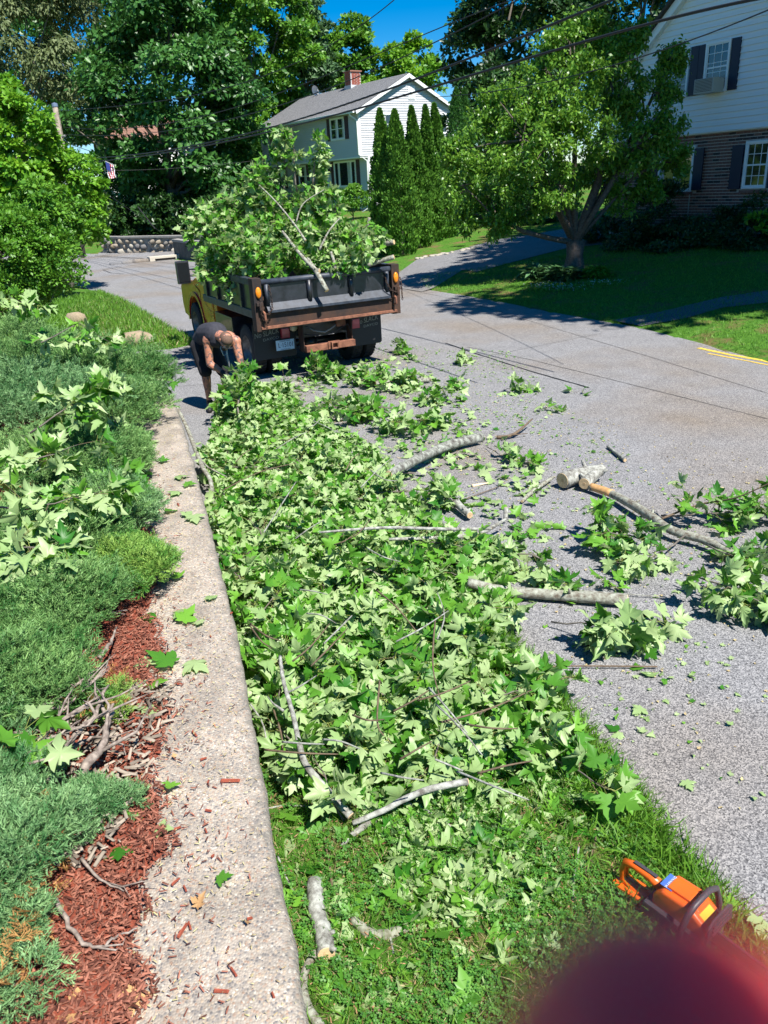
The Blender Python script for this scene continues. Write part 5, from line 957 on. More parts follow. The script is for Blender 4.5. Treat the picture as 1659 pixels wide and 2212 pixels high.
gb = MB(); gb.tube([HC + fd * .10 + rtv * (-.075) + upv * .0, HC + fd * .112 - rtv * .03, HC + fd * .112 + rtv * .03, HC + fd * .10 + rtv * .075], .006, 6); gb.build('eyeglasses', M_BLK, MAN)
# tank top
b = MB(); capsule(b, pel + Vector((0, 0, .015)), sp1, .145, .148); capsule(b, sp1, sp2, .153, .166)
chL = shL.lerp(shR, .32); chR = shL.lerp(shR, .68); capsule(b, chL.lerp(sp2, .35), chR.lerp(sp2, .35), .125, .125); capsule(b, chL.lerp(nk, .25) + Vector((0, .02, .0)), chR.lerp(nk, .25) + Vector((0, .02, .0)), .085, .085)
fused(b, 'tank_top', simple('charcoal tank top', (.030, .030, .040), .85, nscale=30, namt=.25), MAN, .012, 4)
# shorts, shoes, gloves, cord
b = MB(); capsule(b, pel - Vector((0, 0, .01)), J(438, 746, .12), .148, .15); hL, hR = hipL.lerp(kneL, .98), hipR.lerp(kneR, .98)
capsule(b, hipL, hL, .125, .092); capsule(b, hipR, hR, .125, .095); capsule(b, hipL.lerp(kneL, .4) + Vector((-.05, .02, 0)), hipL.lerp(kneL, .65) + Vector((-.05, .02, 0)), .07, .07); sh_ = fused(b, 'shorts', simple('black cargo shorts', (.012, .012, .015), .9, nscale=40, namt=.4), MAN, .012, 3)
for an, dx in ((ankL, Vector((.03, -.2, 0))), (ankR, Vector((.06, -.2, 0)))):
    g = Vector((an.x, an.y, 0)); b = MB(); capsule(b, g + Vector((0, .05, .05)), g + dx * .8 + Vector((0, 0, .045)), .048, .045); capsule(b, g + Vector((0, .03, .09)), Vector((an.x, an.y, .12)), .05, .045); capsule(b, g + dx * .4 + Vector((0, 0, .06)), g + dx + Vector((0, 0, .035)), .045, .036)
    bt = fused(b, 'shoe', simple('black work shoe', (.015, .015, .016), .6), MAN, .01, 2)
    sl = MB(); 
    for k in range(3): c_ = g + dx * (.25 + .2 * k) + Vector((0, 0, .105 - .015 * k)); sl.tube([c_ + Vector((-.035, 0, -.005)), c_ + Vector((.035, 0, -.005))], .004, 5)
    sl.build('lace', simple('dark lace', (.06, .06, .06), .8), MAN)
for wr, el, s in ((wrL, elL, 1), (wrR, elR, -1)):
    d = (wr - el).normalized(); d = (d + Vector((0, -.3, -.8))).normalized(); sd_ = d.cross(Vector((0, 1, .2))).normalized(); pn = sd_.cross(d).normalized(); pm = wr + d * .085; b = MB(); capsule(b, wr - (wr - el).normalized() * .03, wr + d * .02, .036, .034); capsule(b, wr + d * .02 - sd_ * .012, pm - sd_ * .018, .030, .026); capsule(b, wr + d * .02 + sd_ * .012, pm + sd_ * .018, .030, .026)
    for k, (o_, L) in enumerate(((-.033, .062), (-.011, .075), (.011, .072), (.033, .058))):
        a = pm + sd_ * o_; m1 = a + (d * .8 - pn * .55).normalized() * L * .55; m2 = m1 + (d * .15 - pn).normalized() * L * .4; m3 = m2 + (-d * .8 - pn * .35).normalized() * L * .32
        capsule(b, a, m1, .0115, .0105, 8); capsule(b, m1, m2, .0105, .010, 8); capsule(b, m2, m3, .010, .009, 8)
    th = wr + d * .03 - sd_ * s * .035; capsule(b, th, th - sd_ * s * .03 + d * .03 - pn * .02, .014, .013, 8); capsule(b, th - sd_ * s * .03 + d * .03 - pn * .02, th - sd_ * s * .028 + d * .05 - pn * .045, .013, .010, 8)
    fused(b, 'glove', simple('black work glove', (.02, .02, .022), .7), MAN, .0055, 2)
MB().tube([nk + rtv * -.06 + Vector((0, 0, .02)), J(476, 752, -.5), J(483, 768, -.52), J(489, 766, -.52), J(492, 745, -.5)], .0055, 6).build('necklace_cord', simple('pale cord', (.6, .58, .5), .5), MAN, smooth=True)
MB().tube([J(489, 756, -.46), J(492, 775, -.4), J(495, 790, -.36), J(496, 800, -.34)], [.012, .014, .010, .008], 6).build('hanging_strap', simple('grey strap', (.35, .36, .38), .7), MAN, smooth=True)

# ------------------------------------------------------------------ the chainsaw
a0 = P(1330, 1878, .10); a1 = P(1520, 2015, .10); ang = math.atan2(a1[1] - a0[1], a1[0] - a0[0])
c0 = P(1462, 2012, 0); CS = thing('chainsaw', 'orange chainsaw with dark grey handles lying in the grass at the road edge', 'chainsaw', (c0[0], c0[1], .035), ang)
CS.scale = (.9, .9, .9)
M_ORG = simple('orange plastic', (.80, .13, .01), .32, coat=.4); M_GRY = simple('dark grey plastic', (.055, .05, .055), .45); M_STL = simple('bar steel', (.45, .45, .46), .35, metal=.9)
b = MB(); b.prism([(-.10, .03), (-.10, .155), (-.06, .20), (.06, .205), (.14, .155), (.15, .03)], 'y', -.06, .075); b.build('engine_cover', M_ORG, CS, bevel=.016, smooth=True)
b = MB(); b.prism([(-.06, .203), (-.05, .215), (.05, .217), (.10, .185), (.06, .19)], 'y', -.03, .04); b.build('top_panel', M_ORG, CS, bevel=.006)
b = MB(); b.prism([(-.14, .02), (-.13, .10), (.12, .10), (.17, .02)], 'y', -.082, .095); b.build('crankcase', M_GRY, CS, bevel=.01)
b = MB(); b.tube([(-.09, .0, .15), (-.15, .0, .165), (-.235, .0, .165), (-.275, .0, .15), (-.285, .0, .10), (-.28, .0, .05), (-.2, .0, .035), (-.11, .0, .04)], [.026, .022, .019, .02, .022, .026, .030, .034], 12); b.build('rear_handle', M_ORG, CS, smooth=True)
b = MB(); b.prism([(-.32, .02), (-.31, .04), (-.12, .05), (-.12, .015)], 'y', -.055, .045); b.build('handle_guard', M_ORG, CS, bevel=.01)
b = MB(); b.box(-.235, -.12, -.009, .009, .182, .192); b.build('throttle_lock', M_GRY, CS, bevel=.003)
b = MB(); b.tube([(.06, -.10, .03), (.07, -.115, .12), (.085, -.10, .215), (.09, -.06, .245), (.09, .05, .25), (.095, .105, .225), (.11, .12, .14), (.11, .115, .05)], .0135, 12); b.build('front_handle', M_GRY, CS, smooth=True)
b = MB(); b.prism([(-.10, .11), (-.085, .20), (-.05, .225), (.07, .225), (.10, .20), (.115, .11), (.08, .125), (-.07, .125)], 'x', .165, .175); hgd = b.build('hand_guard', M_GRY, CS, bevel=.004)
for k in range(3): MB().box(.176, .182, -.06, .07, .145 + k * .025, .153 + k * .025).build('rib', M_GRY, hgd)
b = MB(); b.box(-.055, .03, .06, .066, .10, .14); b.build('side_vent', M_GRY, CS)
b = MB(); b.lathe([(.022, -.05), (.026, -.05), (.026, .04), (.022, .04)], 'x', (.0, .105, .12), 14); b.build('exhaust_tube', M_GRY, CS, smooth=True)
MB().box(-.085, -.03, -.035, .045, .2035, .2055).build('sticker', simple('blue label', (.06, .14, .45), .4), CS); text('sticker_text', 'WARNING', .017, simple('pale label ink', (.6, .65, .75), .5), CS, (-.058, .005, .2062), (0, 0, R_(90)))
st = MB().prism([(.10, .178), (.145, .150), (.145, .152), (.10, .180)], 'y', -.03, .05).build('sticker', simple('yellow label', (.75, .5, .04), .4), CS)
b = MB(); b.prism([(.12, .05), (.12, .12), (.52, .105), (.55, .085), (.52, .065)], 'y', -.004, .004); bar = b.build('guide_bar', M_STL, CS); MB().tube([(.12, 0, .123), (.52, 0, .108), (.556, 0, .085), (.52, 0, .062), (.12, 0, .047)], .006, 6).build('cutting_chain', M_GRY, bar)
for k in range(10): MB().cbox((-.04 + k * .012, .0765, .12), (.005, .003, .05)).build('fin', M_GRY, CS)

# ------------------------------------------------------------------ houses
def onplane(x, y, n, p0):
    d = ray(x, y); t = ((np.array(p0) - CC) @ n) / (d @ n); return CC + d * t
M_SIDG = simple('pale grey vinyl siding', (.56, .57, .60), .55, nscale=3, namt=.06)
M_SIDW = simple('white clapboard', (.84, .85, .86), .55, nscale=2, namt=.10, col2=(.78, .78, .76))
M_TRIM = simple('white painted trim', (.82, .83, .83), .45)
M_SHG = simple('grey asphalt shingles', (.20, .20, .205), .95, nscale=9, namt=.25, bump=.6)
M_SHUT = simple('dark maroon shutter', (.07, .035, .045), .6); M_SHUTN = simple('dark navy shutter', (.012, .016, .04), .55)
M_PANE = simple('window pane', (.02, .024, .028), .05, spec=.9, coat=.6); M_CURT = simple('pale curtain', (.45, .46, .46), .9, nscale=20, namt=.2)
M_BRK = simple('dark red brown brick', (.15, .065, .05), .9, nscale=6, namt=.5, bump=.4, col2=(.25, .13, .10)); M_BRK2 = simple('charcoal brick', (.05, .036, .034), .9, nscale=8, namt=.4); M_BMORT = simple('pale brick mortar', (.55, .52, .50), .95, nscale=40, namt=.15)
M_BRKR = simple('chimney red brick', (.26, .07, .045), .9, nscale=12, namt=.4)
BOARD = MB().add([(0, 0, 0), (1, 0, 0), (1, 0, 1), (0, 0, 1), (0, -1, 0), (1, -1, 0), (1, -.1, 1), (0, -.1, 1)], [(4, 5, 6, 7), (0, 3, 2, 1), (0, 1, 5, 4), (3, 7, 6, 2), (0, 4, 7, 3), (1, 2, 6, 5)])
def board_me(mat):
    me = BOARD.mesh('siding_board'); me.materials.append(mat); return me
class Wall:
    """a wall in the plane through p0 with unit direction u; s runs along u, z up, d outward along n"""
    def __init__(s, root, p0, u, n):
        s.root = root; s.p0 = V(p0); s.u = V(u); s.n = V(n); s.M = Matrix(((s.u.x, -s.n.x, 0, s.p0.x), (s.u.y, -s.n.y, 0, s.p0.y), (0, 0, 1, 0), (0, 0, 0, 1)))
        s.L = Matrix.Translation(-V(root.location)) @ s.M
    def put(s, name, mb, mat, parent=None, **k):
        o = mb.build(name, mat, parent or s.root, **k)
        if parent is None or parent is s.root: o.matrix_local = s.L
        return o
    def box(s, name, s0, s1, z0, z1, d0, d1, mat, parent=None, bevel=0):   # d outward
        return s.put(name, MB().box(min(s0, s1), max(s0, s1), -d1, -d0, z0, z1), mat, parent, bevel=bevel)
    def boards(s, me, s0, s1, z0, z1, h_, rng=None, d=.0, dep=.03):
        z = z0
        while z < z1 - .01:
            hh = min(h_, z1 - z); a, b_ = (s0, s1) if rng is None else rng(z + hh * .5)
            if b_ - a > .05:
                o = bpy.data.objects.new('siding_board', me); COL.objects.link(o); o.parent = s.root; o.matrix_local = s.L @ Matrix.Translation((a, -d, z)) @ Matrix.Diagonal((b_ - a, dep, hh, 1))
            z += h_
    def window(s, s0, s1, z0, z1, trim=.07, cols=1, rows=1, mid=None, curt=True, d=.03, mats=None, shut=0.0, smat=None, sh_sides=(1, 1), dbl=True):
        t = trim; f = MB()
        for a in ((s0 - t, s0, z0 - t, z1 + t), (s1, s1 + t, z0 - t, z1 + t), (s0, s1, z0 - t, z0), (s0, s1, z1, z1 + t)): f.box(a[0], a[1], -d - .05, -d, a[2], a[3])
        w_ = s.put('window', f, M_TRIM, None); n_ = mid or 1
        edges = [s0 + (s1 - s0) * k / n_ for k in range(n_ + 1)] if not isinstance(mid, (list, tuple)) else mid
        for k in range(1, len(edges) - 1): MB().box(edges[k] - .035, edges[k] + .035, -d - .045, -d, z0, z1).build('mullion', M_TRIM, w_)
        for k in range(len(edges) - 1):
            a, c = edges[k] + (.035 if k else 0), edges[k + 1] - (.035 if k < len(edges) - 2 else 0)
            MB().box(a, c, -d - .004, -d + .002, z0, z1).build('pane', M_PANE, w_)
            sb = MB(); zz = (z0 + z1) / 2
            for q in ((a, a + .035, z0, z1), (c - .035, c, z0, z1), (a + .035, c - .035, z0, z0 + .04), (a + .035, c - .035, z1 - .035, z1)) + (((a + .035, c - .035, zz - .02, zz + .02),) if dbl else ()): sb.box(q[0], q[1], -d - .028, -d - .006, q[2], q[3])
            sb.build('sash', M_TRIM, w_)
            if curt: MB().box(a + .04, a + (c - a) * .3, -d - .0055, -d - .0042, z0 + .05, z1 - .04).build('curtain', M_CURT, w_)
            if cols > 1 or rows > 1:
                mu = MB()
                for i in range(1, cols): x = a + (c - a) * i / cols; mu.box(x - .008, x + .008, -d - .014, -d - .005, z0 + .04, z1 - .035)
                for i in range(1, rows): z = z0 + (z1 - z0) * i / rows; mu.box(a + .035, c - .035, -d - .0145, -d - .005, z - .008, z + .008)
                o = mu.build('muntin', M_TRIM, w_)
        if shut:
            for k, (x0, x1) in enumerate(((s0 - t - .02 - shut, s0 - t - .02), (s1 + t + .02, s1 + t + .02 + shut))):
                if not sh_sides[k]: continue
                sh = s.put('shutter', MB().box(x0, x1, -d - .035, -d + .005, z0 - t, z1 + t), smat, None); n2 = int((z1 - z0) / .075)
                lv = MB()
                for i in range(n2): z = z0 + (z1 - z0) * (i + .2) / n2; lv.prism([(-d - .036, z), (-d - .046, z + .005), (-d - .036, z + .05)], 'x', x0 + .05, x1 - .05)
                lv.build('louvre', smat, sh, kind='stuff')
        return w_
# grey two storey house with an overhanging upper floor
gy, GL, GW = .969, 12.03, 7.24; C0 = np.array([-.215, 50.0, 0]); uF = np.array([-math.cos(gy), math.sin(gy), 0]); vF = np.array([math.sin(gy), math.cos(gy), 0])
GHs = thing('house', 'pale grey two storey house with overhanging upper floor, red brick chimney and satellite dish', 'house', (C0[0], C0[1], 1.2))
GFR = Wall(GHs, C0, uF, -vF); GSD = Wall(GHs, C0, vF, -uF); meG = board_me(M_SIDG); zO, zE, zR, OV = 4.42, 6.84, 8.78, .55
W1 = Wall(GHs, C0 + vF * OV, uF, -vF)
b = MB(); b.box(0.02, GL, .02, GW, zO, zE); b.box(.02, GL, OV + .02, GW, .6, zO - .002); k = len(b.v)
GFR.put('wall', b, M_SIDG)
g_ = MB().prism([(.02, zE), (GW, zE), (GW / 2, zR - .06)], 'y', .0, GL); o = g_.build('gable_wall', M_SIDG, GHs); o.matrix_local = GSD.L
o.matrix_local = GSD.L @ Matrix(((1, 0, 0, 0), (0, 1, 0, 0.02), (0, 0, 1, 0), (0, 0, 0, 1)))
GFR.boards(meG, 0, GL, zO, zE - .02, .125); W1.boards(meG, 0.02, GL, 1.5, zO - .1, .125)
GSD.boards(meG, OV + .02, GW, 1.5, zO, .125); GSD.boards(meG, .02, GW, zO, zE, .125); GSD.boards(meG, 0, GW, zE, zR - .1, .125, rng=lambda z: (GW / 2 - (zR - z) / (zR - zE) * GW / 2 + .02, GW / 2 + (zR - z) / (zR - zE) * GW / 2 - .02))
GFR.box('foundation', .1, GL, .3, 1.5, -OV - .1, -OV + .02, simple('grey foundation', (.35, .35, .34), .9))
GSD.box('foundation', OV + .1, GW, .3, 1.5, -.1, .0, MATS['grey foundation'])
GFR.box('soffit', 0, GL, zO - .08, zO - .004, -OV, .02, M_TRIM)
for z0_, z1_, w_ in ((1.5, zO, W1), (zO, zE, GFR)): w_.box('corner_trim', -.02, .10, z0_, z1_ - .01, .0, .03, M_TRIM)
GSD.box('corner_trim', OV, OV + .1, 1.5, zO, .0, .032, M_TRIM); GSD.box('corner_trim', 0, .1, zO, zE, .0, .032, M_TRIM)
# roof: two slopes with thickness, made of shingle courses
def slope(wl, s0, s1, d0, z0, d1, z1, courses, mat, th=.10, jog=True):
    """roof slope from eave (outward d0, z0) to ridge (d1,z1) in the wall's own frame"""
    o = wl.put('roof', MB().add([(s0, -d0, z0), (s1, -d0, z0), (s1, -d1, z1), (s0, -d1, z1), (s0, -d0, z0 - th), (s1, -d0, z0 - th), (s1, -d1, z1 - th), (s0, -d1, z1 - th)], [(0, 1, 2, 3), (7, 6, 5, 4), (0, 4, 5, 1), (1, 5, 6, 2), (2, 6, 7, 3), (3, 7, 4, 0)]), mat)
    if courses:
        for i in range(courses):
            t0, t1 = i / courses, (i + 1) / courses; q = lambda t, h_: (-(d0 + (d1 - d0) * t), z0 + (z1 - z0) * t + h_)
            a, c = q(t0, .022), q(t1, .006); e, f = q(t0, .002), q(t1, .002)
            MB().add([(s0, a[0], a[1]), (s1, a[0], a[1]), (s1, c[0], c[1]), (s0, c[0], c[1]), (s0, e[0], e[1]), (s1, e[0], e[1])], [(0, 1, 2, 3), (0, 4, 5, 1)]).build('shingle_course', mat, o)
    return o
slope(GFR, -.25, GL + .25, .38, zE - .04, -GW / 2, zR, 26, M_SHG); slope(GFR, -.25, GL + .25, -GW - .38, zE - .04, -GW / 2, zR, 0, M_SHG)
for sgn in (0, 1):
    a = (-.30, zE - .10) if not sgn else (GW + .30, zE - .10); c = (GW / 2, zR - .02); pr = MB().add([(a[0], -.285, a[1] - .12), (c[0], -.285, c[1] - .20), (c[0], -.285, c[1]), (a[0], -.285, a[1] + .05), (a[0], -.24, a[1] - .12), (c[0], -.24, c[1] - .20), (c[0], -.24, c[1]), (a[0], -.24, a[1] + .05)], [(0, 1, 2, 3), (7, 6, 5, 4), (0, 4, 5, 1), (3, 2, 6, 7), (0, 3, 7, 4), (1, 5, 6, 2)])
    GSD.put('rake_board', pr, M_TRIM)
GFR.put('gutter', MB().box(-.2, GL + .2, -.50, -.385, zE - .16, zE - .03), M_TRIM, bevel=.02)
GFR.put('downspout', MB().tube([(.25, -.44, zE - .12), (.22, -.42, zE - .25), (.05, -.09, zE - .5), (.05, -.09, zO + .1), (.02, OV - .1, zO - .25), (.02, OV - .1, 1.6), (.2, OV - .5, 1.35)], .045, 8), M_TRIM, smooth=True)
GFR.put('downspout', MB().tube([(GL, -.44, zE - .12), (GL - .02, -.09, zE - .5), (GL - .02, -.09, zO), (GL, OV - .1, 1.5)], .045, 8), M_TRIM, smooth=True)
GFR.window(1.5, 2.95, 5.50, 6.58, mid=2, shut=.36, smat=M_SHUT); GFR.window(8.9, 10.35, 5.50, 6.58, mid=2, shut=.36, smat=M_SHUT)
W1.window(1.35, 3.7, 2.86, 4.22, mid=[1.35, 1.86, 3.19, 3.7], shut=.34, smat=M_SHUT, dbl=False); W1.window(10.3, 11.1, 3.0, 4.2, shut=.33, smat=M_SHUT); W1.window(7.3, 8.2, 3.0, 4.2, shut=.33, smat=M_SHUT)
W1.box('door_frame', 4.40, 5.35, 2.0, 4.22, .03, .08, M_TRIM); dr = W1.box('door', 4.5, 5.25, 2.02, 4.12, .082, .10, simple('white storm door', (.6, .62, .63), .4)); MB().box(4.62, 5.13, -.107, -.101, 2.7, 4.0).build('pane', M_PANE, dr); MB().cbox((4.58, -.115, 3.0), (.03, .03, .1)).build('handle', M_BLK, dr)
ln = W1.put('lantern', MB().lathe([(0, 3.62), (.06, 3.66), (.085, 3.9), (.03, 3.98), (0, 4.05)], 'z', (4.2, -.16, 0), 8), M_BLK); W1.box('step', 4.2, 5.6, 1.55, 1.95, .0, .9, MATS['grey foundation']); W1.put('stair_railing', MB().tube([(4.25, -.85, 1.9), (4.25, -.85, 2.75), (4.25, -.1, 2.75)], .03, 6), M_BLK)
vent = GSD.box('gable_vent', 3.68, 4.18, 7.42, 8.12, .03, .05, M_TRIM)
for i in range(9): MB().box(3.72, 4.14, -.066, -.051, 7.47 + i * .07, 7.50 + i * .07).build('slat', M_TRIM, vent)
GSD.window(1.7, 2.5, 5.6, 6.6); GSD.window(5.85, 6.6, 5.6, 6.6)
ch = GFR.put('chimney', MB().box(5.35, 6.05, GW / 2 - .38, GW / 2 + .38, zR - .5, 9.55), M_BMORT); GFR.put('chimney_cap', MB().box(5.28, 6.12, GW / 2 - .45, GW / 2 + .45, 9.55, 9.62), simple('red concrete cap', (.30, .14, .10), .9)); GFR.put('chimney_flashing', MB().box(5.32, 6.08, GW / 2 - .42, GW / 2 + .42, zR - .35, zR + .02), simple('lead flashing', (.55, .58, .62), .5))
bm_ = MB().box(0, .205, -.012, 0, 0, .062).mesh('brick'); bm_.materials.append(M_BRKR)
for r_ in range(11):
    for c_ in range(3):
        o = bpy.data.objects.new('brick', bm_); COL.objects.link(o); o.parent = ch; o.location = (5.35 + c_ * .225 + (.1 if r_ % 2 else 0) * (c_ < 2), GW / 2 - .381, zR + .03 + r_ * .075 - .05)
        o = bpy.data.objects.new('brick', bm_); COL.objects.link(o); o.parent = ch; o.rotation_euler = (0, 0, R_(-90)); o.location = (5.349, GW / 2 + .36 - c_ * .235 - (.08 if r_ % 2 else 0) * (c_ < 2), zR + .03 + r_ * .075 - .05)
dsh = GFR.put('satellite_dish', MB().lathe([(0, -.08), (.12, -.065), (.24, -.02), (.31, .03)], 'y', (0, 0, 0), 24), simple('pale dish', (.62, .64, .66), .4), smooth=True)
dsh.matrix_local = GFR.L @ Matrix.Translation((9.95, GW / 2 - .25, 8.98)) @ Matrix.Rotation(R_(-25), 4, 'Z') @ Matrix.Rotation(R_(20), 4, 'X') @ Matrix.Rotation(R_(180), 4, 'Z') @ Matrix.Diagonal((.85, 1, 1.1, 1)); GFR.put('dish_mast', MB().tube([(9.95, GW / 2 - .2, 8.9), (9.75, GW / 2 - .15, 8.7), (9.5, GW / 2 - .3, 8.9), (9.35, GW / 2 - .45, 8.95)], .025, 6), MATS['pale dish'])

# brick and white clapboard house at the right, facing the road
BY = 28.0; BP0 = np.array(PD(1317, 458, BY)); bu = np.array([.47, -.8827, 0]); bn = np.array([-.8827, -.47, 0]); BP0[2] = 0
BH = thing('house', 'white clapboard house with dark navy shutters above a dark brick ground floor', 'house', (BP0[0], BP0[1], 1.2)); WB = Wall(BH, BP0, bu, bn)
kk = BY / 26.0; S_ = lambda s: s * kk; Z_ = lambda z: 2.8 + (z - 2.8) * kk
sb0, sb1, apx = 0.0, S_(7.2), S_(3.85); zs = Z_(3.65); zap = Z_(8.2); ze_ = Z_(4.9)
WB.put('wall', MB().box(sb0 + .02, sb1, .02, 7, .8, zs - .001), M_BMORT)
WB.put('upper_wall', MB().prism([(sb0 - .15, zs), (sb1, zs), (sb1, ze_), (apx, zap), (sb0 - .15, ze_)], 'y', -.10, 7), M_SIDW)
meW = board_me(M_SIDW)
def rngB(z):
    if z < ze_: return (sb0 - .15, sb1)
    t = (z - ze_) / (zap - ze_); return (sb0 - .15 + (apx - sb0 + .15) * t + .04, sb1 + (apx - sb1) * t - .04)
WB.boards(meW, sb0, sb1, zs, zap - .1, .155, rng=rngB, d=.10, dep=.042)
for a, c in (((sb0 - .45, ze_ - .35), (apx, zap + .05)), ((sb1 + .4, ze_ - .35), (apx, zap + .05))):
    WB.put('rake_board', MB().add([(a[0], -.30, a[1] - .1), (c[0], -.30, c[1] - .28), (c[0], -.30, c[1]), (a[0], -.30, a[1] + .15), (a[0], -.10, a[1] - .1), (c[0], -.10, c[1] - .28), (c[0], -.10, c[1]), (a[0], -.10, a[1] + .15)], [(0, 1, 2, 3), (7, 6, 5, 4), (0, 4, 5, 1), (3, 2, 6, 7), (0, 3, 7, 4), (1, 5, 6, 2)]), M_TRIM)
    WB.put('roof', MB().add([(a[0], -.42, a[1] + .16), (c[0], -.42, c[1] + .02), (c[0], 7.2, c[1] + .02), (a[0], 7.2, a[1] + .16), (a[0], -.42, a[1] + .26), (c[0], -.42, c[1] + .12), (c[0], 7.2, c[1] + .12), (a[0], 7.2, a[1] + .26)], [(0, 1, 2, 3), (7, 6, 5, 4), (0, 4, 5, 1), (3, 2, 6, 7), (0, 3, 7, 4), (1, 5, 6, 2)]), simple('dark brown shingles', (.06, .05, .042), .95, nscale=9, namt=.3, bump=.6))
wn = WB.window(S_(3.33), S_(4.0), Z_(4.62), Z_(5.70), trim=.05, cols=3, rows=5, curt=False, d=.14); WB.window(S_(2.08), S_(2.72), Z_(4.62), Z_(5.70), trim=.05, cols=3, rows=4, curt=False, d=.14)
for a, c in ((1.66, 2.0), (2.8, 3.05), (3.06, 3.27), (4.06, 4.32)): WB.box('shutter', S_(a), S_(c), Z_(4.58), Z_(5.74), .12, .165, M_SHUTN)
ac = WB.put('air_conditioner', MB().box(S_(3.36), S_(3.96), -.62, -.17, Z_(4.56), Z_(4.90)), simple('beige metal casing', (.42, .42, .40), .5), bevel=.01)
g_ = MB()
for i in range(9): g_.box(S_(3.39), S_(3.93), -.632, -.622, Z_(4.60) + i * .036, Z_(4.60) + i * .036 + .012)
g_.build('grille', simple('dark grille', (.06, .06, .06), .6), ac, kind='stuff'); MB().box(S_(3.352), S_(3.358), -.56, -.24, Z_(4.60), Z_(4.86)).build('side_vent', MATS['dark grille'], ac)
WB.window(S_(4.80), S_(5.42), Z_(2.27), Z_(3.30), trim=.05, cols=3, rows=4, curt=False, d=.02); WB.window(S_(1.95), S_(3.08), Z_(2.24), Z_(3.30), trim=.06, mid=2, dbl=False, d=.02)
for a, c in ((4.36, 4.70), (5.5, 5.84), (3.14, 3.45), (1.55, 1.86)): WB.box('shutter', S_(a), S_(c), Z_(2.22), Z_(3.28), .03, .075, M_SHUTN)
for a, c in ((1.9, 3.15), (4.7, 5.5)): WB.box('brick_sill', S_(a), S_(c), Z_(2.24) - .13, Z_(2.24) - .055, .015, .07, M_BRK)
WB.put('cable', MB().tube([(S_(3.08), -.03, Z_(2.2)), (S_(3.09), -.035, Z_(1.2))], .012, 5), simple('pale cable', (.4, .4, .38), .6))
WB.put('eave_flashing', MB().box(sb0 - .15, sb1, -.11, .02, zs - .03, zs - .002), M_TRIM)
CRS, BRL = .083, .235; bmE = [MB().box(0, BRL - .018, -.014, 0, 0, CRS - .019).mesh('brick') for _ in range(2)]; bmE[0].materials.append(M_BRK); bmE[1].materials.append(M_BRK2); nb_ = 0; rest = MB(); rows_ = int((zs - 1.15) / CRS)
cand = []
for r_ in range(rows_):
    z = zs - .035 - (r_ + 1) * CRS; s0 = sb0 - (BRL / 2 if r_ % 2 else 0)
    while s0 < S_(6.0):
        a = max(s0, sb0); c = s0 + BRL - .018
        blocked = any(a < S_(q1) and c > S_(q0) and z + CRS > Z_(p0_) and z < Z_(p1_) for q0, q1, p0_, p1_ in ((1.9, 3.14, 2.18, 3.35), (4.74, 5.48, 2.2, 3.35)))
        if not blocked: cand.append((a, c, z, s0 >= sb0))
        s0 += BRL
vis = sorted([c for c in cand if c[3] and c[0] > S_(3.0) and c[2] > Z_(1.75)], key=lambda c: -c[0] + .0 * c[2])[:300]; vs_ = set(vis)
for c in vis:
    o = bpy.data.objects.new('brick', bmE[0 if random.random() < .72 else 1]); COL.objects.link(o); o.parent = BH; o.matrix_local = WB.L @ Matrix.Translation((c[0], 0.02, c[2]))
for c in cand:
    if c not in vs_: rest.box(c[0], c[1], .006, .02, c[2], c[2] + CRS - .016)
WB.put('brickwork', rest, M_BRK, kind='stuff')

# small house behind the big maple at left, flag
SHp = PD(262, 345, 66); SH = thing('house', 'small pale house with brown roof almost hidden behind the big maple', 'house', (SHp[0], SHp[1], 1.5)); su = unit(np.array([1, .25, 0])); sn = np.array([su[1], -su[0], 0]); q0 = PD(209, 345, 66); q0[2] = 0; WS = Wall(SH, q0, su, sn)
WS.put('wall', MB().box(0, 12.5, 0, 7, 1.5, 7.2), M_SIDG); WS.boards(board_me(M_SIDW), 0, 12.5, 3.0, 7.15, .16); slope(WS, -.4, 12.9, .45, 7.15, -3.5, 9.0, 10, simple('brown shingles', (.22, .12, .09), .95, nscale=8, namt=.3)); WS.window(1.9, 2.9, 5.2, 6.6, shut=.4, smat=simple('brown shutter', (.10, .03, .025), .6)); WS.window(8.3, 9.3, 3.6, 4.9, shut=.4, smat=MATS['brown shutter']); WS.box('corner_trim', -.05, .1, 1.5, 7.1, 0, .05, simple('brown trim', (.10, .05, .04), .7))
fp = PD(224, 347, 43); FL = thing('flag', 'striped flag with blue canton hanging from a slanted pole near the big maple', 'flag', tuple(fp)); FL.scale = (.7, .7, .7); MB().tube([(0, 0, 0), (.75, -.2, -.35)], .03, 6).build('flagpole', simple('grey pole', (.4, .42, .42), .4), FL)
for i in range(7):
    vs = []; fs = []
    for j in range(9): t = j / 8; vs += [(.15 + i * .075 + .02 * math.sin(j), -.04 - .05 * math.sin(j * 1.3 + i), -.1 - t * (1.15 - .05 * i) - i * .035), (.15 + (i + 1) * .075 + .02 * math.sin(j), -.04 - .05 * math.sin(j * 1.3 + i + 1), -.1 - t * (1.15 - .05 * (i + 1)) - (i + 1) * .035)]
    for j in range(8): fs.append((2 * j, 2 * j + 1, 2 * j + 3, 2 * j + 2))
    MB().add(vs, fs).build('stripe', simple('flag red', (.5, .03, .05), .8) if i % 2 else simple('flag white', (.75, .75, .76), .8), FL)
MB().add([(.14, -.11, -.08), (.42, -.12, -.22), (.42, -.12, -.72), (.14, -.11, -.6)], [(0, 1, 2, 3)]).build('canton', simple('flag blue', (.03, .05, .25), .8), FL)

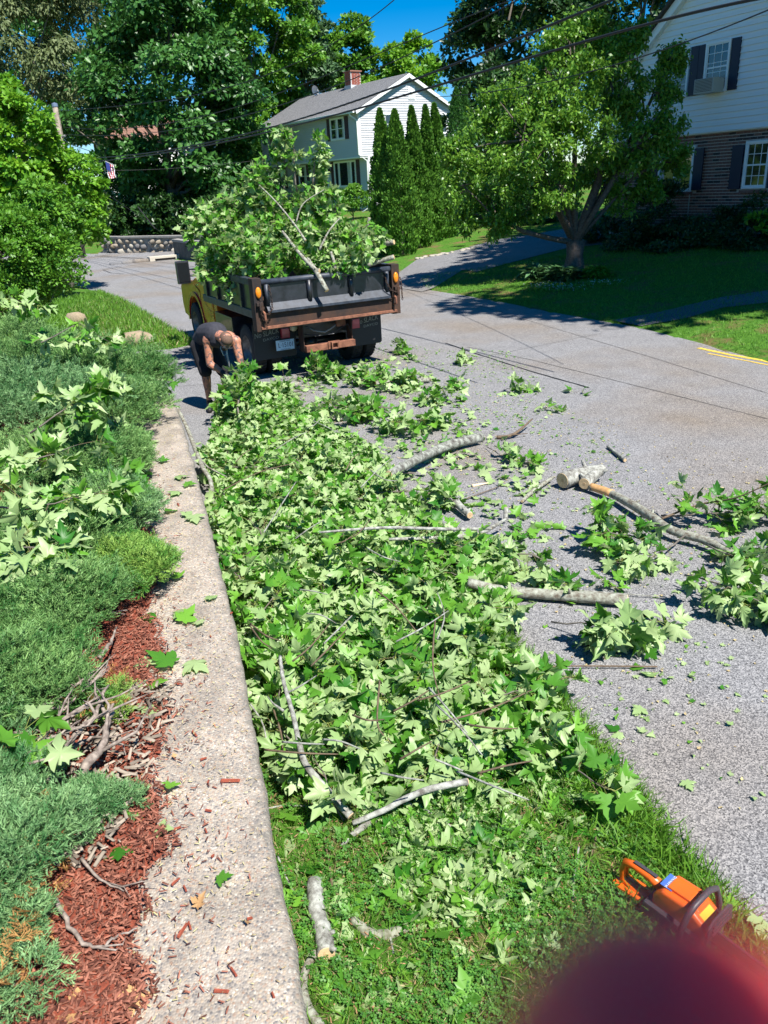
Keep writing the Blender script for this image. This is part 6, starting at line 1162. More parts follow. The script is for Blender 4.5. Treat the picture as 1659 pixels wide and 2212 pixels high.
# ------------------------------------------------------------------ stone walls, catch basin, boulders
sw = [G(225, 546), G(262, 548), G(320, 546), G(400, 543), G(450, 540)]; SW = thing('stone_wall', 'curved wall of rounded field stones beyond the far bend of the road', 'wall', tuple(sw[0]))
for i, (a, c) in enumerate(zip(sw[:-1], sw[1:])):
    L = np.linalg.norm((c - a)[:2]); n = max(2, int(L / .5)); b = MB(); b.prism([(a[0] - sw[0][0], a[1] - sw[0][1]), (c[0] - sw[0][0], c[1] - sw[0][1]), (c[0] - sw[0][0], c[1] - sw[0][1] + .5), (a[0] - sw[0][0], a[1] - sw[0][1] + .5)], 'z', -.8, .80); b.build('core', M_MORT, SW)
    b = MB(); b.prism([(a[0] - sw[0][0] - .02, a[1] - sw[0][1] - .14), (c[0] - sw[0][0], c[1] - sw[0][1] - .14), (c[0] - sw[0][0], c[1] - sw[0][1] + .55), (a[0] - sw[0][0] - .02, a[1] - sw[0][1] + .55)], 'z', .80, .89); b.build('cap', simple('grey wall cap', (.26, .25, .23), .9, nscale=6, namt=.2), SW)
    for k in range(n):
        for r_ in range(3): p = a + (c - a) * ((k + .5 + .3 * (r_ % 2)) / n) - sw[0]; rock_obj('stone', SW, (p[0] + random.uniform(-.08, .08), p[1] + .0, .12 + r_ * .25 + random.uniform(-.05, .05)), (random.uniform(.15, .33), .11, random.uniform(.09, .16)), (0, random.uniform(-.4, .4), .1))
cw = [G(378, 556), G(400, 562), G(440, 566), G(520, 572)]; CWL = thing('curved_wall', 'dark curved concrete retaining wall with pale cap at the left of the truck load', 'wall', tuple(cw[0])); b = MB(); c2 = MB()
for a, c in zip(cw[:-1], cw[1:]):
    a = a - cw[0]; c = c - cw[0]; q = [(a[0], a[1]), (c[0], c[1]), (c[0] + .2, c[1] + .4), (a[0] + .2, a[1] + .4)]; b.prism(q, 'z', -.6, .75); c2.prism([(q[0][0] - .03, q[0][1] - .06), (q[1][0], q[1][1] - .06), q[2], q[3]], 'z', .752, .86)
b.build('face', simple('dark stained concrete', (.07, .07, .065), .9, nscale=3, namt=.4), CWL); c2.build('cap', MATS['grey wall cap'], CWL)
cb = P(358, 562, 0); CB = thing('catch_basin', 'pale concrete storm drain inlet set in the far kerb', 'storm drain', (cb[0], cb[1], 0), .5); b = MB(); b.box(-.75, .75, 0, .5, .10, .2); b.box(-.75, -.5, 0, .5, 0, .1); b.box(.5, .75, 0, .5, 0, .1); b.build('inlet', simple('pale concrete', (.5, .46, .38), .85), CB, bevel=.01); MB().box(-.5, .5, .03, .5, .0, .1).build('shade_block', simple('black opening', (.01, .01, .01), 1), CB)  # solid black block in the inlet mouth stands in for its shaded hollow
kb = thing('kerb', 'dark asphalt berm running on from the storm drain', 'kerb', (cb[0], cb[1], 0), .45); MB().tube([(.8, .1, .02), (2.4, .1, .05), (3.6, .1, .0)], [.12, .14, .1], 8).build('berm', M_ASPH, kb, smooth=True); MB().tube([(-2.6, .1, .0), (-1.4, .1, .04), (-.8, .1, .03)], [.08, .13, .12], 8).build('berm', M_ASPH, kb, smooth=True)
for (px, py, s, lab, i) in ((292, 742, (.34, .26, .2), 'large tan boulder half buried at the corner of the grass verge', 3), (318, 742, (.15, .13, .15), 'small pale boulder beside the large tan one on the verge', 1), (165, 700, (.24, .2, .22), 'broken stone pillar stub standing at the edge of the junipers', 3)):
    g = G(px, py); o = bpy.data.objects.new('boulder', ROCKS[i]); COL.objects.link(o); o.location = V(g) + Vector((0, 0, s[2] * .3)); o.scale = s; tag(o, lab, 'rock')
for k in range(14):
    x, y = [(905 + k * 8.5 + random.uniform(-4, 4) + (k > 8) * 14, 560 - k * 1.6 - (k > 8) * 3 + random.uniform(-1, 1))][0]; g = G(x, y); o = bpy.data.objects.new('edging_stone', ROCKS[5]); COL.objects.link(o); o.location = V(g) + Vector((0, 0, .02)); o.scale = (random.uniform(.08, .17), random.uniform(.06, .1), .05); o.rotation_euler = (0, 0, random.uniform(0, 3)); tag(o, 'small whitish edging stone along the far side of the right driveway', 'stone', 'edging stones of the driveway')

# ------------------------------------------------------------------ trees and shrubs
def px2m(px, p): return px / FPX * float((np.array(p) - CC) @ CF)
def crown_mesh(cx, rad, n, nc, leaf, tm=RHOMB, up=.5, flat=.75, cr=(.16, .30), shape=None, droop=0.0, seed=0, shell=.55, lean=.9):
    """leaves in clumps spread through an ellipsoid (or shape fn); local coordinates around cx"""
    d = sphere_dirs(nc); r = rs.uniform(shell, 1, nc) ** .7; cl = d * r[:, None] * np.array(rad)
    cl *= (1 + .16 * np.sin(d[:, 0:1] * 5 + seed) + .14 * np.cos(d[:, 2:3] * 6 + d[:, 1:2] * 4 + seed))
    if shape is not None: cl = shape(nc)
    R0 = float(np.mean(rad)); cr_ = rs.uniform(*cr, nc) * R0
    k = rs.randint(0, nc, n); dd = sphere_dirs(n); dd[:, 2] = np.where(dd[:, 2] < -.3, -dd[:, 2], dd[:, 2]); q = rs.uniform(.45, 1.08, n)
    pos = cl[k] + dd * (cr_[k] * q)[:, None] * np.array([1.15, 1.15, flat])
    out = unit(cl[k] / np.array(rad) + 1e-6); nd = dd * .7 + out * .35 + np.array([0, 0, up]) + rs.normal(0, .38, (n, 3)); yd = dd * lean + rs.normal(0, .5, (n, 3)) + np.array([0, 0, -.15 - droop])
    rnd = np.clip(rs.normal(.45, .2, n) + .18 * np.sin(k * 1.7), 0, 1)
    Vx, F, R = scatter(tm, pos + np.array(cx), frames(yd, nd), rs.uniform(.7, 1.25, n) * leaf, rnd); return Vx, F, R, cl + np.array(cx)
def trunk_mb(base_r, h_, targets, n=12, split=.35, wob=.15):
    b = MB(); pts = []; 
    for i in range(7): t = i / 6; pts.append(Vector((wob * math.sin(t * 3), wob * math.cos(t * 2.2) - wob, h_ * t - .2)))
    b.tube(pts, [base_r * (1.35 if i == 0 else 1 - .09 * i) for i in range(7)], n, jit=.06)
    for c in targets:
        c = Vector(c); t = min(.98, max(split, (c.z * .55) / h_ + random.uniform(-.1, .1))); f = t * 6; i = min(int(f), 5); a = pts[i].lerp(pts[i + 1], f - i); m = a.lerp(c, .5) + Vector((0, 0, -.06 * (c - a).length)); b.tube([a, m, c], [base_r * .38, base_r * .22, base_r * .06], 6)
    return b
def tree(name, label, px, py, Y, rx, ry, n, nc, leaf, mat, base=None, bark=None, trunk_r=.25, depth=.8, group=None, cat='tree', limbs=18, tm=RHOMB, gz=None, **k):
    """crown centre at photo point (px,py) at distance Y; rx, ry are photo pixels"""
    c = PD(px, py, Y); a, b_ = px2m(rx, c), px2m(ry, c); g = np.array([c[0], c[1], 0]) if base is None else PD(base[0], base[1], Y if len(base) < 3 else base[2]); z0 = hz(g[0], g[1]) if gz is None else gz
    t = thing(name, label, cat, (g[0], g[1], z0), 0, group); lc = np.array([c[0] - g[0], c[1] - g[1], c[2] - z0]); Vx, F, R, cl = crown_mesh(lc, (a, a * depth, b_), n, nc, leaf, tm=tm, **k)
    ok = Vx[:, 2].reshape(-1, 1) > -.1; Vx[:, 2] = np.maximum(Vx[:, 2], 0); link('crown', np_mesh('crown', Vx, F, R), mat, t)
    if trunk_r: tg_ = [cl[i] * [.85, .85, .95] for i in rs.permutation(len(cl))[:limbs]]; trunk_mb(trunk_r, max(1.0, float(lc[2])), tg_).build('trunk', bark or M_BARK, t, smooth=True)
    return t
M_TDK = leafmat('deep green maple foliage', (.018, .080, .016), (.085, .235, .040), trans=.22, rough=.42, spec=.45)
M_TMD = leafmat('mid green foliage', (.04, .15, .012), (.17, .37, .035), trans=.28, rough=.45)
M_TBR = leafmat('bright yellow green foliage', (.06, .22, .012), (.24, .46, .035), trans=.32, rough=.45)
M_TOL = leafmat('grey olive foliage', (.07, .11, .035), (.20, .25, .10), trans=.25, rough=.6)
M_TPN = leafmat('blue green pine needles', (.035, .10, .035), (.12, .23, .09), trans=.15, rough=.5)
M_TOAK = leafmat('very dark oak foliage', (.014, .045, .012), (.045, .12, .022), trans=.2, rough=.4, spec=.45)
M_ARB = leafmat('arborvitae sprays', (.025, .10, .012), (.13, .30, .03), trans=.1, rough=.6, spec=.25)
M_CHR = leafmat('cherry leaves', (.05, .17, .015), (.24, .44, .05), trans=.38, rough=.38, spec=.5)
tree('maple_tree', 'large dark green maple filling the upper left, its lower boughs sweeping to the ground', 375, 250, 54, 205, 245, 42000, 170, .34, M_TDK, base=(380, 500), trunk_r=.4, cr=(.13, .22), seed=1, droop=.3)
tree('maple_tree', 'bright green maple rising right of the big dark one behind the grey house', 545, 110, 66, 135, 210, 26000, 100, .36, M_TMD, base=(560, 330), trunk_r=.35, cr=(.15, .25), seed=2)
tree('willow_tree', 'hazy olive grey tree in the top left corner', 70, 130, 64, 130, 230, 24000, 110, .34, M_TOL, base=(60, 400), trunk_r=.35, tm=NARROW, cr=(.16, .28), seed=3, droop=.8)
tree('oak_tree', 'dark tree behind the big maple at the top of the frame', 250, 20, 78, 260, 150, 20000, 90, .45, M_TDK, base=(250, 300), trunk_r=.4, cr=(.14, .24), seed=4)
tree('pine_tree', 'feathery pale green pine between the maples and the chimney', 660, 120, 70, 55, 150, 13000, 80, .42, M_TPN, base=(665, 330), trunk_r=.25, tm=NARROW, cr=(.16, .26), seed=5, flat=.4)
tree('maple_tree', 'rounded dark tree left of the gap of blue sky behind the chimney', 748, 150, 76, 66, 100, 13000, 70, .36, M_TMD, base=(740, 330), trunk_r=.3, cr=(.17, .28), seed=6)
tree('locust_tree', 'low yellow green tree under the gap of blue sky', 880, 175, 74, 85, 72, 9000, 50, .36, M_TBR, base=(880, 330), trunk_r=.2, seed=7)
tree('oak_tree', 'tall almost black oak at the top right of the sky gap', 1125, 70, 60, 170, 190, 24000, 110, .36, M_TOAK, base=(1060, 330), trunk_r=.4, cr=(.14, .24), seed=8)
tree('oak_tree', 'dark oak behind the roof of the white clapboard house', 1380, 30, 56, 200, 190, 17000, 90, .38, M_TOAK, base=(1360, 330), trunk_r=.4, cr=(.14, .24), seed=9)
tree('oak_tree', 'dark tree filling the gap behind the row of arborvitae', 1090, 300, 46, 130, 140, 12000, 70, .3, M_TOAK, base=(1090, 480), trunk_r=.25, seed=10)
tree('tulip_tree', 'bright yellow green broadleaf tree at the left edge in front of the leaning pole', 8, 345, 27, 108, 160, 19000, 120, .17, M_TBR, base=(60, 560), trunk_r=.18, tm=RHOMB, cr=(.13, .22), seed=11)
tree('small_tree', 'lower lobe of bright broadleaf growth above the pole foot', 138, 425, 28, 92, 95, 13000, 70, .16, M_TBR, base=(140, 560), trunk_r=.1, cr=(.16, .28), seed=12)
tree('small_tree', 'mid green leafy bush between the bright tree and the round bush', 90, 500, 24, 110, 80, 10000, 60, .15, M_TMD, base=(80, 580), trunk_r=.1, cr=(.16, .28), seed=13)
tree('round_bush', 'big round fine leaved bush at the left edge above the junipers', 28, 572, 14.5, 128, 122, 34000, 130, .065, leafmat('bright bush leaves', (.035, .14, .01), (.16, .36, .03), trans=.25), base=(30, 665), trunk_r=.04, cat='bush', cr=(.16, .30), seed=14, lean=1.6)
tree('shrub', 'dark rounded shrub under the picture window of the grey house', 757, 430, 46, 34, 30, 5000, 30, .12, M_TMD, base=(757, 455), trunk_r=.05, cat='shrub', cr=(.3, .45), seed=15)
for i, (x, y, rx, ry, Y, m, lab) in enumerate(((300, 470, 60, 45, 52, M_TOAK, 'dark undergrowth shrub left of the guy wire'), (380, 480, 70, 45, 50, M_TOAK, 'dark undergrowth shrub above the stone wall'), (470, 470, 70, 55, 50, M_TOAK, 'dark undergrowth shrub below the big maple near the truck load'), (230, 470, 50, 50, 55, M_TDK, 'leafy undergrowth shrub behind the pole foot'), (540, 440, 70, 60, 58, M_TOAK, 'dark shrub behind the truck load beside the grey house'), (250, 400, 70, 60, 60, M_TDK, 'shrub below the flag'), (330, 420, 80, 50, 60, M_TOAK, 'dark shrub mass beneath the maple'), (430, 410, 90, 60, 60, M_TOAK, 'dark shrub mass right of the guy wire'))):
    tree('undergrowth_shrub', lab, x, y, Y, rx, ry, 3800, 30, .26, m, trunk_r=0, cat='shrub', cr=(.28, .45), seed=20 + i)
# row of columnar arborvitae
def conifer(label, tipx, tipy, bx_, by_, wpx, Y, n, group='columnar arborvitae beside the grey house', mat=None, leaf=.10, bulge=1.0):
    tip = PD(tipx, tipy, Y); bs = PD(bx_, by_, Y); z0 = hz(bs[0], Y); t = thing('arborvitae', label, 'tree', (bs[0], Y, z0), 0, group); hgt_ = tip[2] - z0; w_ = px2m(wpx / 2, bs); q = rs.uniform(0, 1, n) ** .85; prof = np.minimum(1, (1 - q) ** .75 * 1.3) * (1 - .25 * (q < .06)); a = rs.uniform(0, 6.283, n)
    lob = 1.12 + .16 * np.sin(a * 3 + q * 14 + tipx) + .14 * np.sin(a * 5 - q * 31) + .10 * np.sin(q * 60 + a * 2); r = w_ * prof * lob * rs.uniform(.55, 1.05, n) ** .7; lx = (tip[0] - bs[0]) * q
    pos = np.stack([lx + r * np.cos(a), r * np.sin(a), hgt_ * q], 1); rad = np.stack([np.cos(a), np.sin(a), 0 * a], 1); yd = rad * .55 + np.array([0, 0, 1.0]) + rs.normal(0, .35, (n, 3)); nd = rad + rs.normal(0, .6, (n, 3))
    Vx, F, R = scatter(RHOMB, pos, frames(yd, nd), rs.uniform(.7, 1.3, n) * leaf, np.clip(rs.normal(.5, .25, n), 0, 1)); link('foliage', np_mesh('foliage', Vx, F, R), mat or M_ARB, t)
    MB().tube([(0, 0, -.1), (lx.max() * .5, 0, hgt_ * .5), (lx.max() * .9, 0, hgt_ * .8)], [.08, .04, .01], 8).build('trunk', M_BARK, t); return t
for i, a in enumerate([('leftmost arborvitae of the row, its tip reaching the middle of the white gable', 820, 238, 838, 545, 60, 31), ('second arborvitae from the left, wide and full at its foot', 852, 240, 870, 550, 72, 30.3), ('third arborvitae of the row with a slim separate tip', 888, 232, 908, 543, 54, 31.5), ('fourth arborvitae of the row, its narrow top well separated', 918, 230, 935, 540, 47, 32.5), ('rightmost arborvitae of the row beside the cherry tree', 937, 226, 962, 538, 54, 33.2)]): conifer(*a, n=17000)
conifer('taller dark conifer behind the right end of the arborvitae row', 985, 190, 990, 500, 60, 40, n=7000, mat=M_TDK); conifer('dark conifer tip right of the tallest one behind the row', 1003, 192, 1012, 500, 52, 41, n=5000, mat=M_TDK)
# fence and dark growth behind the driveway
fa, fb = PD(985, 505, 38), PD(1180, 490, 38); FN = thing('fence', 'dark brown wooden fence in the shade behind the driveway', 'fence', (fa[0], 38, hz(fa[0], 38))); nn_ = 34; fm = MB().box(-.07, .07, -.01, .01, 0, 1.5).mesh('fence_board'); fm.materials.append(simple('weathered brown fence', (.05, .03, .022), .9, nscale=10, namt=.4))
for i in range(nn_): o = bpy.data.objects.new('fence_board', fm); COL.objects.link(o); o.parent = FN; o.location = ((fb[0] - fa[0]) * i / nn_, random.uniform(-.01, .01), random.uniform(-.03, .03))
for z in (.35, 1.2): MB().box(-.1, fb[0] - fa[0], .011, .06, z, z + .09).build('fence_rail', MATS['weathered brown fence'], FN)
for i, (x, y, rx, ry, Y, lab) in enumerate(((1030, 450, 50, 60, 36, 'dark bush in front of the fence beside the arborvitae'), (1120, 440, 60, 60, 35, 'dark bush behind the cherry tree trunk'), (1190, 440, 60, 80, 34, 'dark bush left of the brick wall corner'))): tree('bush', lab, x, y, Y, rx, ry, 5000, 35, .16, M_TDK, trunk_r=0, cat='bush', cr=(.25, .42), seed=40 + i)
# cherry tree on the lawn
cg = G(1240, 582); CH_ = thing('cherry_tree', 'spreading cherry tree with a short forked trunk on the shaded lawn', 'tree', tuple(cg)); Yc = cg[1]
def CL(x, y, dy=0): return np.array(PD(x, y, Yc + dy)) - cg
b = MB(); ft = CL(1240, 582); sp_ = CL(1243, 520)
b.tube([tuple(ft - [0, 0, .2]), tuple(ft + [0, 0, .1]), tuple(CL(1241, 552)), tuple(sp_)], [.36, .27, .23, .25], 14, jit=.08)
limbs_ = []
for tgt, mid, r in (((1020, 462, -.3), (1130, 500, -.2), .08), ((1100, 330, .5), (1195, 430, .2), .12), ((1180, 180, .3), (1215, 400, .2), .12), ((1240, 90, -.2), (1240, 380, 0), .10), ((1330, 110, .4), (1290, 400, .2), .15), ((1420, 250, -.4), (1330, 380, -.2), .09), ((1440, 160, .8), (1345, 330, .5), .07), ((1080, 220, -.8), (1180, 380, -.4), .07), ((1460, 330, .2), (1360, 390, .1), .06)):
    m = CL(*mid); e = CL(*tgt); b.tube([tuple(sp_ - [0, 0, .05]), tuple((sp_ + m) / 2 + [0, 0, -.05]), tuple(m), tuple((m + e) / 2 + [.05, 0, .1]), tuple(e)], [r, r * .9, r * .75, r * .45, r * .12], 9, jit=.08); limbs_.append((m, e))
b.build('trunk', simple('cherry bark', (.06, .045, .035), .85, nscale=20, bump=.6, col2=(.15, .12, .10)), CH_, smooth=True)
cc_ = []; 
for (x, y, dy, r) in [(1040, 330, 0, 60), (1000, 400, -.4, 50), (1060, 430, .5, 55), (1110, 380, -.8, 60), (1090, 290, .3, 60), (1140, 220, -.3, 60), (1180, 150, .2, 55), (1230, 90, 0, 50), (1270, 60, .4, 40), (1200, 250, -1, 60), (1170, 330, -1.2, 60), (1250, 180, -.8, 60), (1310, 120, .3, 50), (1300, 220, .8, 55), (1270, 300, -1, 60), (1210, 400, -.9, 55), (1150, 440, -.5, 45), (1350, 180, 0, 55), (1380, 260, .3, 55), (1340, 320, -.6, 55), (1420, 200, .2, 50), (1400, 340, -.2, 50), (1440, 280, -.4, 45), (1330, 420, .3, 50), (1400, 410, .2, 35), (1460, 350, .2, 35), (1280, 380, .6, 45), (1010, 470, -.1, 38), (1080, 480, -.3, 38), (1130, 300, .9, 60), (1060, 240, .5, 45), (980, 330, .2, 30), (1450, 120, .5, 40), (1370, 80, .5, 40)]: cc_.append((CL(x, y, dy), px2m(r, PD(x, y, Yc))))
nL = 50000; k = rs.randint(0, len(cc_), nL); cen = np.array([c for c, r in cc_]); rr_ = np.array([r for c, r in cc_]); sub = sphere_dirs(len(cc_) * 14).reshape(len(cc_), 14, 3) * rs.uniform(.4, 1.05, (len(cc_), 14, 1)); j = rs.randint(0, 14, nL); pos = cen[k] + sub[k, j] * rr_[k][:, None] * np.array([1, 1.1, .9]) + rs.normal(0, .16, (nL, 3)) * (rr_[k][:, None] * .9 + .1)
yd = rs.normal(0, .7, (nL, 3)) + np.array([0, 0, -.55]); nd = rs.normal(0, .6, (nL, 3)) + np.array([0, 0, .8]); Vx, F, R = scatter([(np.array([(0, 0, 0), (.24, .4, .05), (.1, .8, -.02), (0, 1, -.1), (-.1, .8, -.02), (-.24, .4, .05)]), np.array([(0, 1, 5), (5, 1, 2), (5, 2, 4), (4, 2, 3)]))], pos, frames(yd, nd), rs.uniform(.09, .15, nL), np.clip(rs.beta(2, 2.5, nL), 0, 1)); link('crown', np_mesh('crown', Vx, F, R), M_CHR, CH_)
tb = MB()
for i in range(len(cc_)):
    c, r = cc_[i]; m, e = min(limbs_, key=lambda q: np.linalg.norm((q[0] + q[1]) / 2 - c)); tb.tube([tuple((m + e) / 2), tuple(((m + e) / 2 + c) / 2 + [0, 0, .05]), tuple(c)], [.03, .022, .01], 5)
    for q in range(7): tb.tube([tuple(c), tuple(c + sub[i, q] * r * .9)], [.010, .004], 4, caps=False)
tb.build('twigs', MATS['cherry bark'], CH_, smooth=True, kind='stuff')
# hostas and small white flowers round the trunk
for i, (x, y, n, L, m, lab) in enumerate(((1165, 600, 260, .30, leafmat('hosta leaves', (.03, .09, .02), (.10, .22, .09), trans=.1), 'clump of long striped hosta leaves left of the cherry trunk'), (1215, 605, 320, .32, MATS['hosta leaves'], 'full clump of hosta leaves in front of the cherry trunk'), (1290, 600, 320, .16, M_TMD, 'small leafy shrub right of the cherry trunk'))):
    g = G(x, y); t = thing('hosta' if i < 2 else 'small_shrub', lab, 'plant', tuple(g)); a = rs.uniform(0, 6.28, n); r = rs.uniform(0, .4, n); pos = np.stack([r * np.cos(a), r * np.sin(a) * .8, .1 + .2 * rs.uniform(0, 1, n) - r * .2], 1); yd = np.stack([np.cos(a), np.sin(a), rs.uniform(-.5, .8, n)], 1); Vx, F, R = scatter(NARROW, pos, frames(yd, np.array([0, 0, 1.]) + rs.normal(0, .2, (n, 3))), rs.uniform(.7, 1.1, n) * L, rs.uniform(0, 1, n)); link('foliage', np_mesh('foliage', Vx, F, R), m, t)
M_FLW = simple('white flower', (.75, .75, .78), .6)
for x, y, lab in ((1185, 622, 'low patch of tiny white flowers left of the hostas'), (1225, 626, 'low patch of tiny white flowers in front of the hostas'), (1310, 615, 'scattered tiny white flowers right of the cherry trunk')):
    g = G(x, y); t = thing('flowering_plant', lab, 'plant', tuple(g)); n = 130; pos = np.stack([rs.normal(0, .28, n), rs.normal(0, .2, n), rs.uniform(.04, .12, n)], 1); Vx, F, R = scatter(RHOMB, pos, frames(rs.normal(0, 1, (n, 3)), np.array([0, 0, 1.]) + rs.normal(0, .3, (n, 3))), np.full(n, .028), rs.uniform(0, 1, n)); link('blossom', np_mesh('blossom', Vx, F, R), M_FLW, t); n = 500; pos = np.stack([rs.normal(0, .32, n), rs.normal(0, .25, n), rs.uniform(0, .09, n)], 1); Vx, F, R = scatter(RHOMB, pos, frames(rs.normal(0, 1, (n, 3)), np.array([0, 0, 1.]) + rs.normal(0, .5, (n, 3))), np.full(n, .05), rs.uniform(0, 1, n)); link('foliage', np_mesh('foliage', Vx, F, R), M_TMD, t)
# foundation planting of the clapboard house
for i, (x, y, rx, ry, Y, n, lab) in enumerate(((1405, 480, 60, 85, 25.0, 9000, 'tall dark conical shrub beside the big window of the brick wall'), (1310, 510, 50, 45, 26.5, 4500, 'low dark shrub at the left end of the foundation planting'), (1470, 525, 55, 45, 24.0, 5000, 'dark hedge shrub right of the conical one'), (1550, 520, 65, 50, 23.0, 6000, 'dark hedge shrub below the brick wall'), (1630, 505, 65, 60, 22.0, 6500, 'dark hedge shrub at the right edge below the navy shuttered window'), (1350, 540, 50, 28, 24.5, 3000, 'low dark ground shrub behind the cherry trunk'), (1440, 550, 60, 28, 23.2, 3000, 'low dark ground shrub in the middle of the planting'), (1640, 550, 60, 30, 21.4, 3500, 'low dark ground shrub at the right edge'))):
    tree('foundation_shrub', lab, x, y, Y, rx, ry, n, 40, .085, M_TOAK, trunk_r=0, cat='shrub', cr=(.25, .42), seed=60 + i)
tree('fern', 'light green fern tuft in the hedge at the right edge', 1650, 485, 21.2, 40, 16, 500, 12, .14, M_TBR, trunk_r=0, cat='plant', cr=(.3, .5), seed=80)
# trees standing outside the frame at the right, whose shade falls on lawn and house front
for i, (x, y, z, r, n) in enumerate(((14.6, 12.2, 10.5, 4.6, 15000), (18.5, 17.0, 12.5, 5.4, 15000), (12.8, 19.3, 13.0, 3.4, 9000), (18.0, 23.0, 14.0, 5.0, 13000), (12.0, 11.2, 13.0, 3.2, 9000), (15.4, 15.4, 14.5, 3.6, 11000), (16.5, 20.0, 17, 4.5, 11000))):
    t = thing('shade_tree', 'maple tree right of the clapboard house lawn shading it', 'tree', (x, y, hz(x, y)), 0, 'maples right of the lawn'); lc = (0, 0, z); Vx, F, R, cl = crown_mesh(lc, (r, r, r * .85), n, 90, .42, cr=(.25, .42), seed=90 + i, shell=.2); link('crown', np_mesh('crown', Vx, F, R), M_TMD, t); trunk_mb(.25, z, [c * [.8, .8, .95] for c in cl[:12]]).build('trunk', M_BARK, t, smooth=True)

# ------------------------------------------------------------------ utility pole, guy wire, overhead wires
pt_, pb_ = PD(118, 226, 45), PD(177, 545, 45); UP = thing('utility_pole', 'leaning wooden utility pole standing behind the bright tree at left', 'pole', (pb_[0], pb_[1], 0)); q = V(pt_ - pb_); q.z = pt_[2]
MB().tube([(0, 0, -.2), tuple(q * .5), tuple(q)], [.19, .16, .13], 12).build('post', simple('weathered pole wood', (.24, .20, .16), .9, nscale=5, namt=.3), UP, smooth=True); MB().lathe([(0, .1), (.15, .05), (.15, -.1)], 'z', tuple(q), 12).build('cap', simple('blue grey cap', (.15, .2, .3), .5), UP); 
for t_ in (.80, .58): c_ = q * t_; MB().tube([tuple(c_ + Vector((-.5, 0, 0))), tuple(c_ + Vector((.3, -.1, .03)))], .05, 6).build('bracket', simple('grey metal', (.25, .25, .25), .5), UP)
MB().tube([tuple(q * .3 + Vector((.16, -.1, 0))), tuple(q * .02 + Vector((.18, -.1, 0)))], .06, 8).build('cable_guard', MATS['grey metal'], UP) if False else None
def wire(label, pts, Y0, Y1, r, n=40, name='utility_wire'):
    """pts: photo points; the wire runs from distance Y0 at the first to Y1 at the last (its distance varies as a straight line does)"""
    xs = [p[0] for p in pts]; L = []
    for i in range(n + 1):
        t = i / n; x = xs[0] + (xs[-1] - xs[0]) * t; f = np.interp(x, xs, range(len(xs))); k = min(int(f), len(xs) - 2); u = f - k; p0 = pts[max(k - 1, 0)]; p1 = pts[k]; p2 = pts[k + 1]; p3 = pts[min(k + 2, len(pts) - 1)]
        y = p1[1] + (p2[1] - p1[1]) * u; iy = 1 / Y0 + (1 / Y1 - 1 / Y0) * t; L.append(tuple(PD(x, y, 1 / iy)))
    rr = [r] * len(L); c = V(L[0]); b = MB().tube([Vector(p) - c for p in L], r, 6); return tag(b.build(name, simple('black cable', (.012, .012, .013), .6), loc=c, smooth=True), label, 'wire')
def sm_(pts):  # smooth a photo polyline (quadratic fit) so that it hangs evenly
    x = np.array([p[0] for p in pts], float); y = np.array([p[1] for p in pts], float); c = np.polyfit(x, y, min(3, len(pts) - 1)); xx = np.linspace(x[0], x[-1], 24); return [(a, float(np.polyval(c, a))) for a in xx]
wire('thick twisted cable passing in front of the grey house roof, upper of the heavy pair', sm_([(145, 342), (300, 334), (410, 318), (560, 283), (780, 212), (940, 152), (1135, 78), (1330, 0), (1500, -72)]), 45, 9, .016)
wire('heavy cable below the twisted one, crossing the white gable and the cherry tree', sm_([(145, 350), (330, 340), (560, 292), (780, 232), (940, 180), (1120, 130), (1330, 74), (1569, 18), (1700, -20)]), 45, 9.5, .018)
wire('thin wire high over the big maple towards the sky gap', sm_([(125, 240), (330, 222), (520, 178), (700, 108), (845, 2), (870, -14)]), 45, 22, .012)
wire('thin middle wire running from the pole over the grey roof ridge', sm_([(140, 275), (320, 273), (520, 228), (663, 180), (800, 122), (940, 65), (1135, -10)]), 45, 18, .011)
wire('thin wire under the middle one, over the chimney', sm_([(140, 290), (320, 289), (520, 250), (700, 196), (900, 110), (1100, 10), (1130, -6)]), 45, 16, .011)
wire('thin service wire sagging low past the flag', sm_([(140, 365), (250, 368), (400, 362), (560, 346)]), 45, 48, .012)
wire('thin wire crossing the gable of the clapboard house', sm_([(940, 210), (1200, 172), (1400, 120), (1560, 60), (1700, 5)]), 24, 10, .008)
wire('short drop wire from the pole down to the flag house', sm_([(128, 300), (170, 318), (235, 336)]), 45, 62, .018)
wire('guy wire with grey guard slanting down above the stone wall', [(298, 447), (335, 494)], 46, 45, .03, name='guy_wire')
wire('slack dark cable slanting down behind the shrubs', [(215, 408), (298, 465), (345, 500)], 50, 46, .012)

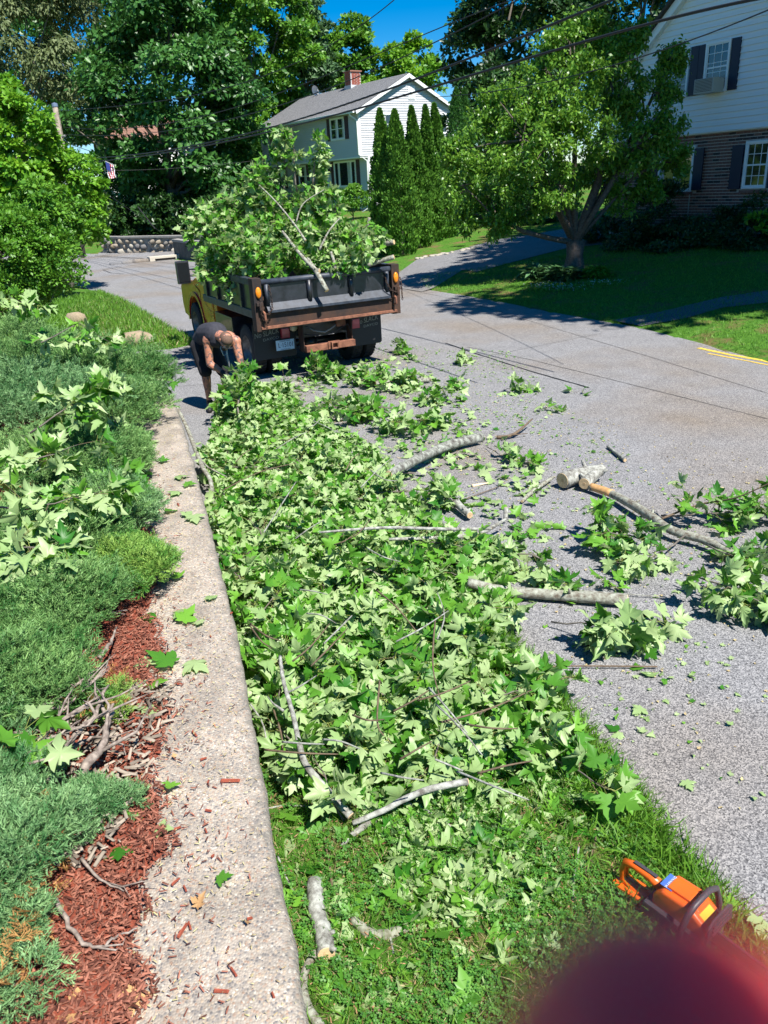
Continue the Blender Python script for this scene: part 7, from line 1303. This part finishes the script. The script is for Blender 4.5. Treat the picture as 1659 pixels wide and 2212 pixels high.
# ------------------------------------------------------------------ the phone and the fingertip in front of its lens
def K(x, y, z): return Vector(tuple(CC + CR * x + CU * y + CF * z))
PH = thing('phone', 'phone that takes the photograph', 'phone', tuple(K(0, 0, -.005))); ph = MB(); c_ = PH.location
vs = [K(x, y, z) - c_ for z in (-.0012, -.010) for x, y in ((-.034, -.135), (.030, -.135), (.030, .03), (-.034, .03))]; ph.add([tuple(v) for v in vs], [(0, 1, 2, 3), (7, 6, 5, 4), (0, 4, 5, 1), (1, 5, 6, 2), (2, 6, 7, 3), (3, 7, 4, 0)]); ph.build('case', M_BLK, PH)
FD = .033; T_ = K((1480 - 829.5) / FPX * FD, -(2450 - 1106) / FPX * FD, FD); FG = thing('finger', "dark red blurred fingertip in front of the lens at the lower right", 'finger', tuple(T_))
b = MB(); k1 = K(.0225, -.048, .030) - T_; k2 = K(.034, -.066, .014) - T_; k3 = K(.036, -.082, -.004) - T_; capsule(b, (0, 0, 0), k1, .0087, .0090, 24); capsule(b, k1, k2, .0090, .0094, 24); capsule(b, k2, k3, .0094, .0096, 24)
M_FING = simple('backlit finger skin', (.88, .11, .10), .5, nscale=900, namt=.06); M_FING.node_tree.nodes['Principled BSDF'].inputs['Subsurface Weight'].default_value = 1.0; M_FING.node_tree.nodes['Principled BSDF'].inputs['Subsurface Scale'].default_value = 1.0; M_FING.node_tree.nodes['Principled BSDF'].inputs['Subsurface Radius'].default_value = (.007, .0012, .0014)
me = b.mesh('skin', smooth=True); o = bpy.data.objects.new('skin', me); COL.objects.link(o); m_ = o.modifiers.new('r', 'REMESH'); m_.mode = 'VOXEL'; m_.voxel_size = .0006; m_.use_smooth_shade = True
dg = bpy.context.evaluated_depsgraph_get(); me2 = bpy.data.meshes.new_from_object(o.evaluated_get(dg)); bpy.data.objects.remove(o); me2.materials.clear(); me2.polygons.foreach_set('use_smooth', [True] * len(me2.polygons)); link('skin', me2, M_FING, FG)

# copies that would still share a label are told apart by their height in the photograph
byl = {}
for o in SC.objects:
    if o.parent is None and o.get('group') in (GRP, LG, 'cut limbs on the truck load'): byl.setdefault(o['label'], []).append(o)
bpy.context.view_layer.update()
for lab, os_ in byl.items():
    if len(os_) < 2: continue
    def sy(o):
        m = [c.matrix_world.translation for c in o.children if c.name.startswith('leaf')]; m = sum(m, Vector()) / max(len(m), 1); d = np.array(m) - CC; return (d @ CU) / (d @ CF)
    os_.sort(key=lambda o: -sy(o)); names = {2: ('upper one', 'lower one'), 3: ('upper one', 'middle one', 'lower one')}.get(len(os_))
    if names:
        for o, n_ in zip(os_, names): o['label'] = lab + ', ' + n_
